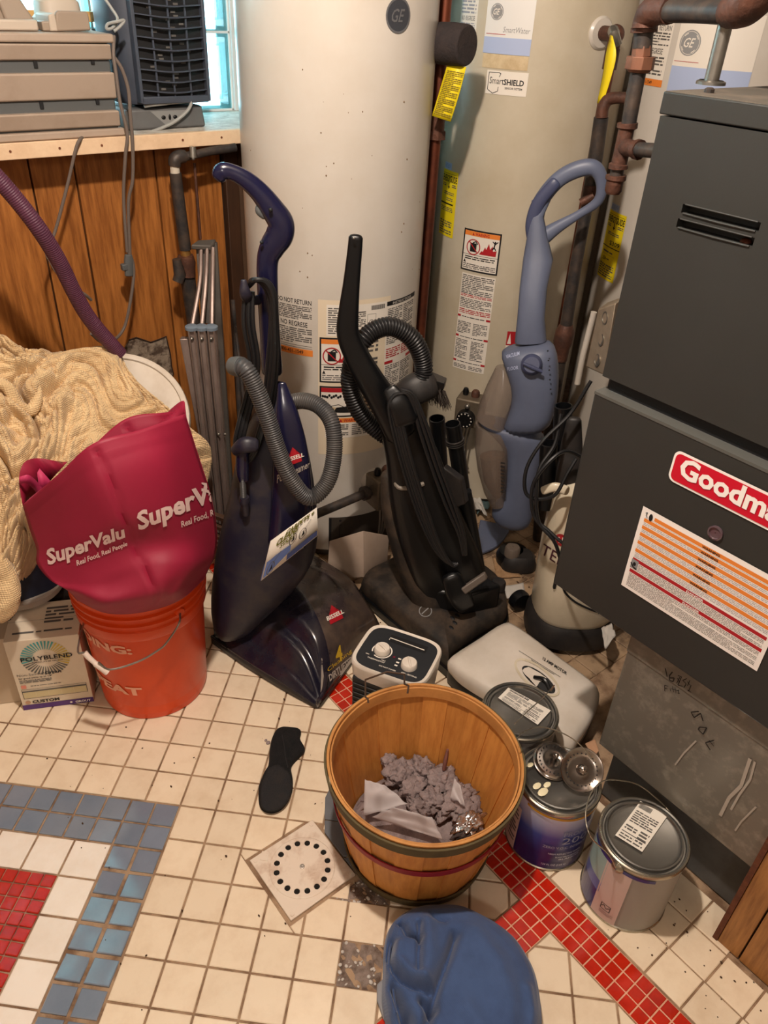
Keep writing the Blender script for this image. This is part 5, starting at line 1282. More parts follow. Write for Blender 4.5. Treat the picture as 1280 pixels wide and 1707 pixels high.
# moulded handle ears and wire handle
e1 = PC(300, 1020, bc[0], bc[1], brad(.285)+.008); e2 = 2*bc - e1; e2[2] = e1[2]
for e in (e1, e2):
    n_ = A(e[0]-bc[0], e[1]-bc[1], 0); n_ /= np.linalg.norm(n_); mb = MB(); mb.cyl(e-n_*.006, e+n_*.004, .012, .010, n=16); t.add('handle_ear', mb, M_bucket, bevel=.001)
m_ = H(148,1095,1.27); 
pw = [e1, H(298,1040,1.325), H(277,1072,1.315), H(262,1085,1.31), H(230,1103,1.305), H(184,1116,1.305), H(164,1104,1.31)]
mb = MB(); mb.tube(pw, .0022, 8, k=5); hd_ = t.add('wire_handle', mb, M_steel)
pl_ = [H(140,1086,1.265), H(160,1110,1.252), H(182,1123,1.242)]
mb = MB(); mb.tube([H(141,1088,1.33), H(147,1095,1.325), H(158,1105,1.318), H(160,1107,1.316), H(171,1115,1.31), H(179,1121,1.306)], [rpx(pl_[0], 5.2), rpx(pl_[0],5), rpx(pl_[0],4.6), rpx(pl_[0],5.4), rpx(pl_[0],5.6), rpx(pl_[0],6)], 14, k=3); t.add('grip_tube', mb, mat('grip_white', (232,214,200), .4), hd_)
mb = MB(); mb.tube([H(141,1088,1.33), A(*H(130,1080,1.35)), e2*.5+H(130,1070,1.37)*.5, e2], .0022, 8, k=5); t.add('wire_handle', mb, M_steel)
# maroon shopping bag slumped on the bucket
M_bag = mat('maroon_bag', (148,26,56), 0.55, col2=(124,18,44), nscale=5, namt=.4, bump=.06, bscale=500)
M_bagin = mat('bag_strap', (182,48,92), 0.6)
rowsb = [
 [(38,842,1.42),(98,790,1.36),(156,739,1.33),(235,716,1.36),(308,690,1.42)],
 [(49,880,1.42),(120,832,1.34),(178,802,1.30),(265,772,1.33),(330,762,1.42)],
 [(61,915,1.41),(138,885,1.325),(205,862,1.29),(288,842,1.32),(352,832,1.42)],
 [(62,940,1.40),(150,932,1.325),(228,908,1.305),(305,900,1.325),(361,890,1.42)],
 [(84,967,1.37),(162,972,1.305),(243,948,1.285),(315,940,1.30),(358,925,1.41)],
 [(114,985,1.34),(175,1003,1.285),(258,995,1.268),(300,978,1.29),(350,943,1.40)],
 [(128,1000,1.36),(178,1022,1.325),(240,1020,1.315),(300,1000,1.33),(340,965,1.40)]]
ctb = [[H(*p) for p in r] for r in rowsb]
Gb = gridsurf(ctb, 12, 10); NR, NC = len(Gb), len(Gb[0])
front = []
for i in range(NR):
    row = []
    for j in range(NC):
        u, v = j/(NC-1), i/(NR-1); p = A(*Gb[i][j]); d_ = CAM-p; d_ /= np.linalg.norm(d_)
        cre = -.009*math.exp(-((u-.5-.015*math.sin(v*9))/.012)**2)*(1 if v > .02 else 0)      # deep vertical fold
        wr = .010*mnoise.noise(Vector((u*3.2, v*5, 2)))*v + .022*v**3*mnoise.noise(Vector((u*6+v*3, v*4, 8)))
        wr += .009*math.exp(-((v-.86-.14*abs(u-.55))/.045)**2)*math.sin(u*11)*1.0
        hem = .0018 if v < .075 else 0
        row.append(p + d_*(cre+wr+hem))
    front.append(row)
back = []
for i in range(NR):
    v = i/(NR-1); row = []
    for j in range(NC):
        u = j/(NC-1); p = A(*front[i][j]); bow = math.sin(math.pi*min(max(u, 0), 1)); hz = A(.54, .63, 0)/.83
        row.append(p + hz*(.012+.15*bow) - A(0, 0, .035*bow*(1-v)) if 0 < j < NC-1 else p + hz*.002)
    back.append(row)
t = Thing('shopping_bag', 'maroon fabric shopping bag with white lettering slumped on the orange bucket', 'bag', (bc[0]-.03, bc[1]-.02, .36))
mb = MB(); mb.surf(front); fo = t.add('front_panel', mb, M_bag, angle=60, solid=.0012)
mb = MB(); mb.surf(back); t.add('back_panel', mb, M_bag, angle=60, solid=.0012)
mb = MB(); mb.surf([front[-1], [0.5*(A(*a)+A(*b))-A(0,0,.004) for a, b in zip(front[-1], back[-1])], back[-1]]); t.add('bag_bottom', mb, M_bag, solid=.0012)
# raised corner flaps at the mouth
mb = MB(); a = [H(308,690,1.42), H(306,668,1.44), H(285,682,1.47), H(264,705,1.50)]; b = [H(312,706,1.425), H(308,694,1.43), H(290,706,1.43), H(262,712,1.40)]
mb.surf([catmull(a, 4), catmull(b, 4)]); t.add('mouth_flap', mb, M_bag, solid=.001)
mb = MB(); a = catmull([H(38,842,1.42), H(32,800,1.44), H(40,772,1.46), H(62,764,1.50), H(102,770,1.50)], 5); b = catmull([H(44,846,1.43), H(52,830,1.46), H(70,815,1.49), H(85,800,1.51), H(112,770,1.44)], 5)
mb.surf([a, b]); t.add('mouth_flap', mb, M_bag, solid=.001)
mb = MB(); a = catmull([H(32,795,1.43), H(48,792,1.43), H(64,805,1.45), H(76,822,1.46)], 5); b = catmull([H(33,807,1.43), H(44,806,1.43), H(58,818,1.45), H(66,834,1.46)], 5)
mb.surf([a, b]); t.add('strap', mb, M_bagin, solid=.0015)
mb = MB(); a = [H(62,788,1.47), H(66,781,1.475), H(88,806,1.46)]; b = [H(64,806,1.46), H(70,815,1.46), H(80,818,1.46)]; mb.surf([a, b]); t.add('strap', mb, M_bagin, solid=.0015)
bv = bvh_of(fo)
M_let = mat('bag_lettering', (226,196,190), .5)
d = Decal(); d.text('SuperValu', 0, .42, 1, .52, M_let, 2, bold=.035); d.text('Real Food, Real People', .36, .02, 1.02, .20, M_let, 2, bold=.02)
d.cut(.03, .2).build('lettering', t, on_px(bv, [(77,912),(205,872),(210,910),(84,962)]), fo, base=.0014)
d = Decal(); d.text('SuperValu', 0, .42, 1, .52, M_let, 2, bold=.035); d.text('Real Food, Real People', .42, .04, 1.02, .17, M_let, 2, bold=.02)
fo2 = on_px(bv, [(226,850),(388,782),(396,846),(234,906)])
d.v = [v for v in d.v]
def clipped(u, v, h):
    return fo2(min(u, .75), v, h)
# keep only letters lying on the visible panel
d.cut(.012, .2); keep = [k for k, f_ in enumerate(d.f) if max(d.v[i][0] for i in f_) < .745]
d.f = [d.f[k] for k in keep]; d.m = [d.m[k] for k in keep]
d.build('lettering', t, clipped, fo, base=.0014)
# grout box, second carton, navy tote
M_card = mat('white_carton', (222,208,186), 0.6, col2=(204,188,164), nscale=10, namt=.4)
M_cardd = mat('carton_side', (190,170,146), .7)
M_purple = mat('carton_purple', (84,52,120), .5)
M_teal = mat('carton_teal', (70,160,160), .5); M_yel2 = mat('carton_yellow', (206,180,70), .5); M_gryp = mat('carton_grey', (96,96,92), .5)
g0, g1 = G(40,1184), G(157,1169); ex = (g1-g0)/np.linalg.norm(g1-g0); ey = A(-ex[1], ex[0], 0); W_ = np.linalg.norm(g1-g0); Hb = .224; D_ = .13
t = Thing('grout_box', 'white carton of powdered grout with a purple base stripe beside the bucket', 'box', g0+ex*W_/2+ey*D_/2)
R = np.stack([ex, ey, A(0,0,1)], 1)
mb = MB(); mb.box(g0+ex*W_/2+ey*D_/2+A(0,0,Hb/2+.0005), (W_, D_, Hb), R=R); t.add('carton', mb, M_card, bevel=.0012)
f = on_plane(g0, ex, A(0,0,1), -ey); d = Decal(); w = W_; H_ = Hb
d.rect(0, .001, w, .017, M_purple, 1); cx, cy = w*.49, H_*.73
for k in range(40):
    a = math.radians(k*9); r0, r1 = w*.17, w*.33
    m_ = M_teal if 60 < k*9 < 190 else (M_yel2 if (k*9 <= 60 or k*9 > 330) else M_gryp)
    da = math.radians(2.4); d.poly([(cx+r0*math.cos(a-da*.6), cy+r0*math.sin(a-da*.6)), (cx+r1*math.cos(a-da), cy+r1*math.sin(a-da)), (cx+r1*math.cos(a+da), cy+r1*math.sin(a+da)), (cx+r0*math.cos(a+da*.6), cy+r0*math.sin(a+da*.6))], m_, 1)
d.text('POLYBLEND', w*.16, cy-.004, w*.86, .013, M_ink, 3, bold=.02); d.text("AMERICA'S #1 GROUT", w*.30, cy-.012, w*.72, .004, M_inks, 3, bold=.02)
d.text('Non-Sanded', w*.05, H_*.505, w*.42, .008, M_inks, 2); d.text('Grout', w*.43, H_*.505, w*.66, .009, M_ink, 2, bold=.03)
d.text('for grout joints up to 1/8"', w*.06, H_*.465, w*.52, .005, M_ink, 2, bold=.02); d.lines(w*.06, H_*.40, w*.5, H_*.45, 3, M_inks, 2, seed=3)
d.rect(w*.06, H_*.325, w*.13, H_*.375, mat('carton_pink', (222,140,120), .5), 2); d.lines(w*.19, H_*.345, w*.62, H_*.36, 1, M_inks, 2, seed=8)
d.frame(w*.05, H_*.17, w*.95, H_*.31, .0008, M_ink, 2); d.rect(w*.055, H_*.27, w*.945, H_*.285, M_inks, 3); d.rect(w*.06, H_*.18, w*.94, H_*.265, mat('tile_print', (206,192,150), .5), 2)
for k in range(1, 5): d.rect(w*(.06+.175*k), H_*.18, w*(.063+.175*k), H_*.265, M_card, 3)
d.text('CUSTOM', w*.15, H_*.095, w*.53, .009, M_ink, 2, bold=.04); d.disc(w*.09, H_*.115, .006, .0055, mat('print_copper', (190,150,120), .5), 2)
d.text('GROUT', w*.74, .005, w*.96, .007, M_signw, 3, bold=.04); d.disc(w*.68, .009, .003, .003, M_signw, 3)
d.build('front_print', t, f)
f = on_plane(g0+A(0,0,Hb+.0006), ex, ey, A(0,0,1)); d = Decal(); d.lines(w*.1, .02, w*.9, .03, 1, M_inks, 1, seed=2); d.rect(0, D_*.5, w, D_*.505, M_gryp, 1); d.text('CUSTOM', w*.02, D_*.55, w*.35, .012, M_ink, 1, bold=.03, rot=1.2); d.lines(w*.5, .05, w*.9, .11, 5, M_inks, 1, seed=6)
d.build('top_print', t, f)
t = Thing('carton', 'second pale carton standing left of and behind the grout box', 'box', g0-ex*.10+ey*.13)
mb = MB(); mb.box(g0-ex*.075+ey*.09+A(0,0,.105), (.14, .12, .208), R=R); t.add('carton', mb, M_cardd, bevel=.0012)
M_navy = mat('navy_fabric', (30,38,60), .6, col2=(22,26,42), nscale=30)
t = Thing('navy_tote', 'navy plastic tub with a white label behind the shopping bag', 'tub', (.25, 1.62, 0))
ctn = A(.265, 1.665, 0)
mb = MB(); mb.loft([[ctn + A(rr*.085*math.copysign(abs(math.cos(a))**.6, math.cos(a)), rr*.09*math.copysign(abs(math.sin(a))**.6, math.sin(a)), z) for a in (2*math.pi*k/28 for k in range(28))] for rr, z in ((.93,.245),(.96,.27),(1.0,.40),(1.02,.43))]); t.add('tub', mb, M_navy)
mb = MB(); mb.loft([[ctn + A(rr*.09*math.cos(a), rr*.095*math.sin(a), z) for a in (2*math.pi*k/28 for k in range(28))] for rr, z in ((1.0,.232),(1.06,.236),(1.06,.250),(1.0,.254))]); t.add('pale_rim', mb, mat('pale_rim', (170,160,150), .5))
mb = MB(); mb.ext((.18, 1.635, .001), (.36, 1.775, .232)); t.add('crate_base', mb, mat('dark_crate', (46,38,34), .7), bevel=.004)
d = Decal(); d.rect(0, 0, 1, 1, M_paper, 1); d.lines(.1, .1, .9, .9, 6, M_inks, 2, seed=3)
bv = bvh_of(t.o.children[0]); d.build('label', t, on_px(bv, [(40,918),(64,910),(76,945),(60,955)]))

t = Thing('slatted_board', 'brown slatted wooden board wedged behind the maroon bag beside the carpet cleaner', 'board', G(372, 985))
for k in range(4):
    a, b = H(338+k*2, 852+k*15, 1.66), H(376-k*1.5, 866+k*17, 1.64); mb = MB(); mb.hexa([a-A(0,0,.012), b-A(0,0,.012), b+A(.01,.01,-.012), a+A(.01,.01,-.012), a, b, b+A(.01,.01,0), a+A(.01,.01,0)]); t.add('slat', mb, M_dkwood, bevel=.001)
mb = MB(); a = H(372, 860, 1.665); mb.ext((a[0]-.005, a[1]-.005, .001), (a[0]+.005, a[1]+.005, a[2])); t.add('post', mb, M_dkwood)
# ------------------------------------------------------------------ vacuum cleaners
M_navyp = mat('navy_gloss', (22,22,50), 0.22, col2=(30,28,46), nscale=9, namt=.6, bump=.02, coat=.2)
M_navyd = mat('navy_dusty', (28,27,44), 0.45, col2=(62,55,52), nscale=14, namt=.7, ncontrast=(.45,.7))
M_headb = mat('smoky_brown_plastic', (54,45,46), 0.25, col2=(98,80,66), nscale=11, namt=.8, ncontrast=(.42,.66), coat=.3, rough2=.6)
M_headn = mat('smoky_navy_plastic', (24,23,38), 0.2, col2=(62,54,52), nscale=12, namt=.5, coat=.3)
M_charc = mat('charcoal_plastic', (34,32,32), 0.5, col2=(60,53,48), nscale=16, namt=.5)
M_dusty = mat('dusty_black', (34,30,27), 0.62, col2=(88,72,58), nscale=12, namt=.75, ncontrast=(.42,.7), bump=.15, bscale=200)
M_hoseg = mat('grey_hose', (62,62,64), 0.45, col2=(84,78,72), nscale=12)
M_hoseb = mat('black_ribbed_hose', (30,29,30), 0.4)
M_cordb = mat('black_cord', (24,24,26), 0.45)
M_lgrey = mat('grey_print', (170,160,150), .5)
M_bluep = mat('blue_grey_plastic', (96,104,126), 0.42, col2=(84,90,110), nscale=6, bump=.02)
M_blued = mat('dark_blue_plastic', (66,72,100), 0.4)
M_cupp = mat('smoked_cup', (128,114,104), 0.2, alpha=.62, coat=.3)
M_cream2 = mat('cream_plastic', (218,206,182), 0.35, col2=(186,172,148), nscale=6, coat=.1)
M_whitep = mat('white_plastic', (222,212,200), 0.32, col2=(200,186,168), nscale=9, coat=.1)
def ring_at(c, ex, ey, rx, ry, p=1.0, n=24, ph=0):
    """superellipse ring; p<1 boxier"""
    return [c + ex*rx*math.copysign(abs(math.cos(a))**p, math.cos(a)) + ey*ry*math.copysign(abs(math.sin(a))**p, math.sin(a)) for a in (ph+2*math.pi*k/n for k in range(n))]
def sweep_flat(pts, n=18, k=6, p=.8, dep=.6, up=A(0,0,1)):
    """pts (x, y, halfwidth_px, hd, depth ratio): section spanned by the in-picture normal and the viewing direction"""
    Q = catmull([np.r_[H(a, b, c), rpx(H(a, b, c), w), (rest[0] if rest else dep)] for a, b, w, c, *rest in pts], k); mb = MB(); R_ = []
    for i, q in enumerate(Q):
        T = (Q[min(i+1, len(Q)-1)]-Q[max(i-1, 0)])[:3]; T /= np.linalg.norm(T)+1e-9; vd = q[:3]-CAM; vd -= T*(vd@T); vd /= np.linalg.norm(vd); a = np.cross(T, vd)
        R_.append(ring_at(q[:3], a, vd, q[3], q[3]*q[4], p, n))
    # rounded ends
    def close(r, f): c = np.mean(np.array(r), 0); return [c + (A(*x)-c)*f for x in r]
    T0 = (Q[0]-Q[1])[:3]; T0 /= np.linalg.norm(T0)+1e-9; T1 = (Q[-1]-Q[-2])[:3]; T1 /= np.linalg.norm(T1)+1e-9
    r0, r1 = Q[0][3], Q[-1][3]
    R_ = [[A(*x)+T0*r0*.45 for x in close(R_[0], .35)], [A(*x)+T0*r0*.30 for x in close(R_[0], .78)]] + R_ + [[A(*x)+T1*r1*.30 for x in close(R_[-1], .78)], [A(*x)+T1*r1*.45 for x in close(R_[-1], .35)]]
    mb.loft(R_); return mb
def wire(pts, r, k=8, n=8):
    mb = MB(); mb.tube([H(*p) for p in pts], r, n, k=k); return mb
# ================= carpet cleaner (navy)
t = Thing('carpet_cleaner', 'navy upright carpet cleaner with a curved handle and wide smoky brown foot', 'vacuum cleaner', (.82, 1.32, 0))
CC = t
t.add('handle', sweep_flat([(364,296,12,1.60),(370,286,14,1.60),(386,287,13,1.60),(410,300,15,1.60),(434,322,17,1.60),(455,350,20,1.60),(468,372,22,1.60),(466,392,23,1.60),(454,412,21,1.60),(446,435,18,1.60),(446,480,17.5,1.60),(449,540,17,1.61),(454,620,17,1.62)], p=.9, dep=.75), M_navyp, angle=60)
t.add('trigger', sweep_flat([(438,338,5,1.60),(433,350,8,1.60),(442,360,7,1.60)], dep=.9), M_slate)
mb = MB(); 
for q in ((451,349),(436,404),(358,297)): mb.sphere(H(q[0], q[1], 1.585), .004, 8, 6)
mb = MB(); mb.sphere(H(451,350,1.575), .0045, 8, 6); t.add('handle_screw', mb, M_ink)
mb = MB(); mb.sphere(H(436,404,1.578), .0040, 8, 6); t.add('handle_screw', mb, M_ink)
# body: tall tapering shell
def shell_px(rows, n=26, p=.8, front=.5, back=.6):
    """rows (xl, xr, y, hd, depth_m): closed shell of cross sections between two image points"""
    R_ = []
    for xl, xr, y0, y1, hd, dep in rows:
        a, b = H(xl, y0, hd), H(xr, y1, hd); c = (a+b)/2; ex = (b-a)/2; rx = np.linalg.norm(ex); ex /= rx; vd = A(c[0], c[1], 0); vd /= np.linalg.norm(vd); vd -= ex*(vd@ex); vd /= np.linalg.norm(vd)
        R_.append(ring_at(c, ex, vd, rx, dep, p, n))
    return R_
rows = [(455,474,636,632,1.60,.012),(440,492,668,668,1.60,.04),(405,505,720,712,1.60,.058),(392,518,770,765,1.59,.070),(384,528,820,830,1.58,.078),(368,532,880,890,1.57,.085),(356,524,940,925,1.57,.09),(350,500,1000,960,1.57,.09),(352,440,1040,1010,1.57,.08),(368,420,1062,1035,1.565,.06)]
mb = MB(); rr_ = shell_px(rows); mb.loft(rr_); bd = t.add('body', mb, M_navyd, sub=1, angle=60)
# raised glossy spine on the right half of the body
bvb = bvh_of(bd)
t.add('front_shell', sweep_flat([(470,640,7,1.535),(478,690,19,1.515),(484,740,27,1.505),(486,790,32,1.497),(486,850,35,1.49),(478,905,32,1.485)], p=.75, dep=.5), M_navyp, angle=60)
# wand clip, knob, spray tool
t.add('tool_holder', sweep_flat([(392,752,9,1.50),(408,742,14,1.49),(426,742,12,1.49)], dep=.9), M_navyd)
t.add('tool_neck', sweep_flat([(404,752,11,1.50),(404,785,11,1.50),(406,800,9,1.50)], dep=.9), M_navyp)
mb = MB(); P = catmull([H(404,795,1.495), H(406,832,1.495)], 1); Q = resample([np.r_[p, 0] for p in P], .0011); mb.tube([q[:3] for q in Q], [.0062+.0012*(i % 2) for i in range(len(Q))], 10); t.add('hose_tail', mb, M_hoseg, angle=80)
mb = MB(); mb.tube([H(407,828,1.495), H(407,834,1.495), H(408,838,1.495)], [.011, .013, .012], 16); mb.tube([H(408,838,1.495), H(410,858,1.495)], [.011, .008], 12); t.add('tool_knob', mb, M_navyd)
# grey hose: front run, loop and return
hp = [H(396,612,1.50), H(410,616,1.48), H(428,650,1.47), H(447,700,1.46), H(465,755,1.45), H(486,800,1.44), H(515,830,1.44), H(545,805,1.46), H(557,755,1.49), H(553,705,1.52), H(532,677,1.55), H(505,668,1.575), H(480,672,1.60)]
hr = rpx(hp[3], 15)
t.add('hose', ribbed(hp, hr, .0050, .12), M_hoseg, angle=80)
mb = MB(); a, b = H(388,610,1.51), H(403,612,1.49); mb.tube([a, a*.5+b*.5, b], [hr*1.0, hr*1.12, hr*1.1], 18); t.add('hose_cuff', mb, M_slate)
# cord loops over the upper hook
for k, (dx, hd) in enumerate(((0,1.56),(8,1.55),(15,1.545),(22,1.555))):
    t.add('cord_loop', wire([(414+dx*.2,478-dx*.2,hd+.02),(420+dx*.3,467,hd),(434+dx*.55,470,hd),(447+dx*.5,492,hd),(452+dx*.35,530,hd),(447+dx*.7,600,hd),(440+dx*.6,680,hd+.01)], .0052), M_cordb)
for k, dx in enumerate((0, 7, 13)):
    t.add('cord_loop', wire([(408+dx,486,1.57),(406+dx*1.2,540,1.56),(416+dx*1.1,600,1.56),(412+dx,650,1.56),(398+dx,705,1.53),(392+dx,740,1.52),(402+dx*.8,768,1.51),(420+dx*.6,752,1.51),(436+dx*.5,705,1.53)], .0048), M_cordb)
t.add('cord_hook', sweep_flat([(406,468,5,1.56),(409,490,10,1.56),(418,500,8,1.58),(432,500,8,1.60)], dep=.8), M_navyd)
# foot
Bp, Cp, Ap = G(530,1175,.0), G(632,1040,.0), G(383,1058,.0)
def foot_row(P):  return catmull(P, 8)
top = [
 [G(352,1062,.025), G(384,1030,.09), G(425,998,.14), G(470,958,.17), G(495,938,.17), G(516,922,.13)],
 [G(405,1100,.025), G(430,1062,.075), G(468,1028,.125), G(507,990,.155), G(545,968,.15), G(580,962,.09)],
 [G(470,1140,.025), G(490,1110,.06), G(516,1078,.095), G(540,1058,.115), G(580,1035,.10), G(618,1015,.055)],
 [G(527,1176,.014), G(533,1172,.018), G(541,1162,.02), G(556,1142,.02), G(592,1094,.016), G(632,1040,.014)]]
Gt = gridsurf(top, 9, 12); NR, NC = len(Gt), len(Gt[0])
surf_ = []
for i in range(NR):
    row = []
    for j in range(NC):
        u, v = j/(NC-1), i/(NR-1); p = A(*Gt[i][j]); bulge = (.010*math.exp(-((u-.28)/.05)**2) + .008*math.exp(-((u-.46)/.06)**2) - .007*math.exp(-((u-.17)/.05)**2) - .006*math.exp(-((u-.38)/.04)**2) + .006*math.exp(-((u-.84)/.05)**2) - .004*math.exp(-((u-.72)/.08)**2))*math.sin(math.pi*min(1, .15+v*.85))
        row.append(p + A(0, 0, bulge))
    surf_.append(row)
mb = MB()
ncut = int(NC*.60)
mb.surf([r[:ncut+1] for r in surf_], mi=1); mb.surf([r[ncut:] for r in surf_], mi=0)
foot = t.add('foot_cover', mb, [M_headb, M_headn], angle=80, weld=True, solid=.002)
# skirts down to the floor
def down(P, z=.004): return A(P[0], P[1], z)
edge = [r[0] for r in surf_]; f_edge = surf_[-1]; r_edge = [r[-1] for r in surf_][::-1]; b_edge = surf_[0][::-1]
mb = MB(); 
for e in (edge, f_edge, r_edge, b_edge): mb.surf([[A(*p) for p in e], [down(A(*p), .004) for p in e]])
t.add('foot_skirt', mb, M_charc, angle=60, solid=.002)
mb = MB(); mb.tube([H(352,1060,1.555), H(415,1105,1.49), H(447,1128,1.45), H(452,1136,1.44), H(525,1176,1.352)], .004, 8); t.add('bumper', mb, M_black)
mb = MB(); mb.tube([G(529,1176,.008), G(531,1168,.03), G(540,1150,.045), G(544,1120,.075)], .0055, 10, k=4); t.add('front_corner_rib', mb, M_headn)
mb = MB(); cw = H(368,1040,1.60); mb.lathe([(.001,-.02),(.045,-.02),(.048,0),(.045,.02),(.001,.02)], A(cw[0], cw[1], .05), 28, axis=A(.9,-.42,0)); t.add('wheel', mb, M_black)
bvf = bvh_of(foot)
M_bisr = mat('badge_red', (168,26,38), .4); M_gold = mat('gold_print', (196,160,40), .4)
d = Decal(); d.poly([(.05,.0),(.95,.0),(.95,.42),(.75,.42),(.5,1.0),(.25,.42),(.05,.42)], M_bisr, 2); d.text('BISSELL', -.08, .26, 1.12, .24, M_paper, 4, bold=.03)
d.cut(.1, .2).build('badge', t, on_px(bvf, [(541,1014),(563,1004),(573,1030),(549,1042)]), foot, base=.001)
d = Decal(); d.text('4', 0, 0, 1, 1, M_gold, 2, bold=.03); d.cut(.3, .3).build('numeral', t, on_px(bvf, [(557,1080),(568,1074),(571,1100),(560,1104)]), foot, base=.001)
d = Decal(); d.text('Cleaning', 0, .60, .75, .26, M_gold, 2, bold=.0); d.text('DIRTLIFTER POWER', 0, 0, 1.25, .42, M_lgrey, 2, bold=.03); d.cut(.08, .3).build('lettering', t, on_px(bvf, [(544,1110),(596,1066),(604,1090),(549,1136)]), foot, base=.001)
fs_ = [o for o in t.o.children if o.name.startswith('front_shell')][0]; bvs = bvh_of(fs_, bd)
d = Decal(); d.poly([(.0,.0),(1,.0),(1,.42),(.75,.42),(.5,1.0),(.25,.42),(0,.42)], M_bisr, 2); d.text('BISSELL', -.1, .25, 1.2, .24, M_paper, 4, bold=.03)
d.cut(.2, .2).build('badge', t, on_px(bvs, [(476,748),(499,742),(503,768),(482,776)]), fs_, base=.0012)
d = Decal(); d.text('PowerSteamer', 0, .3, 1, .55, M_lgrey, 2, shear=.3, bold=.01); d.cut(.08, .3).build('lettering', t, on_px(bvs, [(460,788),(514,764),(517,784),(463,812)]), fs_, base=.0012)
# coloured instruction sticker: its own slanted plate
a, b, c_, d_ = H(451,902,1.40), H(528,846,1.43), H(530,892,1.43), H(435,968,1.39)
e_ = H(468,930,1.445)
mb = MB(); mb.add([a, b, c_, d_], [(0,1,2,3)]); st = t.add('sticker_plate', mb, M_paper, solid=.002)
bvst = bvh_of(st); d = Decal()
d.poly([(0,0),(.5,.22),(.5,.42),(.2,.45),(0,.42)], mat('sticker_blue', (92,110,160), .5), 1); d.rect(.45,.0,1,.18, mat('sticker_navy', (60,70,110), .5), 1)
M_olive = mat('sticker_olive', (112,112,50), .5)
d.text('CLEANS', .16, .72, .62, .16, M_olive, 2, bold=.05, shear=.3); d.text('CARPETS +', .34, .86, .95, .12, M_olive, 2, bold=.05, shear=.3); d.text('STAIRS', .25, .58, .55, .10, M_olive, 2, bold=.05, shear=.3)
for cx, cy in ((.52,.55),(.72,.48),(.14,.18)): d.ring(cx, cy, .075, .16, .015, M_inks, 3); d.poly([(cx-.03,cy-.08),(cx+.04,cy-.05),(cx+.02,cy+.08)], M_ink, 3); d.stroke([(cx, cy+.05), (cx+.16, cy+.28)], .012, M_inks, 3)
d.cut(.1, .2).build('sticker_print', t, on_px(bvst, [(451,902),(528,846),(528,892),(435,968)]), st, base=.0012, dl=.0002)
# navy fin behind the hose (tank shoulder)
# ================= black upright vacuum
t = Thing('black_upright_vacuum', 'black upright vacuum with a long handle, ribbed hose and dusty square foot', 'vacuum cleaner', (1.28, 1.18, 0))
BV = t
t.add('handle', sweep_flat([(593,396,12,1.62),(591,420,12.5,1.62),(586,470,14,1.62),(581,520,17,1.62),(580,556,19,1.62),(594,592,21,1.62),(615,630,23,1.62),(640,670,25,1.625),(668,720,27,1.63)], p=.65, dep=.6), M_black, angle=60)
mb = MB(); mb.sphere(H(590,397,1.597), .003, 8, 6); t.add('handle_screw', mb, M_steel)
# spine and cord hooks
t.add('hose_spine', sweep_flat([(664,700,33,1.645),(686,760,44,1.65),(700,820,52,1.65),(718,880,58,1.655),(742,940,60,1.66),(762,985,54,1.67)], p=.6, dep=.45), mat('black_body', (15,15,16), .35), angle=60)
t.add('cord_hook', sweep_flat([(650,650,13,1.58),(664,672,19,1.57),(676,700,22,1.57)], p=.6, dep=.5), M_black)
t.add('cord_hook', sweep_flat([(752,962,17,1.58),(764,990,20,1.575),(776,1010,16,1.58)], p=.6, dep=.5), M_black)
rings_l = [(0,0),(7,3),(14,6),(20,9),(27,12)]
for k, (dx, dy) in enumerate(rings_l):
    t.add('cord_loop', wire([(672-dx*.5,655+dy,1.57),(656-dx*.3,660+dy,1.565),(648+dx*.6,685,1.56),(665+dx*.7,760,1.56),(690+dx*.7,840,1.565),(718+dx*.5,905,1.57),(742+dx*.4,935+dy*.5,1.575),(758+dx*.2,940,1.58)], .0046), M_cordb)
for k, dx in enumerate((0, 8, 15)):
    t.add('cord_loop', wire([(668,652-k*2,1.57),(684+dx*.4,664-k*2,1.57),(700+dx,720,1.57),(718+dx,775,1.575),(742+dx,840,1.58),(764+dx*.6,890,1.585),(772+dx*.3,925,1.59)], .0046), M_cordb)
# dust-bag housing on the left with oval maker mark
t.add('dust_housing', sweep_flat([(652,790,18,1.68),(668,840,34,1.68),(690,890,44,1.68),(715,945,52,1.68),(742,990,56,1.68),(760,1015,40,1.68)], p=.75, dep=.7), M_dusty, angle=60)
bvh_ = bvh_of(*[o for o in t.o.children if o.name.startswith('dust_housing')])
d = Decal(); d.ring(.5,.5,.5,.5,.075, M_logo, 1); d.text('BISSELL', .08, .40, .92, .18, M_logo, 1, bold=.02)
ovf = on_px(bvh_, [(659,862),(694,842),(714,886),(680,912)])
d = Decal(); d.ring(0,0,.5,.24,.04, M_logo, 1); d.rect(-.42,-.05,.42,.05, M_logo, 1)
th = math.radians(-52); fov = lambda u, v, h: on_px(bvh_, [(0,1),(1,1),(1,0),(0,0)])(0,0,h) 
def oval(u, v, h):
    px_ = 684 + (u*math.cos(th) + v*math.sin(-th)*1.0)*52*1.0; py_ = 878 - (u*math.sin(th) + v*math.cos(th))*62
    dd = ray(px_, py_); hit = bvh_.ray_cast(Vector(CAM), Vector(dd))
    if hit[0] is None: hit = bvh_.find_nearest(Vector(CAM+dd*1.5))
    n_ = A(*hit[1]); n_ = n_ if n_ @ dd < 0 else -n_; return A(*hit[0]) + n_*h
d.cut(.06, .1).build('oval_badge', t, oval, base=.0012)
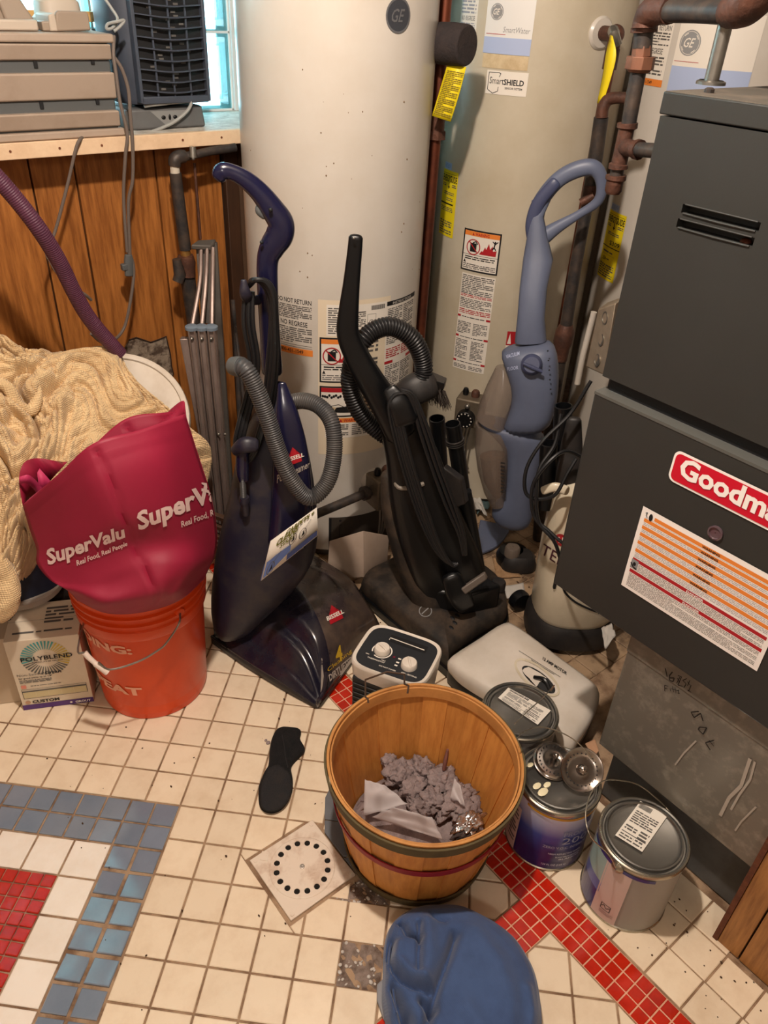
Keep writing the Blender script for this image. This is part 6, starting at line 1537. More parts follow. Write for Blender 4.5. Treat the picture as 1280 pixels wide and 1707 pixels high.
# ribbed hose: rises, arches and drops to the left loop
hb = [H(700,640,1.72), H(706,610,1.73), H(690,568,1.72), H(655,545,1.71), H(622,552,1.69), H(600,575,1.67), H(586,610,1.67), H(585,650,1.67), H(602,690,1.67), H(636,722,1.67), H(668,738,1.67)]
t.add('hose', ribbed(hb, rpx(hb[3], 16.5), .0072, .16), M_hoseb, angle=80)
# brush tool and wand tubes stored at the back
t.add('brush_tool', sweep_flat([(660,672,20,1.72),(690,650,27,1.72),(718,640,24,1.73)], p=.8, dep=.8), M_charc)
mb = MB(); mb.hexa([H(692,632,1.72), H(738,652,1.72), H(742,644,1.78), H(700,620,1.78), H(694,624,1.72), H(741,640,1.72), H(745,630,1.78), H(703,612,1.78)]); t.add('brush_block', mb, M_black, bevel=.002)
rd = random.Random(6); mb = MB()
for k in range(200):
    s_, q_ = rd.random(), rd.random(); a = H(700+s_*42, 634+s_*18, 1.72+q_*.05); a2 = a + A(.30*.03, -.3*.03, -.045+rd.uniform(-.01, .01)) + A(rd.uniform(-.01, .01), rd.uniform(-.01, .01), 0); mb.tube([a, a2], [.0011, .0006], 4)
t.add('bristles', mb, mat('dusty_bristles', (58,50,44), .9), kind='stuff')
for (x0, y0, x1, y1, hd) in ((728,697,735,800,1.76), (754,706,773,830,1.70)):
    mb = MB(); a, b = H(x0, y0, hd), H(x1, y1, hd+.02); rr = rpx(a, 13.5); dv = (b-a)
    nrm = -dv/np.linalg.norm(dv); L_ = np.linalg.norm(dv)
    mb.lathe([(rr*.86, 0), (rr*1.0, -.001), (rr*1.02, -.006), (rr, -.01), (rr, -L_)], a, 24, axis=nrm); mb.lathe([(rr*.86, 0), (rr*.84, -.06), (.001, -.06)], a, 24, axis=nrm)
    w = t.add('wand_tube', mb, M_black)
    if x0 == 754:
        mb = MB()
        for q in (0.045, .051, .057): mb.lathe([(rr, -q), (rr*1.18, -q-.001), (rr*1.18, -q-.003), (rr, -q-.004)], a, 24, axis=nrm)
        t.add('tube_collar', mb, M_charc, w, angle=60)
t.add('wand_lower', sweep_flat([(772,820,14,1.70),(788,900,12,1.70),(806,985,9,1.70)], dep=.9), M_black)
mb = MB(); mb.hexa([H(738,778,1.60), H(768,800,1.60), H(776,840,1.61), H(752,850,1.61), H(744,772,1.64), H(774,794,1.64), H(782,834,1.65), H(758,846,1.65)]); t.add('latch_block', mb, M_charc, bevel=.004)
mb = MB(); a, b, c_, d_ = H(670,816,1.60), H(682,808,1.60), H(696,812,1.60), H(684,824,1.60); mb.tube([H(655,790,1.63), H(664,812,1.615), H(690,812,1.61), H(706,806,1.62)], .006, 8, k=4); t.add('carry_ring', mb, mat('grey_rim', (128,118,106), .5))
# rear pivot block
mb = MB()
pv = [H(690,985,1.62), H(775,1008,1.60), H(838,975,1.66), H(770,940,1.72)]
lo_ = [A(p[0], p[1], .085) for p in pv]
mb.hexa([lo_[0], lo_[1], lo_[2], lo_[3], A(lo_[0][0], lo_[0][1], .15), A(lo_[1][0], lo_[1][1], .16), A(lo_[2][0], lo_[2][1], .17), A(lo_[3][0], lo_[3][1], .17)])
t.add('pivot_block', mb, M_black, bevel=.01, bseg=3)
mb = MB(); mb.hexa([H(768,982,1.56), H(808,955,1.60), H(812,966,1.60), H(775,992,1.56), H(768,978,1.58), H(808,951,1.62), H(814,962,1.62), H(776,988,1.58)]); t.add('release_pedal', mb, mat('pedal_grey', (110,100,92), .5), bevel=.004)
# foot: rounded dusty slab
fc = [G(600,975,.09), G(735,1088,.09), G(848,1000,.09), G(705,905,.09)]
outline = [(598,972),(600,990),(640,1035),(690,1075),(722,1100),(742,1098),(760,1075),(800,1045),(842,1020),(846,995),(836,965),(800,935),(740,905),(690,912),(640,935),(612,950)]
P = catmull([G(a, b, .075) for a, b in outline+outline[:1]], 3)[:-1]; P = [A(max(p[0], 1.075), p[1], p[2]) for p in P]; cF = np.mean(np.array(P), 0)
def scl(P, s_, z, zb=0): return [A(cF[0]+(p[0]-cF[0])*s_, cF[1]+(p[1]-cF[1])*s_, z) for p in P]
mb = MB(); mb.loft([scl(P,.93,.014), scl(P,.99,.03), scl(P,1.0,.055), scl(P,.975,.076), scl(P,.90,.088), scl(P,.6,.094), scl(P,.2,.096)]); ft = t.add('foot', mb, M_dusty, angle=70)
mb = MB(); mb.loft([scl(P,.99,.004), scl(P,1.03,.008), scl(P,1.03,.028), scl(P,.99,.034)]); t.add('foot_bumper', mb, M_black)
bvk = bvh_of(ft)
def fring_d(cx, cy, rx, ry, nm):
    d = Decal(); d.ring(0,0,1,1,.14, M_logo, 1); d.stroke([(-.55,-.5),(.5,.55)], .18, M_logo, 1) if nm == 'maker_ring' else None
    def g(u, v, h):
        dd = ray(cx+u*rx, cy-v*ry); hit = bvk.ray_cast(Vector(CAM), Vector(dd)); return A(*hit[0]) + A(0,0,h)
    d.build(nm, t, g, ft, base=.001)
fring_d(709, 1019, 11, 10, 'maker_ring'); fring_d(700, 984, 11, 9, 'lift_ring')
for q in ((758,1018),(762,1026),(754,1030),(758,1038),(752,1046)):
    dd = ray(*q); hit = bvk.ray_cast(Vector(CAM), Vector(dd)); p = A(*hit[0]); mb = MB(); mb.sphere(p, .006, 10, 6, (.9, 1.5, .35)); t.add('vent_slot', mb, M_ink, ft)
mb = MB(); c_ = G(831, 972, .11); mb.lathe([(.001, .118), (.018, .118), (.021, .112), (.021, .090)], A(c_[0], c_[1], 0), 24); t.add('height_knob', mb, M_charc, bevel=.001)
for q in ((612,985),(842,1005)):
    g_ = G(*q, .03); mb = MB(); cdir = A(.25, 1, 0) ; mb.lathe([(.001,-.014),(.03,-.014),(.032,0),(.03,.014),(.001,.014)], A(g_[0]+.04, g_[1]-.02, .033), 24, axis=cdir); t.add('wheel', mb, M_black)
# ================= blue-grey stick vacuum leaning on the middle heater
t = Thing('blue_stick_vacuum', 'blue-grey upright stick vacuum with a looped handle and smoked dust cup', 'vacuum cleaner', (1.66, 1.34, 0))
ST = t
hd = 1.98
t.add('handle_loop', sweep_flat([(893,392,14,2.05,.8),(892,368,14,2.05,.8),(902,335,13,2.05,.8),(928,302,13,2.05,.8),(958,284,13.5,2.05,.8),(986,279,13,2.05,.8),(1000,292,11,2.05,.8),(1003,316,9,2.05,.8),(994,338,8,2.05,.8),(964,358,7,2.05,.8),(930,378,10,2.05,.8),(905,395,14,2.05,.8)], p=.9, dep=.9), M_bluep, angle=60)
t.add('grip_pad', sweep_flat([(890,398,12,2.038,.6),(888,372,12,2.038,.6),(898,338,11,2.038,.6),(926,304,10,2.038,.6)], p=.9), M_blued)
rows = [(886,918,334,334,2.05,.012),(883,906,360,360,2.045,.018),(878,914,395,400,2.04,.024),(872,922,430,432,2.025,.026),(866,912,480,480,2.0,.028),(862,908,530,530,hd,.03),(858,911,568,566,hd,.032)]
mb = MB(); mb.loft(shell_px(rows, p=.7)); t.add('neck', mb, M_bluep, angle=60)
rows = [(836,912,580,566,1.97,.03),(834,926,592,575,1.965,.05),(846,932,622,606,1.96,.055),(856,932,655,650,1.96,.058),(848,925,690,690,1.96,.060),(826,914,718,718,1.96,.06)]
mb = MB(); mb.loft(shell_px(rows, p=.75)); hs = t.add('control_head', mb, M_bluep, sub=1, angle=60)
rows = [(795,842,690,712,1.965,.03),(794,905,702,716,1.965,.05),(845,912,740,740,1.965,.045),(844,900,780,780,1.965,.045),(842,893,820,820,1.965,.045),(815,890,845,845,1.965,.045),(822,888,866,866,1.965,.04),(845,878,880,880,1.965,.03)]
mb = MB(); mb.loft(shell_px(rows, p=.75)); t.add('lower_body', mb, M_bluep, sub=1, angle=60)
rows = [(826,850,612,612,1.97,.02),(812,862,640,640,1.965,.036),(800,856,668,672,1.96,.046),(794,845,692,712,1.96,.05)]
mb = MB(); mb.loft(shell_px(rows, p=.9)); t.add('upper_cup', mb, M_cupp, angle=60)
rows = [(793,848,704,718,1.958,.045),(791,850,740,740,1.955,.052),(796,848,780,780,1.955,.05),(806,846,815,812,1.955,.046),(818,846,840,836,1.955,.035)]
mb = MB(); mb.loft(shell_px(rows, p=.9)); cu = t.add('dust_cup', mb, M_cupp, angle=60)
rows = [(800,842,760,758,1.97,.03),(806,842,800,800,1.97,.03),(822,842,826,824,1.97,.02)]
mb = MB(); mb.loft(shell_px(rows, p=.9)); t.add('caught_dust', mb, mat('dust', (120,84,52), .95, col2=(74,54,40), nscale=60, bump=1))
mb = MB(); mb.lathe([(.001,.012),(.020,.012),(.026,.006),(.028,-.004),(.028,-.016),(.001,-.016)], H(886,608,1.905), 28, axis=-A(*ray(886,608))/np.linalg.norm(ray(886,608))); kn = t.add('mode_dial', mb, M_blued)
a, b = H(872,606,1.888), H(904,620,1.888); mb = MB(); mb.tube([a, (a+b)/2, b], [.004,.006,.004], 10); t.add('dial_grip', mb, M_blued, kn)
bvq = bvh_of(hs); M_pblue = mat('pale_print', (170,178,206), .5)
for wd, q in (('VACUUM', [(844,592),(866,586),(866,592),(844,598)]), ('FLOOR', [(846,612),(864,609),(864,615),(846,618)])):
    d = Decal(); d.text(wd, 0, 0, 1, 1, M_pblue, 2, bold=.02); d.build('print', t, on_px(bvq, q), hs, base=.001)
mb = MB()
for k in range(5): mb.sphere(H(913+k*1.2, 585+k*16, 1.90), .0022, 6, 4)
t.add('vent_dot', mb, M_ink, hs, kind='stuff')
mb = MB()
for k in range(9): p = H(838, 772+k*6, 1.90); mb.box(p, (.012, .004, .003), rz=-.9)
t.add('filter_comb', mb, M_charc, kind='stuff')
mb = MB(); c_ = H(862, 884, 1.99); mb.loft([[A(c_[0]+.05*s_*math.cos(a), c_[1]+.05*s_*math.sin(a), z) for a in (2*math.pi*k/24 for k in range(24))] for s_, z in ((1.0,.004),(1.05,.03),(.9,.05),(.6,.055))]); t.add('foot', mb, M_black)
# tray below it
t = Thing('curved_tray', 'blue-grey curved plastic tray lying at the foot of the stick vacuum', 'tray', G(840, 900))
P = catmull([G(a, b, .012) for a, b in ((800,868),(846,880),(842,896),(832,908),(815,918),(790,924),(795,895),(800,868))], 4)[:-1]; mb = MB(); mb.prism([A(p[0], p[1], .006) for p in P], (0, 0, .012)); t.add('plate', mb, M_bluep, bevel=.003)
# ================= cream upright behind the furnace
t = Thing('cream_upright_vacuum', 'cream upright vacuum with a red maker mark, half hidden by the furnace', 'vacuum cleaner', (1.42, .98, 0))
HV = t
vx, vy = 1.475, .905
def sr(c, rx, ry, z, p=.8, n=36, th=math.radians(-38)):
    co, si = math.cos(th), math.sin(th); ex, ey = A(co, si, 0), A(-si, co, 0)
    return ring_at(A(c[0], c[1], z), ex, ey, rx, ry, p, n)
mb = MB(); mb.loft([sr((vx,vy),.105,.09,.085), sr((vx,vy),.112,.096,.10), sr((vx+.002,vy+.002),.116,.10,.30), sr((vx+.006,vy+.006),.112,.095,.45), sr((vx+.010,vy+.010),.098,.08,.50), sr((vx+.014,vy+.014),.078,.06,.515)]); cb = t.add('body', mb, M_cream2, angle=50)
mb = MB(); mb.loft([sr((vx,vy),.106,.09,.012), sr((vx,vy),.122,.106,.02), sr((vx,vy),.120,.104,.07), sr((vx,vy),.108,.094,.086)]); t.add('dark_base', mb, M_charc, angle=50)
mb = MB(); a = [H(935,955,1.50)]; 
bvc = bvh_of(cb)
def on_b(px_, py_, off=.002):
    dd = ray(px_, py_); hit = bvc.ray_cast(Vector(CAM), Vector(dd))
    if hit[0] is None: hit = bvc.find_nearest(Vector(CAM+dd*1.5))
    n_ = A(*hit[1]); n_ = n_ if n_ @ dd < 0 else -n_; return A(*hit[0]) + n_*off
mb = MB(); mb.tube([on_b(*q, .001) for q in ((938,978),(944,990),(960,1004),(985,1016),(1004,1022))], .003, 8, k=4); t.add('front_seam', mb, M_ink)
mb = MB(); q = on_b(926, 972, .003); mb.box(q, (.006, .008, .03), rz=-.6); t.add('latch', mb, M_charc)
d = Decal(); d.ring(.5,.5,.5,.5,.07, M_bisr, 2); d.disc(.5,.5,.40,.40, M_bisr, 2); d.stroke([(.36,.25),(.36,.75)], .08, M_paper, 4); d.stroke([(.62,.25),(.62,.75)], .08, M_paper, 4); d.stroke([(.36,.5),(.62,.5)], .08, M_paper, 4)
d.cut(.2,.2).build('maker_mark', t, on_px(bvc, [(925,888),(947,892),(947,912),(925,908)]), cb, base=.0012)
d = Decal(); d.text('TEMPO', 0, 0, 1, 1, mat('maroon_print', (74,36,48), .5), 2, bold=.0, shear=.25); d.cut(.08,.3).build('lettering', t, on_px(bvc, [(907,904),(975,948),(975,972),(905,924)]), cb, base=.0012)
t.add('dark_handle', sweep_flat([(944,815,20,1.70),(950,780,22,1.70),(952,750,19,1.71),(957,700,12,1.72)], p=.8), M_charc, angle=60)
t.add('carry_rim', sweep_flat([(905,818,7,1.63),(925,812,8,1.63),(945,818,8,1.63)], p=.8), M_cream2)
for pts in ([(985,635,1.68),(950,690,1.66),(905,735,1.62),(878,780,1.60),(876,820,1.59),(895,832,1.585),(925,825,1.58),(945,790,1.60),(960,765,1.62)],
            [(980,768,1.66),(945,752,1.63),(915,770,1.60),(888,810,1.58),(890,860,1.57),(915,885,1.56),(938,905,1.55),(960,912,1.56)],
            [(935,690,1.66),(925,740,1.63),(900,780,1.60),(894,820,1.58),(898,870,1.565),(925,905,1.55),(945,960,1.54),(1000,1022,1.50)]):
    t.add('cord_loop', wire(pts, .0045), M_cordb)
for (x0, y0, x1, y1, hd, rp_) in ((939,676,936,745,1.76,15.5), (915,738,912,800,1.72,15)):
    a, b = H(x0, y0, hd), H(x1, y1, hd); rr = rpx(a, rp_); dv = b-a; nrm = -dv/np.linalg.norm(dv); L_ = np.linalg.norm(dv)+.08
    mb = MB(); mb.lathe([(rr*.84, 0), (rr, -.001), (rr, -L_)], a, 24, axis=nrm); mb.lathe([(rr*.84, 0), (rr*.82, -.07), (.001, -.07)], a, 24, axis=nrm); t.add('wand_tube', mb, M_black)
# white foot
ft = [(748,1100),(752,1088),(800,1058),(838,1038),(862,1045),(930,1095),(990,1140),(1000,1160),(990,1190),(965,1228),(955,1240),(932,1238),(914,1206),(822,1154),(770,1122)]
P = catmull([G(a, b, .085) for a, b in ft+ft[:1]], 3)[:-1]; cF = np.mean(np.array(P), 0)
def wav(s_, z0): return [A(cF[0]+(p[0]-cF[0])*s_, cF[1]+(p[1]-cF[1])*s_, z0 + .010*max(0, (p[0]-cF[0]))/.1 - .0) for p in P]
mb = MB(); mb.loft([wav(.97,.040), wav(1.0,.052), wav(1.0,.066), wav(.97,.078), wav(.88,.086), wav(.5,.092), wav(.15,.094)]); fo = t.add('foot', mb, M_whitep, angle=70)
mb = MB(); mb.loft([wav(.93,.004), wav(.985,.008), wav(.985,.036), wav(.96,.046)]); t.add('foot_skirt', mb, M_black)
bvw = bvh_of(fo)
def oval_w(u, v, h):
    th_ = math.radians(38); px_ = 895 + u*math.cos(th_) - v*math.sin(th_); py_ = 1130 + u*math.sin(th_) + v*math.cos(th_)
    dd = ray(px_, py_); hit = bvw.ray_cast(Vector(CAM), Vector(dd)); 
    if hit[0] is None: hit = bvw.find_nearest(Vector(CAM+dd*1.6))
    return A(*hit[0]) + A(0, 0, h)
d = Decal(); d.ring(0, 0, 46, 19, 4, M_cream2, 3); d.disc(4, 1, 34, 12, M_ink, 1); d.build('handle_recess', t, oval_w, fo, base=.001)
mb = MB(); mb.tube([oval_w(-4, 3, .002), oval_w(14, 0, .012), oval_w(30, 4, .002)], .005, 8, k=4); t.add('release_lever', mb, M_black, fo)
d = Decal(); d.text('12 AMP MOTOR', 0, 0, 1, .6, M_ink, 2, bold=.03); d.cut(.1,.5).build('lettering', t, on_px(bvw, [(906,1092),(946,1118),(944,1126),(904,1100)]), fo, base=.001)
d = Decal(); d.rect(0, .4, 1, .5, M_inks, 2); d.lines(.3, 0, 1, .3, 1, M_inks, 2, seed=4); d.cut(.1,.5).build('print', t, on_px(bvw, [(866,1082),(935,1126),(933,1132),(864,1088)]), fo, base=.001)
# ------------------------------------------------------------------ space heater
t = Thing('space_heater', 'white box space heater with a black control top behind the bushel basket', 'heater', (.852, .925, 0))
hx = (G(722,1086,.255) - G(600,1045,.255)); hx /= np.linalg.norm(hx); hy_ = A(-hx[1], hx[0], 0); hc = A(.849, .925, 0)
def hr(s_, z, ox=0, oy=0, p=.42, n=40): return ring_at(hc + A(0,0,z) + hx*ox + hy_*oy, hx, hy_, .092*s_, .076*s_, p, n)
mb = MB(); mb.loft([hr(.86,.004), hr(.90,.02), hr(.93,.16), hr(.985,.236), hr(1.0,.246), hr(1.0,.252), hr(.975,.256), hr(.90,.2535)], cap1=False); t.add('housing', mb, M_whitep, angle=50)
mb = MB(); mb.loft([hr(.905,.2536), hr(.895,.2525)], False, True); tp = t.add('control_panel', mb, mat('heater_black', (36,38,42), .45))
ft_ = lambda u, v, h: hc + hx*u + hy_*v + A(0, 0, .2528+h)
for cx, cy, r, nm in ((-.034, -.006, .0185, 0), (.038, -.022, .0185, 1)):
    c_ = ft_(cx, cy, 0); mb = MB(); mb.lathe([(.001,.013),(r*.86,.013),(r*.94,.011),(r,0),(r,-.001)], c_, 30); kn = t.add('knob', mb, M_whitep, tp)
    a = -.45 if nm == 0 else -1.0; dv = hx*math.cos(a)+hy_*math.sin(a); mb = MB(); mb.tube([c_+A(0,0,.013)-dv*r*.8, c_+A(0,0,.016), c_+A(0,0,.013)+dv*r*.8], [.002,.003,.002], 8); kn2 = t.add('knob_grip', mb, M_whitep, tp)
d = Decal(); d.ring(-.034, -.006, .0235, .0235, .0028, M_paper, 1, n=40); d.poly([(-.05,-.034),(-.034,-.006),(-.06,-.02)], MATS['heater_black'], 2)
d.text('THERMOSTAT', -.056, -.040, -.014, .0038, M_paper, 3, bold=.02); d.text('MIN', -.064, -.030, -.056, .003, M_paper, 3, bold=.02); d.text('MAX', -.024, -.034, -.014, .003, M_paper, 3, bold=.02)
d.text('DO NOT COVER', -.022, -.052, .018, .0036, M_paper, 3, bold=.02); d.text('OFF - SETTING', .030, -.050, .066, .0038, M_paper, 3, bold=.02)
for yy in (-.012, -.024, -.034): d.rect(.008, yy-.002, .015, yy+.002, M_paper, 2)
d.disc(-.002, -.012, .003, .003, mat('indicator', (110,30,50), .3), 2)
d.build('panel_print', t, ft_, tp, base=.0004, dl=.0002)
mb = MB()
sx0, sx1, sy0, sy1 = -.035, .056, .030, .052
mb.add([ft_(x, y, .0006) for x, y in ((sx0,sy0),(sx1,sy0),(sx1,sy1),(sx0,sy1))], [(0,1,2,3)]); t.add('handle_slot', mb, M_ink, tp)
mb = MB(); mb.tube([ft_(sx0+.002, sy0+.003, .002), ft_(sx0+.002, sy0+.009, .003), ft_(sx1-.004, sy0+.006, .003)], .0012, 6); t.add('handle_edge', mb, M_paper, tp)
mb = MB(); mb.loft([[hc+hx*x_+hy_*y_+A(0,0,z) for x_, z in ((-.072,.03),(.072,.03),(.076,.215),(-.076,.215))] for y_ in (-.074-.0, -.060)]); t.add('front_grille', mb, mat('heater_grille', (28,28,30), .5), bevel=.002)
for k in range(12):
    z = .04+k*.0145; mb = MB(); mb.tube([hc+hx*-.072+hy_*-.0755+A(0,0,z), hc+hx*.072+hy_*-.0755+A(0,0,z)], .0013, 6); t.add('grille_wire', mb, M_black)
# ------------------------------------------------------------------ bushel basket
M_stave = mat('basket_wood', (214,146,72), 0.55, col2=(178,106,44), nscale=7, namt=.6, stretch=(10,10,1), rand=.12, bump=.1, bscale=60)
M_hoop = mat('basket_hoop', (196,136,74), 0.6, col2=(140,90,44), nscale=12, namt=.6)
M_hoopd = mat('weathered_hoop', (92,80,52), 0.8, col2=(62,52,34), nscale=18)
M_redh = mat('red_hoop', (150,24,40), 0.55, col2=(110,16,30), nscale=20)
M_wire = mat('rusty_wire', (74,54,40), 0.6, metal=.4)
kc = A(.7075, .668, 0); KR, KB, KH = .187, .142, .262
t = Thing('bushel_basket', 'wooden bushel basket with a red band, holding dryer lint', 'basket', kc)
def kr(z): return KB + (KR-KB)*(z/KH)**.9
NS = 22
for k in range(NS):
    a0, a1 = 2*math.pi*k/NS-.006, 2*math.pi*(k+1)/NS+.006; mb = MB(); zo = [.004, .07, .14, .2, KH-.004]
    off = .0024 if k % 2 else 0; rows_o = [[A(kc[0]+(kr(z)+off)*math.cos(a), kc[1]+(kr(z)+off)*math.sin(a), z) for a in (a0, (a0*2+a1)/3, (a0+2*a1)/3, a1)] for z in zo]
    rows_i = [[A(kc[0]+(kr(z)+off-.003)*math.cos(a), kc[1]+(kr(z)+off-.003)*math.sin(a), z) for a in (a1, (a0+2*a1)/3, (a0*2+a1)/3, a0)] for z in zo]
    mb.loft([o_+i_ for o_, i_ in zip(rows_o, rows_i)]); t.add('stave', mb, M_stave, angle=30)
mb = MB(); mb.lathe([(.001,.012),(KB-.006,.012),(KB-.006,.006),(.001,.006)], kc, 40); t.add('base_board', mb, M_stave)
def hoop(nm, z0, z1, dr0, th, m, n=72, wob=.0012):
    mb = MB(); R_ = []
    for k in range(n):
        a = 2*math.pi*k/n; w = wob*mnoise.noise(Vector((math.cos(a)*2, math.sin(a)*2, z0*30))); ra, rb_ = kr(z0)+dr0+w, kr(z1)+dr0+w; zz_ = w*1.2
        R_.append([A(kc[0]+ra*math.cos(a), kc[1]+ra*math.sin(a), z0+zz_), A(kc[0]+rb_*math.cos(a), kc[1]+rb_*math.sin(a), z1+zz_), A(kc[0]+(rb_+th)*math.cos(a), kc[1]+(rb_+th)*math.sin(a), z1+zz_), A(kc[0]+(ra+th)*math.cos(a), kc[1]+(ra+th)*math.sin(a), z0+zz_)])
    R_.append(R_[0]); mb.loft(R_, False, False); return t.add(nm, mb, m, angle=30, bevel=.0008, weld=True)
hoop('outer_rim', KH-.026, KH+.001, .0035, .0045, M_hoopd); hoop('inner_rim', KH-.022, KH+.002, -.0075, .0035, M_hoop); hoop('rim_binding', KH-.0045, KH+.0055, -.003, .0055, M_hoop)
hoop('red_band', .150, .168, .0035, .0028, M_redh); hoop('bottom_hoop', .004, .026, .0035, .004, M_hoopd)
rd = random.Random(4)
for k in range(14):
    a = 2*math.pi*k/14+rd.uniform(-.08,.08); r_ = KR-.008; p = A(kc[0]+r_*math.cos(a), kc[1]+r_*math.sin(a), KH-.012); mb = MB(); tdir = A(-math.sin(a), math.cos(a), rd.uniform(-.5,.5)); mb.tube([p-tdir*.0, p+tdir*.006+A(0,0,.003)], .0008, 5); t.add('staple', mb, M_wire)
mb = MB(); g_ = H(540,1158,.93)
wp = [H(548,1172,.925), H(547,1160,.93), H(608,1136,.955), H(609,1129,.96), H(640,1117,.97), H(655,1116,.975), H(662,1120,.975), H(674,1127,.97), H(675,1142,.965), H(681,1144,.955), H(679,1156,.945)]
wa = [H(614,1172,.885), H(613,1165,.89), H(609,1162,.895), H(609,1133,.95), H(645,1120,.97), H(674,1124,.97), H(674,1140,.92), H(681,1143,.90), H(679,1156,.89)]
mb.tube(wa, .0017, 7); t.add('wire_handle', mb, M_wire)
# far handle lying against the side nearest the camera
mb = MB(); a = math.atan2(G(800,1500)[1]-kc[1], G(800,1500)[0]-kc[0])
def kp(da, z, dr_=.011): return A(kc[0]+(kr(z)+dr_)*math.cos(a+da), kc[1]+(kr(z)+dr_)*math.sin(a+da), z)
e_ = G(872,1340,.225)
# ------------------------------------------------------------------ lint and dryer sheets in the basket
M_lint = mat('grey_lint', (150,134,132), 0.95, col2=(92,80,82), nscale=22, namt=.7, bump=1.0, bscale=160)
M_sheet = mat('dryer_sheet', (214,206,206), 0.8, alpha=.6)
M_foil = mat('foil', (200,196,196), 0.18, metal=.9, bump=.8, bscale=60)
def blob(c, r, seed, sc=(1,1,.8), amp=.35):
    mb = MB(); n, m = 44, 30; R_ = []
    for j in range(1, m):
        th_ = math.pi*j/m; row = []
        for i in range(n):
            a = 2*math.pi*i/n; v = Vector((math.sin(th_)*math.cos(a), math.sin(th_)*math.sin(a), math.cos(th_)))
            k_ = 1+amp*mnoise.noise(v*2.2+Vector((seed,0,0)))+amp*.5*mnoise.noise(v*5+Vector((0,seed,0)))+amp*.30*mnoise.noise(v*11+Vector((0,seed,3)))+amp*.22*mnoise.noise(v*24+Vector((0,seed,8)))
            row.append(A(*c)+A(v.x*sc[0], v.y*sc[1], v.z*sc[2])*r*k_)
        R_.append(row)
    mb.loft(R_); return mb
zl = .105
lint = [((665,1290),.030,1,(1.2,.9,.8)), ((700,1285),.028,2,(1,1,.9)), ((735,1300),.030,3,(1.2,1,.8)), ((690,1315),.026,4,(1.3,1,.7)), ((720,1335),.026,5,(1,1,.9)), ((760,1335),.032,6,(1.5,.9,.6)), ((775,1350),.026,7,(1.4,1,.6)), ((700,1345),.022,8,(1,1.2,.8)), ((625,1330),.020,9,(1.2,.9,.7)), ((650,1270),.018,10,(1,1,.8)), ((755,1315),.022,11,(1,1,1))]
LINTL = ['largest dark clump of grey lint at the far left of the basket', 'grey lint clump in the far middle of the basket, beside the largest dark one', 'grey lint clump just left of the small purple scrap', 'grey lint clump in front of the largest dark one, above the left dryer sheet',
 'grey lint clump at the very middle of the heap in the basket', 'wide grey lint clump left of the foil scrap', 'lowest grey lint clump, touching the foil scrap', 'small grey lint clump tucked between the two near dryer sheets', 'small lone lint clump left of the upright dryer sheet', 'small lint clump at the farthest left edge of the heap', 'grey lint clump under the right dryer sheet']
for k, ((px_, py_), r, sd, sc_) in enumerate(lint):
    p = G(px_, py_, .085); o = solo('lint_clump', blob(p, r, sd*3.3, sc_, .45), M_lint, LINTL[k], 'lint', loc=p, group='lint clumps in the basket', angle=180)
mb = MB(); mb.lathe([(.001,.070),(.10,.064),(kr(.04)-.008,.03),(kr(.04)-.012,.013),(.001,.013)], kc, 36); o = solo('lint_bed', mb, M_lint, 'bed of grey dryer lint filling the bottom of the bushel basket', 'lint', loc=kc); o['kind'] = 'stuff'
def sheet(label, pts, z, seed):
    P = [G(a, b, zz_) for (a, b), zz_ in zip(pts, z)]; mb = MB(); n = 12; rows_ = []
    for j in range(n+1):
        v = j/n; row = []
        for i in range(n+1):
            u = i/n; p = (P[0]*(1-u)+P[1]*u)*(1-v)+(P[3]*(1-u)+P[2]*u)*v; row.append(p + A(0,0,.008*mnoise.noise(Vector((u*3, v*3, seed)))))
        rows_.append(row)
    mb.surf(rows_); return solo('dryer_sheet', mb, M_sheet, label, 'dryer sheet', loc=P[0], group='dryer sheets in the basket', angle=180, solid=.0006)
sheet('pale grey dryer sheet standing at the left of the lint in the basket', [(608,1299),(640,1308),(680,1340),(606,1360)], (.13,.13,.12,.09), 1)
sheet('pale dryer sheet lying lowest, at the near side of the lint', [(655,1345),(720,1362),(738,1400),(620,1362)], (.13,.12,.09,.10), 2)
sheet('pale dryer sheet poking up at the right of the lint', [(757,1298),(768,1310),(775,1345),(750,1330)], (.14,.14,.11,.11), 3)
p = G(782, 1372, .105); solo('foil_scrap', blob(p, .022, 7.7, (1.5,.8,.5), .6), M_foil, 'crumpled bit of shiny foil at the right of the lint', 'foil', loc=p, angle=180)
p = G(775, 1385, .10); solo('dark_lint_wad', blob(p, .018, 9.1, (1.5,.9,.5), .6), mat('dark_lint', (66,56,54), .95, bump=1), 'dark wad of lint under the foil scrap', 'lint', loc=p, angle=180)
p0, p1 = G(746,1250,.15), G(740,1282,.11); mb = MB(); mb.tube([p0, p0*.5+p1*.5, p1], [.006,.010,.008], 10, k=3, squash=(1,.5)); solo('purple_scrap', mb, mat('purple_scrap', (120,78,70), .8), 'small brownish purple scrap leaning on the far wall of the basket', 'scrap', loc=p0)
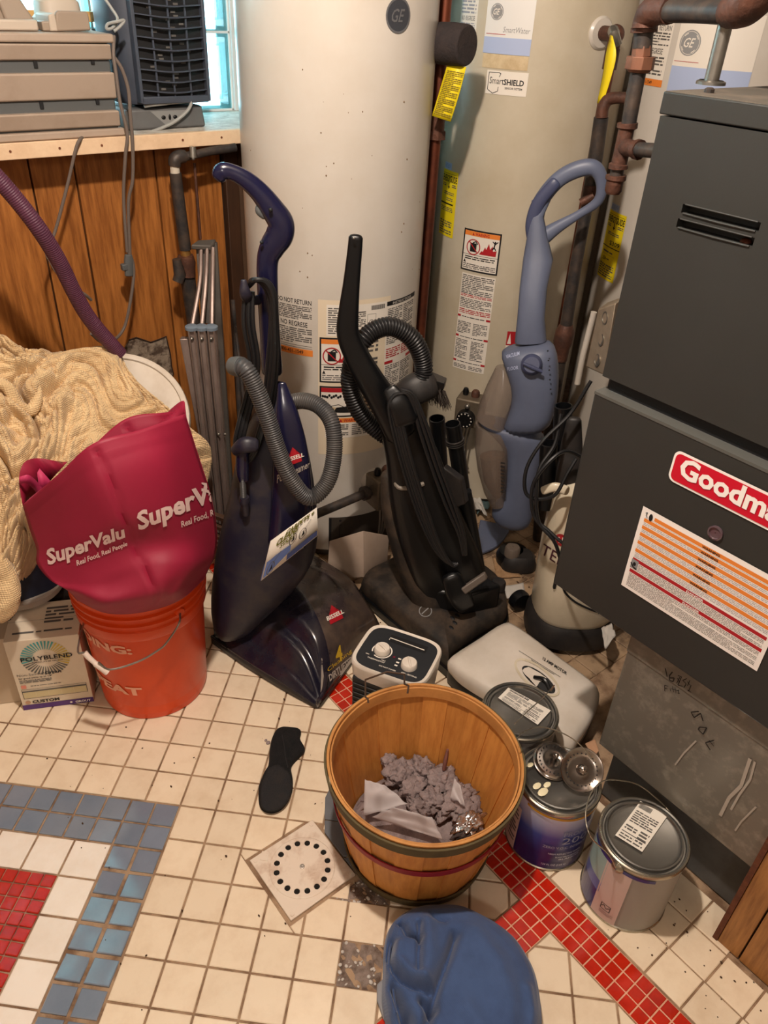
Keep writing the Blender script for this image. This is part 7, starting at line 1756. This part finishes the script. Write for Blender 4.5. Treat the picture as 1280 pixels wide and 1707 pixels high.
# ------------------------------------------------------------------ paint cans
M_tin = mat('tin', (176,170,156), 0.22, metal=.9, col2=(140,132,116), nscale=9, rough2=.4)
M_lid = mat('tin_lid', (150,148,144), 0.2, metal=.85, col2=(120,118,112), nscale=10, rough2=.35)
M_cblue = mat('can_blue', (38,44,112), 0.3, coat=.2); M_cpale = mat('can_pale', (190,194,214), 0.35); M_cpink = mat('can_pink', (204,180,172), 0.4); M_cgrey = mat('can_grey', (150,146,138), .45); M_cteal = mat('can_teal', (150,176,172), .4)
def grad_blue():
    m = mat('can_gradient', (190,196,216), .3, coat=.2); nt = m.node_tree; n = nt.nodes; L = nt.links; b = n['Principled BSDF']
    tc = [x for x in n if x.type == 'TEX_COORD'][0]; sp = n.new('ShaderNodeSeparateXYZ'); L.new(tc.outputs['Object'], sp.inputs[0])
    r = n.new('ShaderNodeValToRGB'); e = r.color_ramp.elements; e[0].position = .055; e[0].color = lin((34,32,96)); e[1].position = .17; e[1].color = lin((198,200,222)); q = e.new(.11); q.color = lin((60,74,150))
    L.new(sp.outputs['Z'], r.inputs['Fac']); L.new(r.outputs['Color'], b.inputs['Base Color']); return m
M_cgrad = grad_blue()
def paint_can(c, label, wall, r=.0835, h=.192):
    c = A(c[0], c[1], 0); t = Thing('paint_can', label, 'paint can', c, 'gallon paint cans beside the furnace')
    mb = MB(); mb.lathe([(.001,.003),(r-.003,.003),(r-.002,0),(r+.001,.001),(r+.001,.005),(r-.001,.007)], c, 56); t.add('bottom_rim', mb, M_tin); mb = MB(); mb.lathe([(r-.001,h-.012),(r+.001,h-.010),(r+.0015,h-.004),(r,h-.001),(r-.003,h)], c, 56); t.add('rim', mb, M_tin)
    mb = MB(); mb.lathe([(r-.001,.006),(r-.001,h-.011)], c, 64); w = t.add('wall', mb, wall)
    mb = MB(); mb.lathe([(r-.003,h),(r-.006,h-.001),(r-.0075,h-.005),(r-.010,h-.005),(r-.0115,h+.001),(r-.0145,h+.0015),(r-.017,h-.003),(r-.021,h-.0045),(.001,h-.0035)], c, 64); ld = t.add('lid', mb, M_lid, angle=25)
    return t, c, r, h, ld, w
def ear(t, c, r, az, z=.150):
    n_ = A(math.cos(az), math.sin(az), 0); p = A(c[0], c[1], z)+n_*r; mb = MB(); mb.lathe([(.012,-.002),(.0125,.003),(.009,.007),(.001,.009)], p, 22, axis=n_); t.add('ear', mb, M_tin); return p+n_*.006
def az_of(c, px_, py_, r): P = PC(px_, py_, c[0], c[1], r); return math.atan2(P[1]-c[1], P[0]-c[0]), P[2]
def lid_label(t, c, h, quad, ld, seed, bars=True):
    P = [G(a, b, h-.002) for a, b in quad]
    f = lambda u, v, hh: (P[0]*(1-u)+P[1]*u)*v+(P[3]*(1-u)+P[2]*u)*(1-v)+A(0,0,hh)
    d = Decal(); d.rect(0,0,1,1,M_paper,1)
    if bars:
        rd = random.Random(seed); x = .06
        while x < .5: w = rd.choice((.008,.014,.022)); d.rect(x, .84, x+w, .96, M_ink, 2, fine=9); x += w+rd.choice((.008,.014))
    d.lines(.08,.45,.9,.78,6,M_inks,2,seed=seed); d.rect(.06,.18,.94,.20,M_inks,2); d.lines(.08,.03,.55,.16,2,M_inks,2,seed=seed+1); d.lines(.6,.03,.92,.40,5,M_inks,2,seed=seed+2); d.lines(.08,.25,.5,.38,2,M_inks,2,seed=seed+3)
    d.build('lid_label', t, f, ld, base=.0012, dl=.0003, label='white printed label stuck on the lid')
# right can
t, c, r, h, ld, w = paint_can((.967,.3265), 'paint can at the right, pink panel with a recycling box, half wiped grey', M_cgrey)
a_e, z_e = az_of(c, 1030, 1445, r)
f = on_cyl(c[0], c[1], r, a_e)
d = Decal(); d.rect(-.075,.008,-.018,h-.014,M_cgrad if False else M_cblue,1); d.rect(-.075,.10,-.018,h-.014,M_cteal,2); d.rect(-.075,.07,-.018,.10,mat('can_midblue',(96,110,170),.35),2); d.rect(-.022,.008,.030,h-.014,M_cpink,2); d.rect(-.075,h-.022,.07,h-.013,M_cblue,3)
x0, x1, y0, y1 = az_of(c,1000,1500,r), az_of(c,1024,1510,r), 0, 0
u0 = (az_of(c,1012,1505,r)[0]-a_e)*r-.010; u1 = u0+.020; zb = az_of(c,1010,1518,r)[1]; zt = zb+.018
d.frame(u0, zb, u1, zt, .0014, M_ink, 4); d.stroke([(u0+.002,zb+.008),(u0+.007,zt-.004),(u1-.009,zb+.006),(u1-.002,zt-.005)], .0016, M_ink, 4); d.lines(u0, zb-.014, u1+.008, zb-.004, 3, mat('pink_print',(180,150,144),.6), 4, seed=2)
d.cut(.007).build('can_print', t, f, w, base=.0005, dl=.00025)
e1 = ear(t, c, r, a_e, z_e); e2 = ear(t, c, r, a_e+math.pi, z_e)
bail = [e1, H(1015,1425,np.hypot(*e1[:2])-.01), H(985,1395,.895), H(976,1360,.92), H(984,1325,.96), H(1005,1302,1.0), H(1040,1302,1.05), H(1072,1313,1.08), (e2+A(0,0,.01))]
mb = MB(); mb.tube(bail, .0013, 7, k=5); t.add('bail_handle', mb, M_tin)
lid_label(t, c, h, [(1067,1336),(1112,1361),(1070,1421),(1025,1393)], ld, 3)
# middle can
t, c, r, h, ld, w = paint_can((.9345,.5075), 'blue gradient paint can in the middle with yellow paint on its rim', M_cgrad)
a_f, z_f = az_of(c, 945, 1390, r); f = on_cyl(c[0], c[1], r, a_f)
M_drip = mat('yellow_drip', (190,140,50), .5); M_cprint = mat('can_print_pale', (180,190,216), .4)
d = Decal(); d.rect(-.09,h-.020,.10,h-.013,M_drip,2); aL = (az_of(c,860,1400,r)[0]-a_f)*r
d.rect(aL-.05,.01,aL-.002,h-.05,M_cpink,2); d.lines(aL-.03,.03,aL-.006,h-.06,10,M_inks,3,seed=3)
d.text('PROMAR', -.005, .122, .062, .015, mat('can_steel_print',(150,158,182),.4), 3, bold=.0); d.text('200', -.005, .096, .052, .022, MATS['can_steel_print'], 3, bold=.0); d.text('ZERO V.O.C. INTERIOR', -.040, .080, .055, .008, MATS['can_steel_print'], 3, bold=.01)
d.text('HIGH REFLECTIVE WHITE', -.026, .060, .045, .0055, M_cprint, 3, bold=.02); d.text('BLANC HAUTE REFLEXION', -.010, .050, .045, .005, M_cprint, 3, bold=.02); d.text('BLANCO', -.002, .042, .045, .005, M_cprint, 3, bold=.02); d.text('124 FL OZ (3.66 L)', -.034, .022, .016, .006, M_cprint, 3, bold=.02)
d.poly([(.035,.150),(.062,.150),(.062,.172),(.050,.165),(.035,.172)], M_cblue, 3)
d.cut(.007).build('can_print', t, f, w, base=.0005, dl=.00025)
aE = az_of(c, 872, 1340, r)[0]; e1 = ear(t, c, r, aE-.25, .150); e2 = ear(t, c, r, aE-.25+math.pi, .150)
mb = MB(); mb.tube([H(862,1232,1.02), H(872,1220,1.04), H(900,1212,1.07), H(935,1221,1.09), H(965,1240,1.09), H(990,1270,1.08)], .0013, 7, k=5); t.add('bail_handle', mb, M_tin)
mb = MB()
for p_, s_ in (((884,1275),.006),((895,1310),.008),((905,1320),.010),((912,1308),.007)): mb.sphere(G(*p_, h-.002), s_, 10, 6, (1.3,.8,.18))
t.add('paint_splash', mb, mat('cream_paint', (236,226,190), .4), ld)
# left can
t, c, r, h, ld, w = paint_can((1.003,.678), 'paint can touching the white vacuum foot, mostly hidden by the basket', M_cgrey)
lid_label(t, c, h, [(847,1147),(918,1185),(896,1209),(830,1164)], ld, 21)
mb = MB(); mb.tube([H(857,1208,1.03), H(880,1185,1.06), H(905,1163,1.09), H(920,1146,1.12), H(924,1142,1.12), H(918,1152,1.12)], .0011, 7, k=2); t.add('bail_handle', mb, M_tin)
# ------------------------------------------------------------------ sink strainers on the middle can
M_chrome = mat('worn_chrome', (170,160,152), 0.16, metal=.95, col2=(120,110,102), nscale=30, rough2=.35)
def strainer(c, nrm, label, rr, flip):
    c = A(*c); nrm = A(*nrm); nrm /= np.linalg.norm(nrm); t = Thing('sink_strainer', label, 'sink strainer', c, 'metal sink strainer baskets')
    mb = MB(); mb.lathe([(rr,0),(rr+.001,.001),(rr,.002),(rr-.005,.0005),(rr-.009,-.002),(rr*.62,-.004),(rr*.3,-.003),(.004,-.002)] if not flip else [(rr,0),(rr+.001,-.001),(rr-.003,.0),(rr-.006,.004),(rr*.6,.005),(.004,.006)], c, 48, axis=nrm); b_ = t.add('strainer_bowl', mb, M_chrome, angle=40, solid=.0008)
    ez = nrm; hh = A(0,0,1) if abs(ez[2]) < .9 else A(1,0,0); ex_ = np.cross(hh, ez); ex_ /= np.linalg.norm(ex_); ey_ = np.cross(ez, ex_)
    mb = MB()
    for k in range(24):
        a = 2*math.pi*k/24; p = c+(ex_*math.cos(a)+ey_*math.sin(a))*rr*.74 + ez*(-.0022 if not flip else .0056); mb.cyl(p, p+ez*.0012, .0014, n=7)
    t.add('strainer_hole', mb, M_ink, b_, kind='stuff')
    mb = MB()
    if not flip: mb.lathe([(.003,-.002),(.0035,.006),(.008,.009),(.009,.013),(.006,.016),(.001,.017)], c, 18, axis=nrm); t.add('pull_knob', mb, M_chrome)
    else: mb.cyl(c, c+nrm*.022, .0038, .0032, n=12); mb.sphere(c+nrm*.024, .0055, 12, 8); t.add('stem', mb, M_chrome)
lz = .192
strainer(G(970,1283,lz+.034), (-.45,-.50,.85), 'shiny sink strainer with a centre knob, tilted towards the camera on the middle paint can', .0415, False)
strainer(G(922,1268,lz+.012), (-.10,-.22,1), 'upturned darker sink strainer lying under the shiny one on the middle paint can', .0400, True)
# ------------------------------------------------------------------ sock
M_sock = mat('black_knit', (12,12,14), .95, col2=(30,26,26), nscale=60, bump=.6, bscale=300)
M_sock2 = mat('sock_sole', (34,34,36), .95, col2=(48,42,38), nscale=40, bump=.6, bscale=300)
so = [(480,1212),(497,1215),(502,1222),(500,1232),(506,1243),(508,1252),(500,1262),(490,1272),(485,1282),(488,1300),(487,1320),(478,1340),(465,1353),(450,1356),(436,1350),(431,1335),(432,1310),(440,1290),(447,1278),(449,1255),(452,1235),(460,1218),(470,1212)]
P = catmull([G(a, b, .004) for a, b in so+so[:1]], 3)[:-1]; cS = np.mean(np.array(P), 0)
def sk(s_, z): return [A(cS[0]+(p[0]-cS[0])*s_, cS[1]+(p[1]-cS[1])*s_, z + (.0025*mnoise.noise(Vector((p[0]*30, p[1]*30, z*90))) if z > .004 else 0)) for p in P]
t = Thing('sock', 'black ankle sock lying flat on the cream tiles', 'sock', (cS[0], cS[1], 0))
mb = MB(); mb.loft([sk(.97,.001), sk(1.0,.005), sk(.97,.010), sk(.85,.014), sk(.6,.016), sk(.3,.017)]); t.add('upper', mb, M_sock, angle=180)
so2 = [(447,1280),(462,1274),(478,1282),(486,1300),(485,1322),(476,1340),(462,1350),(448,1352),(437,1346),(434,1330),(436,1306)]
P2 = catmull([G(a, b, .016) for a, b in so2+so2[:1]], 3)[:-1]; c2_ = np.mean(np.array(P2), 0)
mb = MB(); mb.loft([[A(c2_[0]+(p[0]-c2_[0])*s_, c2_[1]+(p[1]-c2_[1])*s_, z) for p in P2] for s_, z in ((1,.012),(.98,.0165),(.85,.0185),(.4,.0195))]); t.add('sole', mb, M_sock2, angle=180)
mb = MB(); mb.tube([G(470,1225,.018), G(474,1245,.0195), G(476,1262,.019), G(480,1280,.018)], .0012, 6, k=4); t.add('seam', mb, M_sock2)
mb = MB(); mb.sphere(G(447,1238,.002), .006, 8, 5, (1,.8,.35)); mb.sphere(G(443,1234,.002), .004, 8, 5, (1,.8,.35)); solo('lint_bit', mb, M_lint, 'tiny grey fluff beside the black sock', 'lint', loc=G(447,1238))
# ------------------------------------------------------------------ grey slate-look mat under the basket
M_slab = mat('grey_slab', (104,106,110), .5, col2=(84,86,90), nscale=14, world=True)
t = Thing('grey_tile_sheet', 'grey tiled floor sheet sticking out under the left of the bushel basket', 'mat', G(575,1390))
mb = MB()
poly_ = [G(a, b, .006) for a, b in ((556,1302),(575,1330),(640,1380),(690,1440),(640,1500),(600,1462),(575,1440),(540,1385),(540,1350))]
for k, q in enumerate(([(556,1302),(598,1330),(590,1372),(541,1366),(542,1330)], [(541,1368),(590,1374),(592,1425),(572,1428),(541,1388)], [(573,1431),(592,1428),(640,1440),(640,1470),(602,1464)])):
    mb = MB(); mb.prism([A(*G(a, b, .003)[:2], .0008) for a, b in q], (0,0,.004)); t.add('sheet_tile', mb, M_slab, bevel=.0008)
# ------------------------------------------------------------------ blue cloth at the lower edge
M_bcloth = cloth_mat('blue_knit', (62,84,126), (48,66,104), 1600, .15)
bl = [(742,1516),(700,1520),(675,1530),(652,1550),(642,1580),(640,1620),(640,1680),(660,1740),(720,1800),(800,1820),(870,1790),(898,1730),(898,1680),(888,1630),(868,1590),(840,1560),(800,1535),(768,1520)]
base_ = catmull([G(a, b, .02) for a, b in bl+bl[:1]], 6)[:-1]; cB = A(*G(765,1660,.02)); nB = len(base_)
def gp(pts, z=.07): return [A(*G(a_, b_, z)[:2]) for a_, b_ in pts]
VAL = [(gp([(758,1562),(746,1600),(731,1640),(719,1678),(708,1720),(700,1780)]), .020, .009), (gp([(699,1541),(698,1580),(697,1622)]), .012, .005), (gp([(654,1566),(649,1592),(656,1615),(672,1634),(690,1646),(714,1655)]), .018, .007),
       (gp([(681,1558),(690,1562),(700,1566)]), .018, .005), (gp([(656,1645),(666,1670),(676,1700),(684,1740)]), .026, .008), (gp([(704,1668),(712,1676),(722,1684)]), .024, .008), (gp([(668,1535),(674,1542),(678,1552)]), .016, .006),
       (gp([(680,1690),(694,1720),(700,1760)]), .020, .008), (gp([(722,1528),(732,1534),(742,1536)]), .006, .008)]
RID = [(gp([(712,1540),(714,1590),(708,1640)]), .010, .014), (gp([(664,1575),(662,1600),(682,1625),(705,1640)]), .008, .009), (gp([(648,1600),(650,1640),(655,1680)]), .010, .010), (gp([(790,1560),(828,1610),(845,1660),(850,1720)]), .008, .020), (gp([(880,1650),(888,1690),(888,1730)]), .006, .010), (gp([(780,1690),(800,1720),(830,1750)]), .006, .016)]
VAL = [(L_, dep*1.7, wd*.8) for L_, dep, wd in VAL]; RID = [(L_, dep*1.3, wd) for L_, dep, wd in RID]
def pd(x, y, L):
    best = 9
    for p, q in zip(L, L[1:]):
        d_ = q-p; t_ = max(0, min(1, ((x-p[0])*d_[0]+(y-p[1])*d_[1])/(d_@d_))); best = min(best, math.hypot(x-p[0]-d_[0]*t_, y-p[1]-d_[1]*t_))
    return best
R_ = []
levels = [(1.0,.0),(1.015,.010),(1.015,.026),(.985,.046),(.93,.060),(.86,.069),(.76,.076),(.64,.081),(.50,.085),(.36,.087),(.22,.088),(.08,.088)]
lev = []
for k in range(len(levels)-1):
    for q in range(6): f_ = q/6; lev.append((levels[k][0]*(1-f_)+levels[k+1][0]*f_, levels[k][1]*(1-f_)+levels[k+1][1]*f_))
lev.append(levels[-1])
base_ = catmull([G(a, b, .02) for a, b in bl+bl[:1]], 14)[:-1]; nB = len(base_)
for s_, z in lev:
    row = []
    for i, p in enumerate(base_):
        x, y = cB[0]+(p[0]-cB[0])*s_, cB[1]+(p[1]-cB[1])*s_
        k_ = min(1, z/.05); dzz = 0
        for L_, dep, wd in VAL: dd_ = pd(x, y, L_); dzz -= dep*math.exp(-(dd_/wd)**1.4)
        for L_, dep, wd in RID: dd_ = pd(x, y, L_); dzz += dep*math.exp(-(dd_/wd)**2)
        dzz += .006*mnoise.noise(Vector((x*9, y*9, 2))) + .002*mnoise.noise(Vector((x*26, y*26, 4)))
        row.append(A(x, y, max(.001, z+k_*dzz)))
    R_.append(row)
mb = MB(); mb.loft(R_); bcl = solo('blue_sweatshirt', mb, M_bcloth, 'bundled blue knit garment on the floor at the bottom edge', 'garment', loc=(cB[0], cB[1], 0), angle=180)
def welt(pts, r, nm):
    mb = MB(); bvx = bvh_of(bcl); P = []
    for q in pts:
        dd = ray(*q); hit = bvx.ray_cast(Vector(CAM), Vector(dd)); P.append(A(*hit[0]) + A(0,0,.000) if hit[0] else G(*q, .05))
    mb.tube(P, r, 10, k=5, squash=(1, .6)); o = mesh_obj(nm, mb, M_bcloth, origin=(cB[0], cB[1], 0)); o.parent = bcl
welt([(660,1690),(655,1650),(648,1610),(652,1575),(668,1548)], .0035, 'sleeve_seam')
mb = MB(); mb.loft([[A(*G(a, b, .01)[:2], z) for a, b in ((628,1640),(644,1625),(665,1660),(668,1705),(640,1700),(628,1665))] for z in (.001, .010)]); solo('grey_cloth', mb, mat('grey_cloth', (140,140,144), .9), 'corner of grey cloth peeping out left of the blue garment', 'cloth', loc=G(640,1660), bevel=.003)
# ------------------------------------------------------------------ clutter between the heaters and the vacuums
t = Thing('floor_pedal', 'dark round-capped device on the dirty floor beside the cream vacuum', 'device', G(862, 935))
c_ = G(862, 945); mb = MB(); mb.loft([ring_at(A(c_[0], c_[1], z), A(.8,-.6,0), A(.6,.8,0), .055*s_, .04*s_, .7, 24) for s_, z in ((1,.004),(1.03,.02),(.9,.045),(.7,.055))]); t.add('body', mb, M_charc)
mb = MB(); mb.lathe([(.001,.082),(.020,.082),(.024,.076),(.024,.05)], A(G(855,912,.08)[0], G(855,912,.08)[1], 0), 24); t.add('cap', mb, mat('dusty_cap', (104,92,82), .6))
def scrap(nm, label, pts, z, m, seed, amp=.012):
    P = [G(a, b, z) for a, b in pts]; mb = MB(); n = 8; rows_ = []
    for j in range(n+1):
        v = j/n; rows_.append([(P[0]*(1-u)+P[1]*u)*(1-v)+(P[3]*(1-u)+P[2]*u)*v+A(0,0,amp*abs(mnoise.noise(Vector((u*2.5, v*2.5, seed))))) for u in (i/n for i in range(n+1))])
    mb.surf(rows_); return solo(nm, mb, m, label, 'scrap', loc=P[0], angle=60, solid=.001)
M_scrapw = mat('crumpled_white', (196,190,182), .8); M_teal2 = mat('teal_rag', (84,104,104), .9)
scrap('paper_scrap', 'white paper scrap behind the black vacuum', [(786,818),(800,830),(812,862),(792,850)], .03, M_scrapw, 3, .03)
scrap('rag', 'dull teal rag between the black and the blue vacuums', [(790,815),(812,820),(815,850),(795,860)], .012, M_teal2, 5, .03)
scrap('paper_piece', 'torn pale paper lying on the dirty floor right of the black vacuum', [(838,978),(872,972),(876,990),(845,998)], .004, M_scrapw, 7, .006)
scrap('stained_paper', 'stained flattened paper on the floor behind the knob of the black vacuum', [(820,928),(856,935),(868,962),(828,965)], .004, mat('stained', (170,136,100), .9, col2=(110,74,48), nscale=60), 9, .006)
scrap('white_wedge', 'white wedge of paper under the front of the furnace', [(1002,1048),(1018,1040),(1026,1060),(1008,1085)], .10, M_scrapw, 11, .01)
scrap('tan_card', 'small tan card corner behind the middle paint can', [(975,1240),(992,1232),(998,1252),(990,1262)], .02, mat('tan_card', (196,150,116), .8), 12, .002)
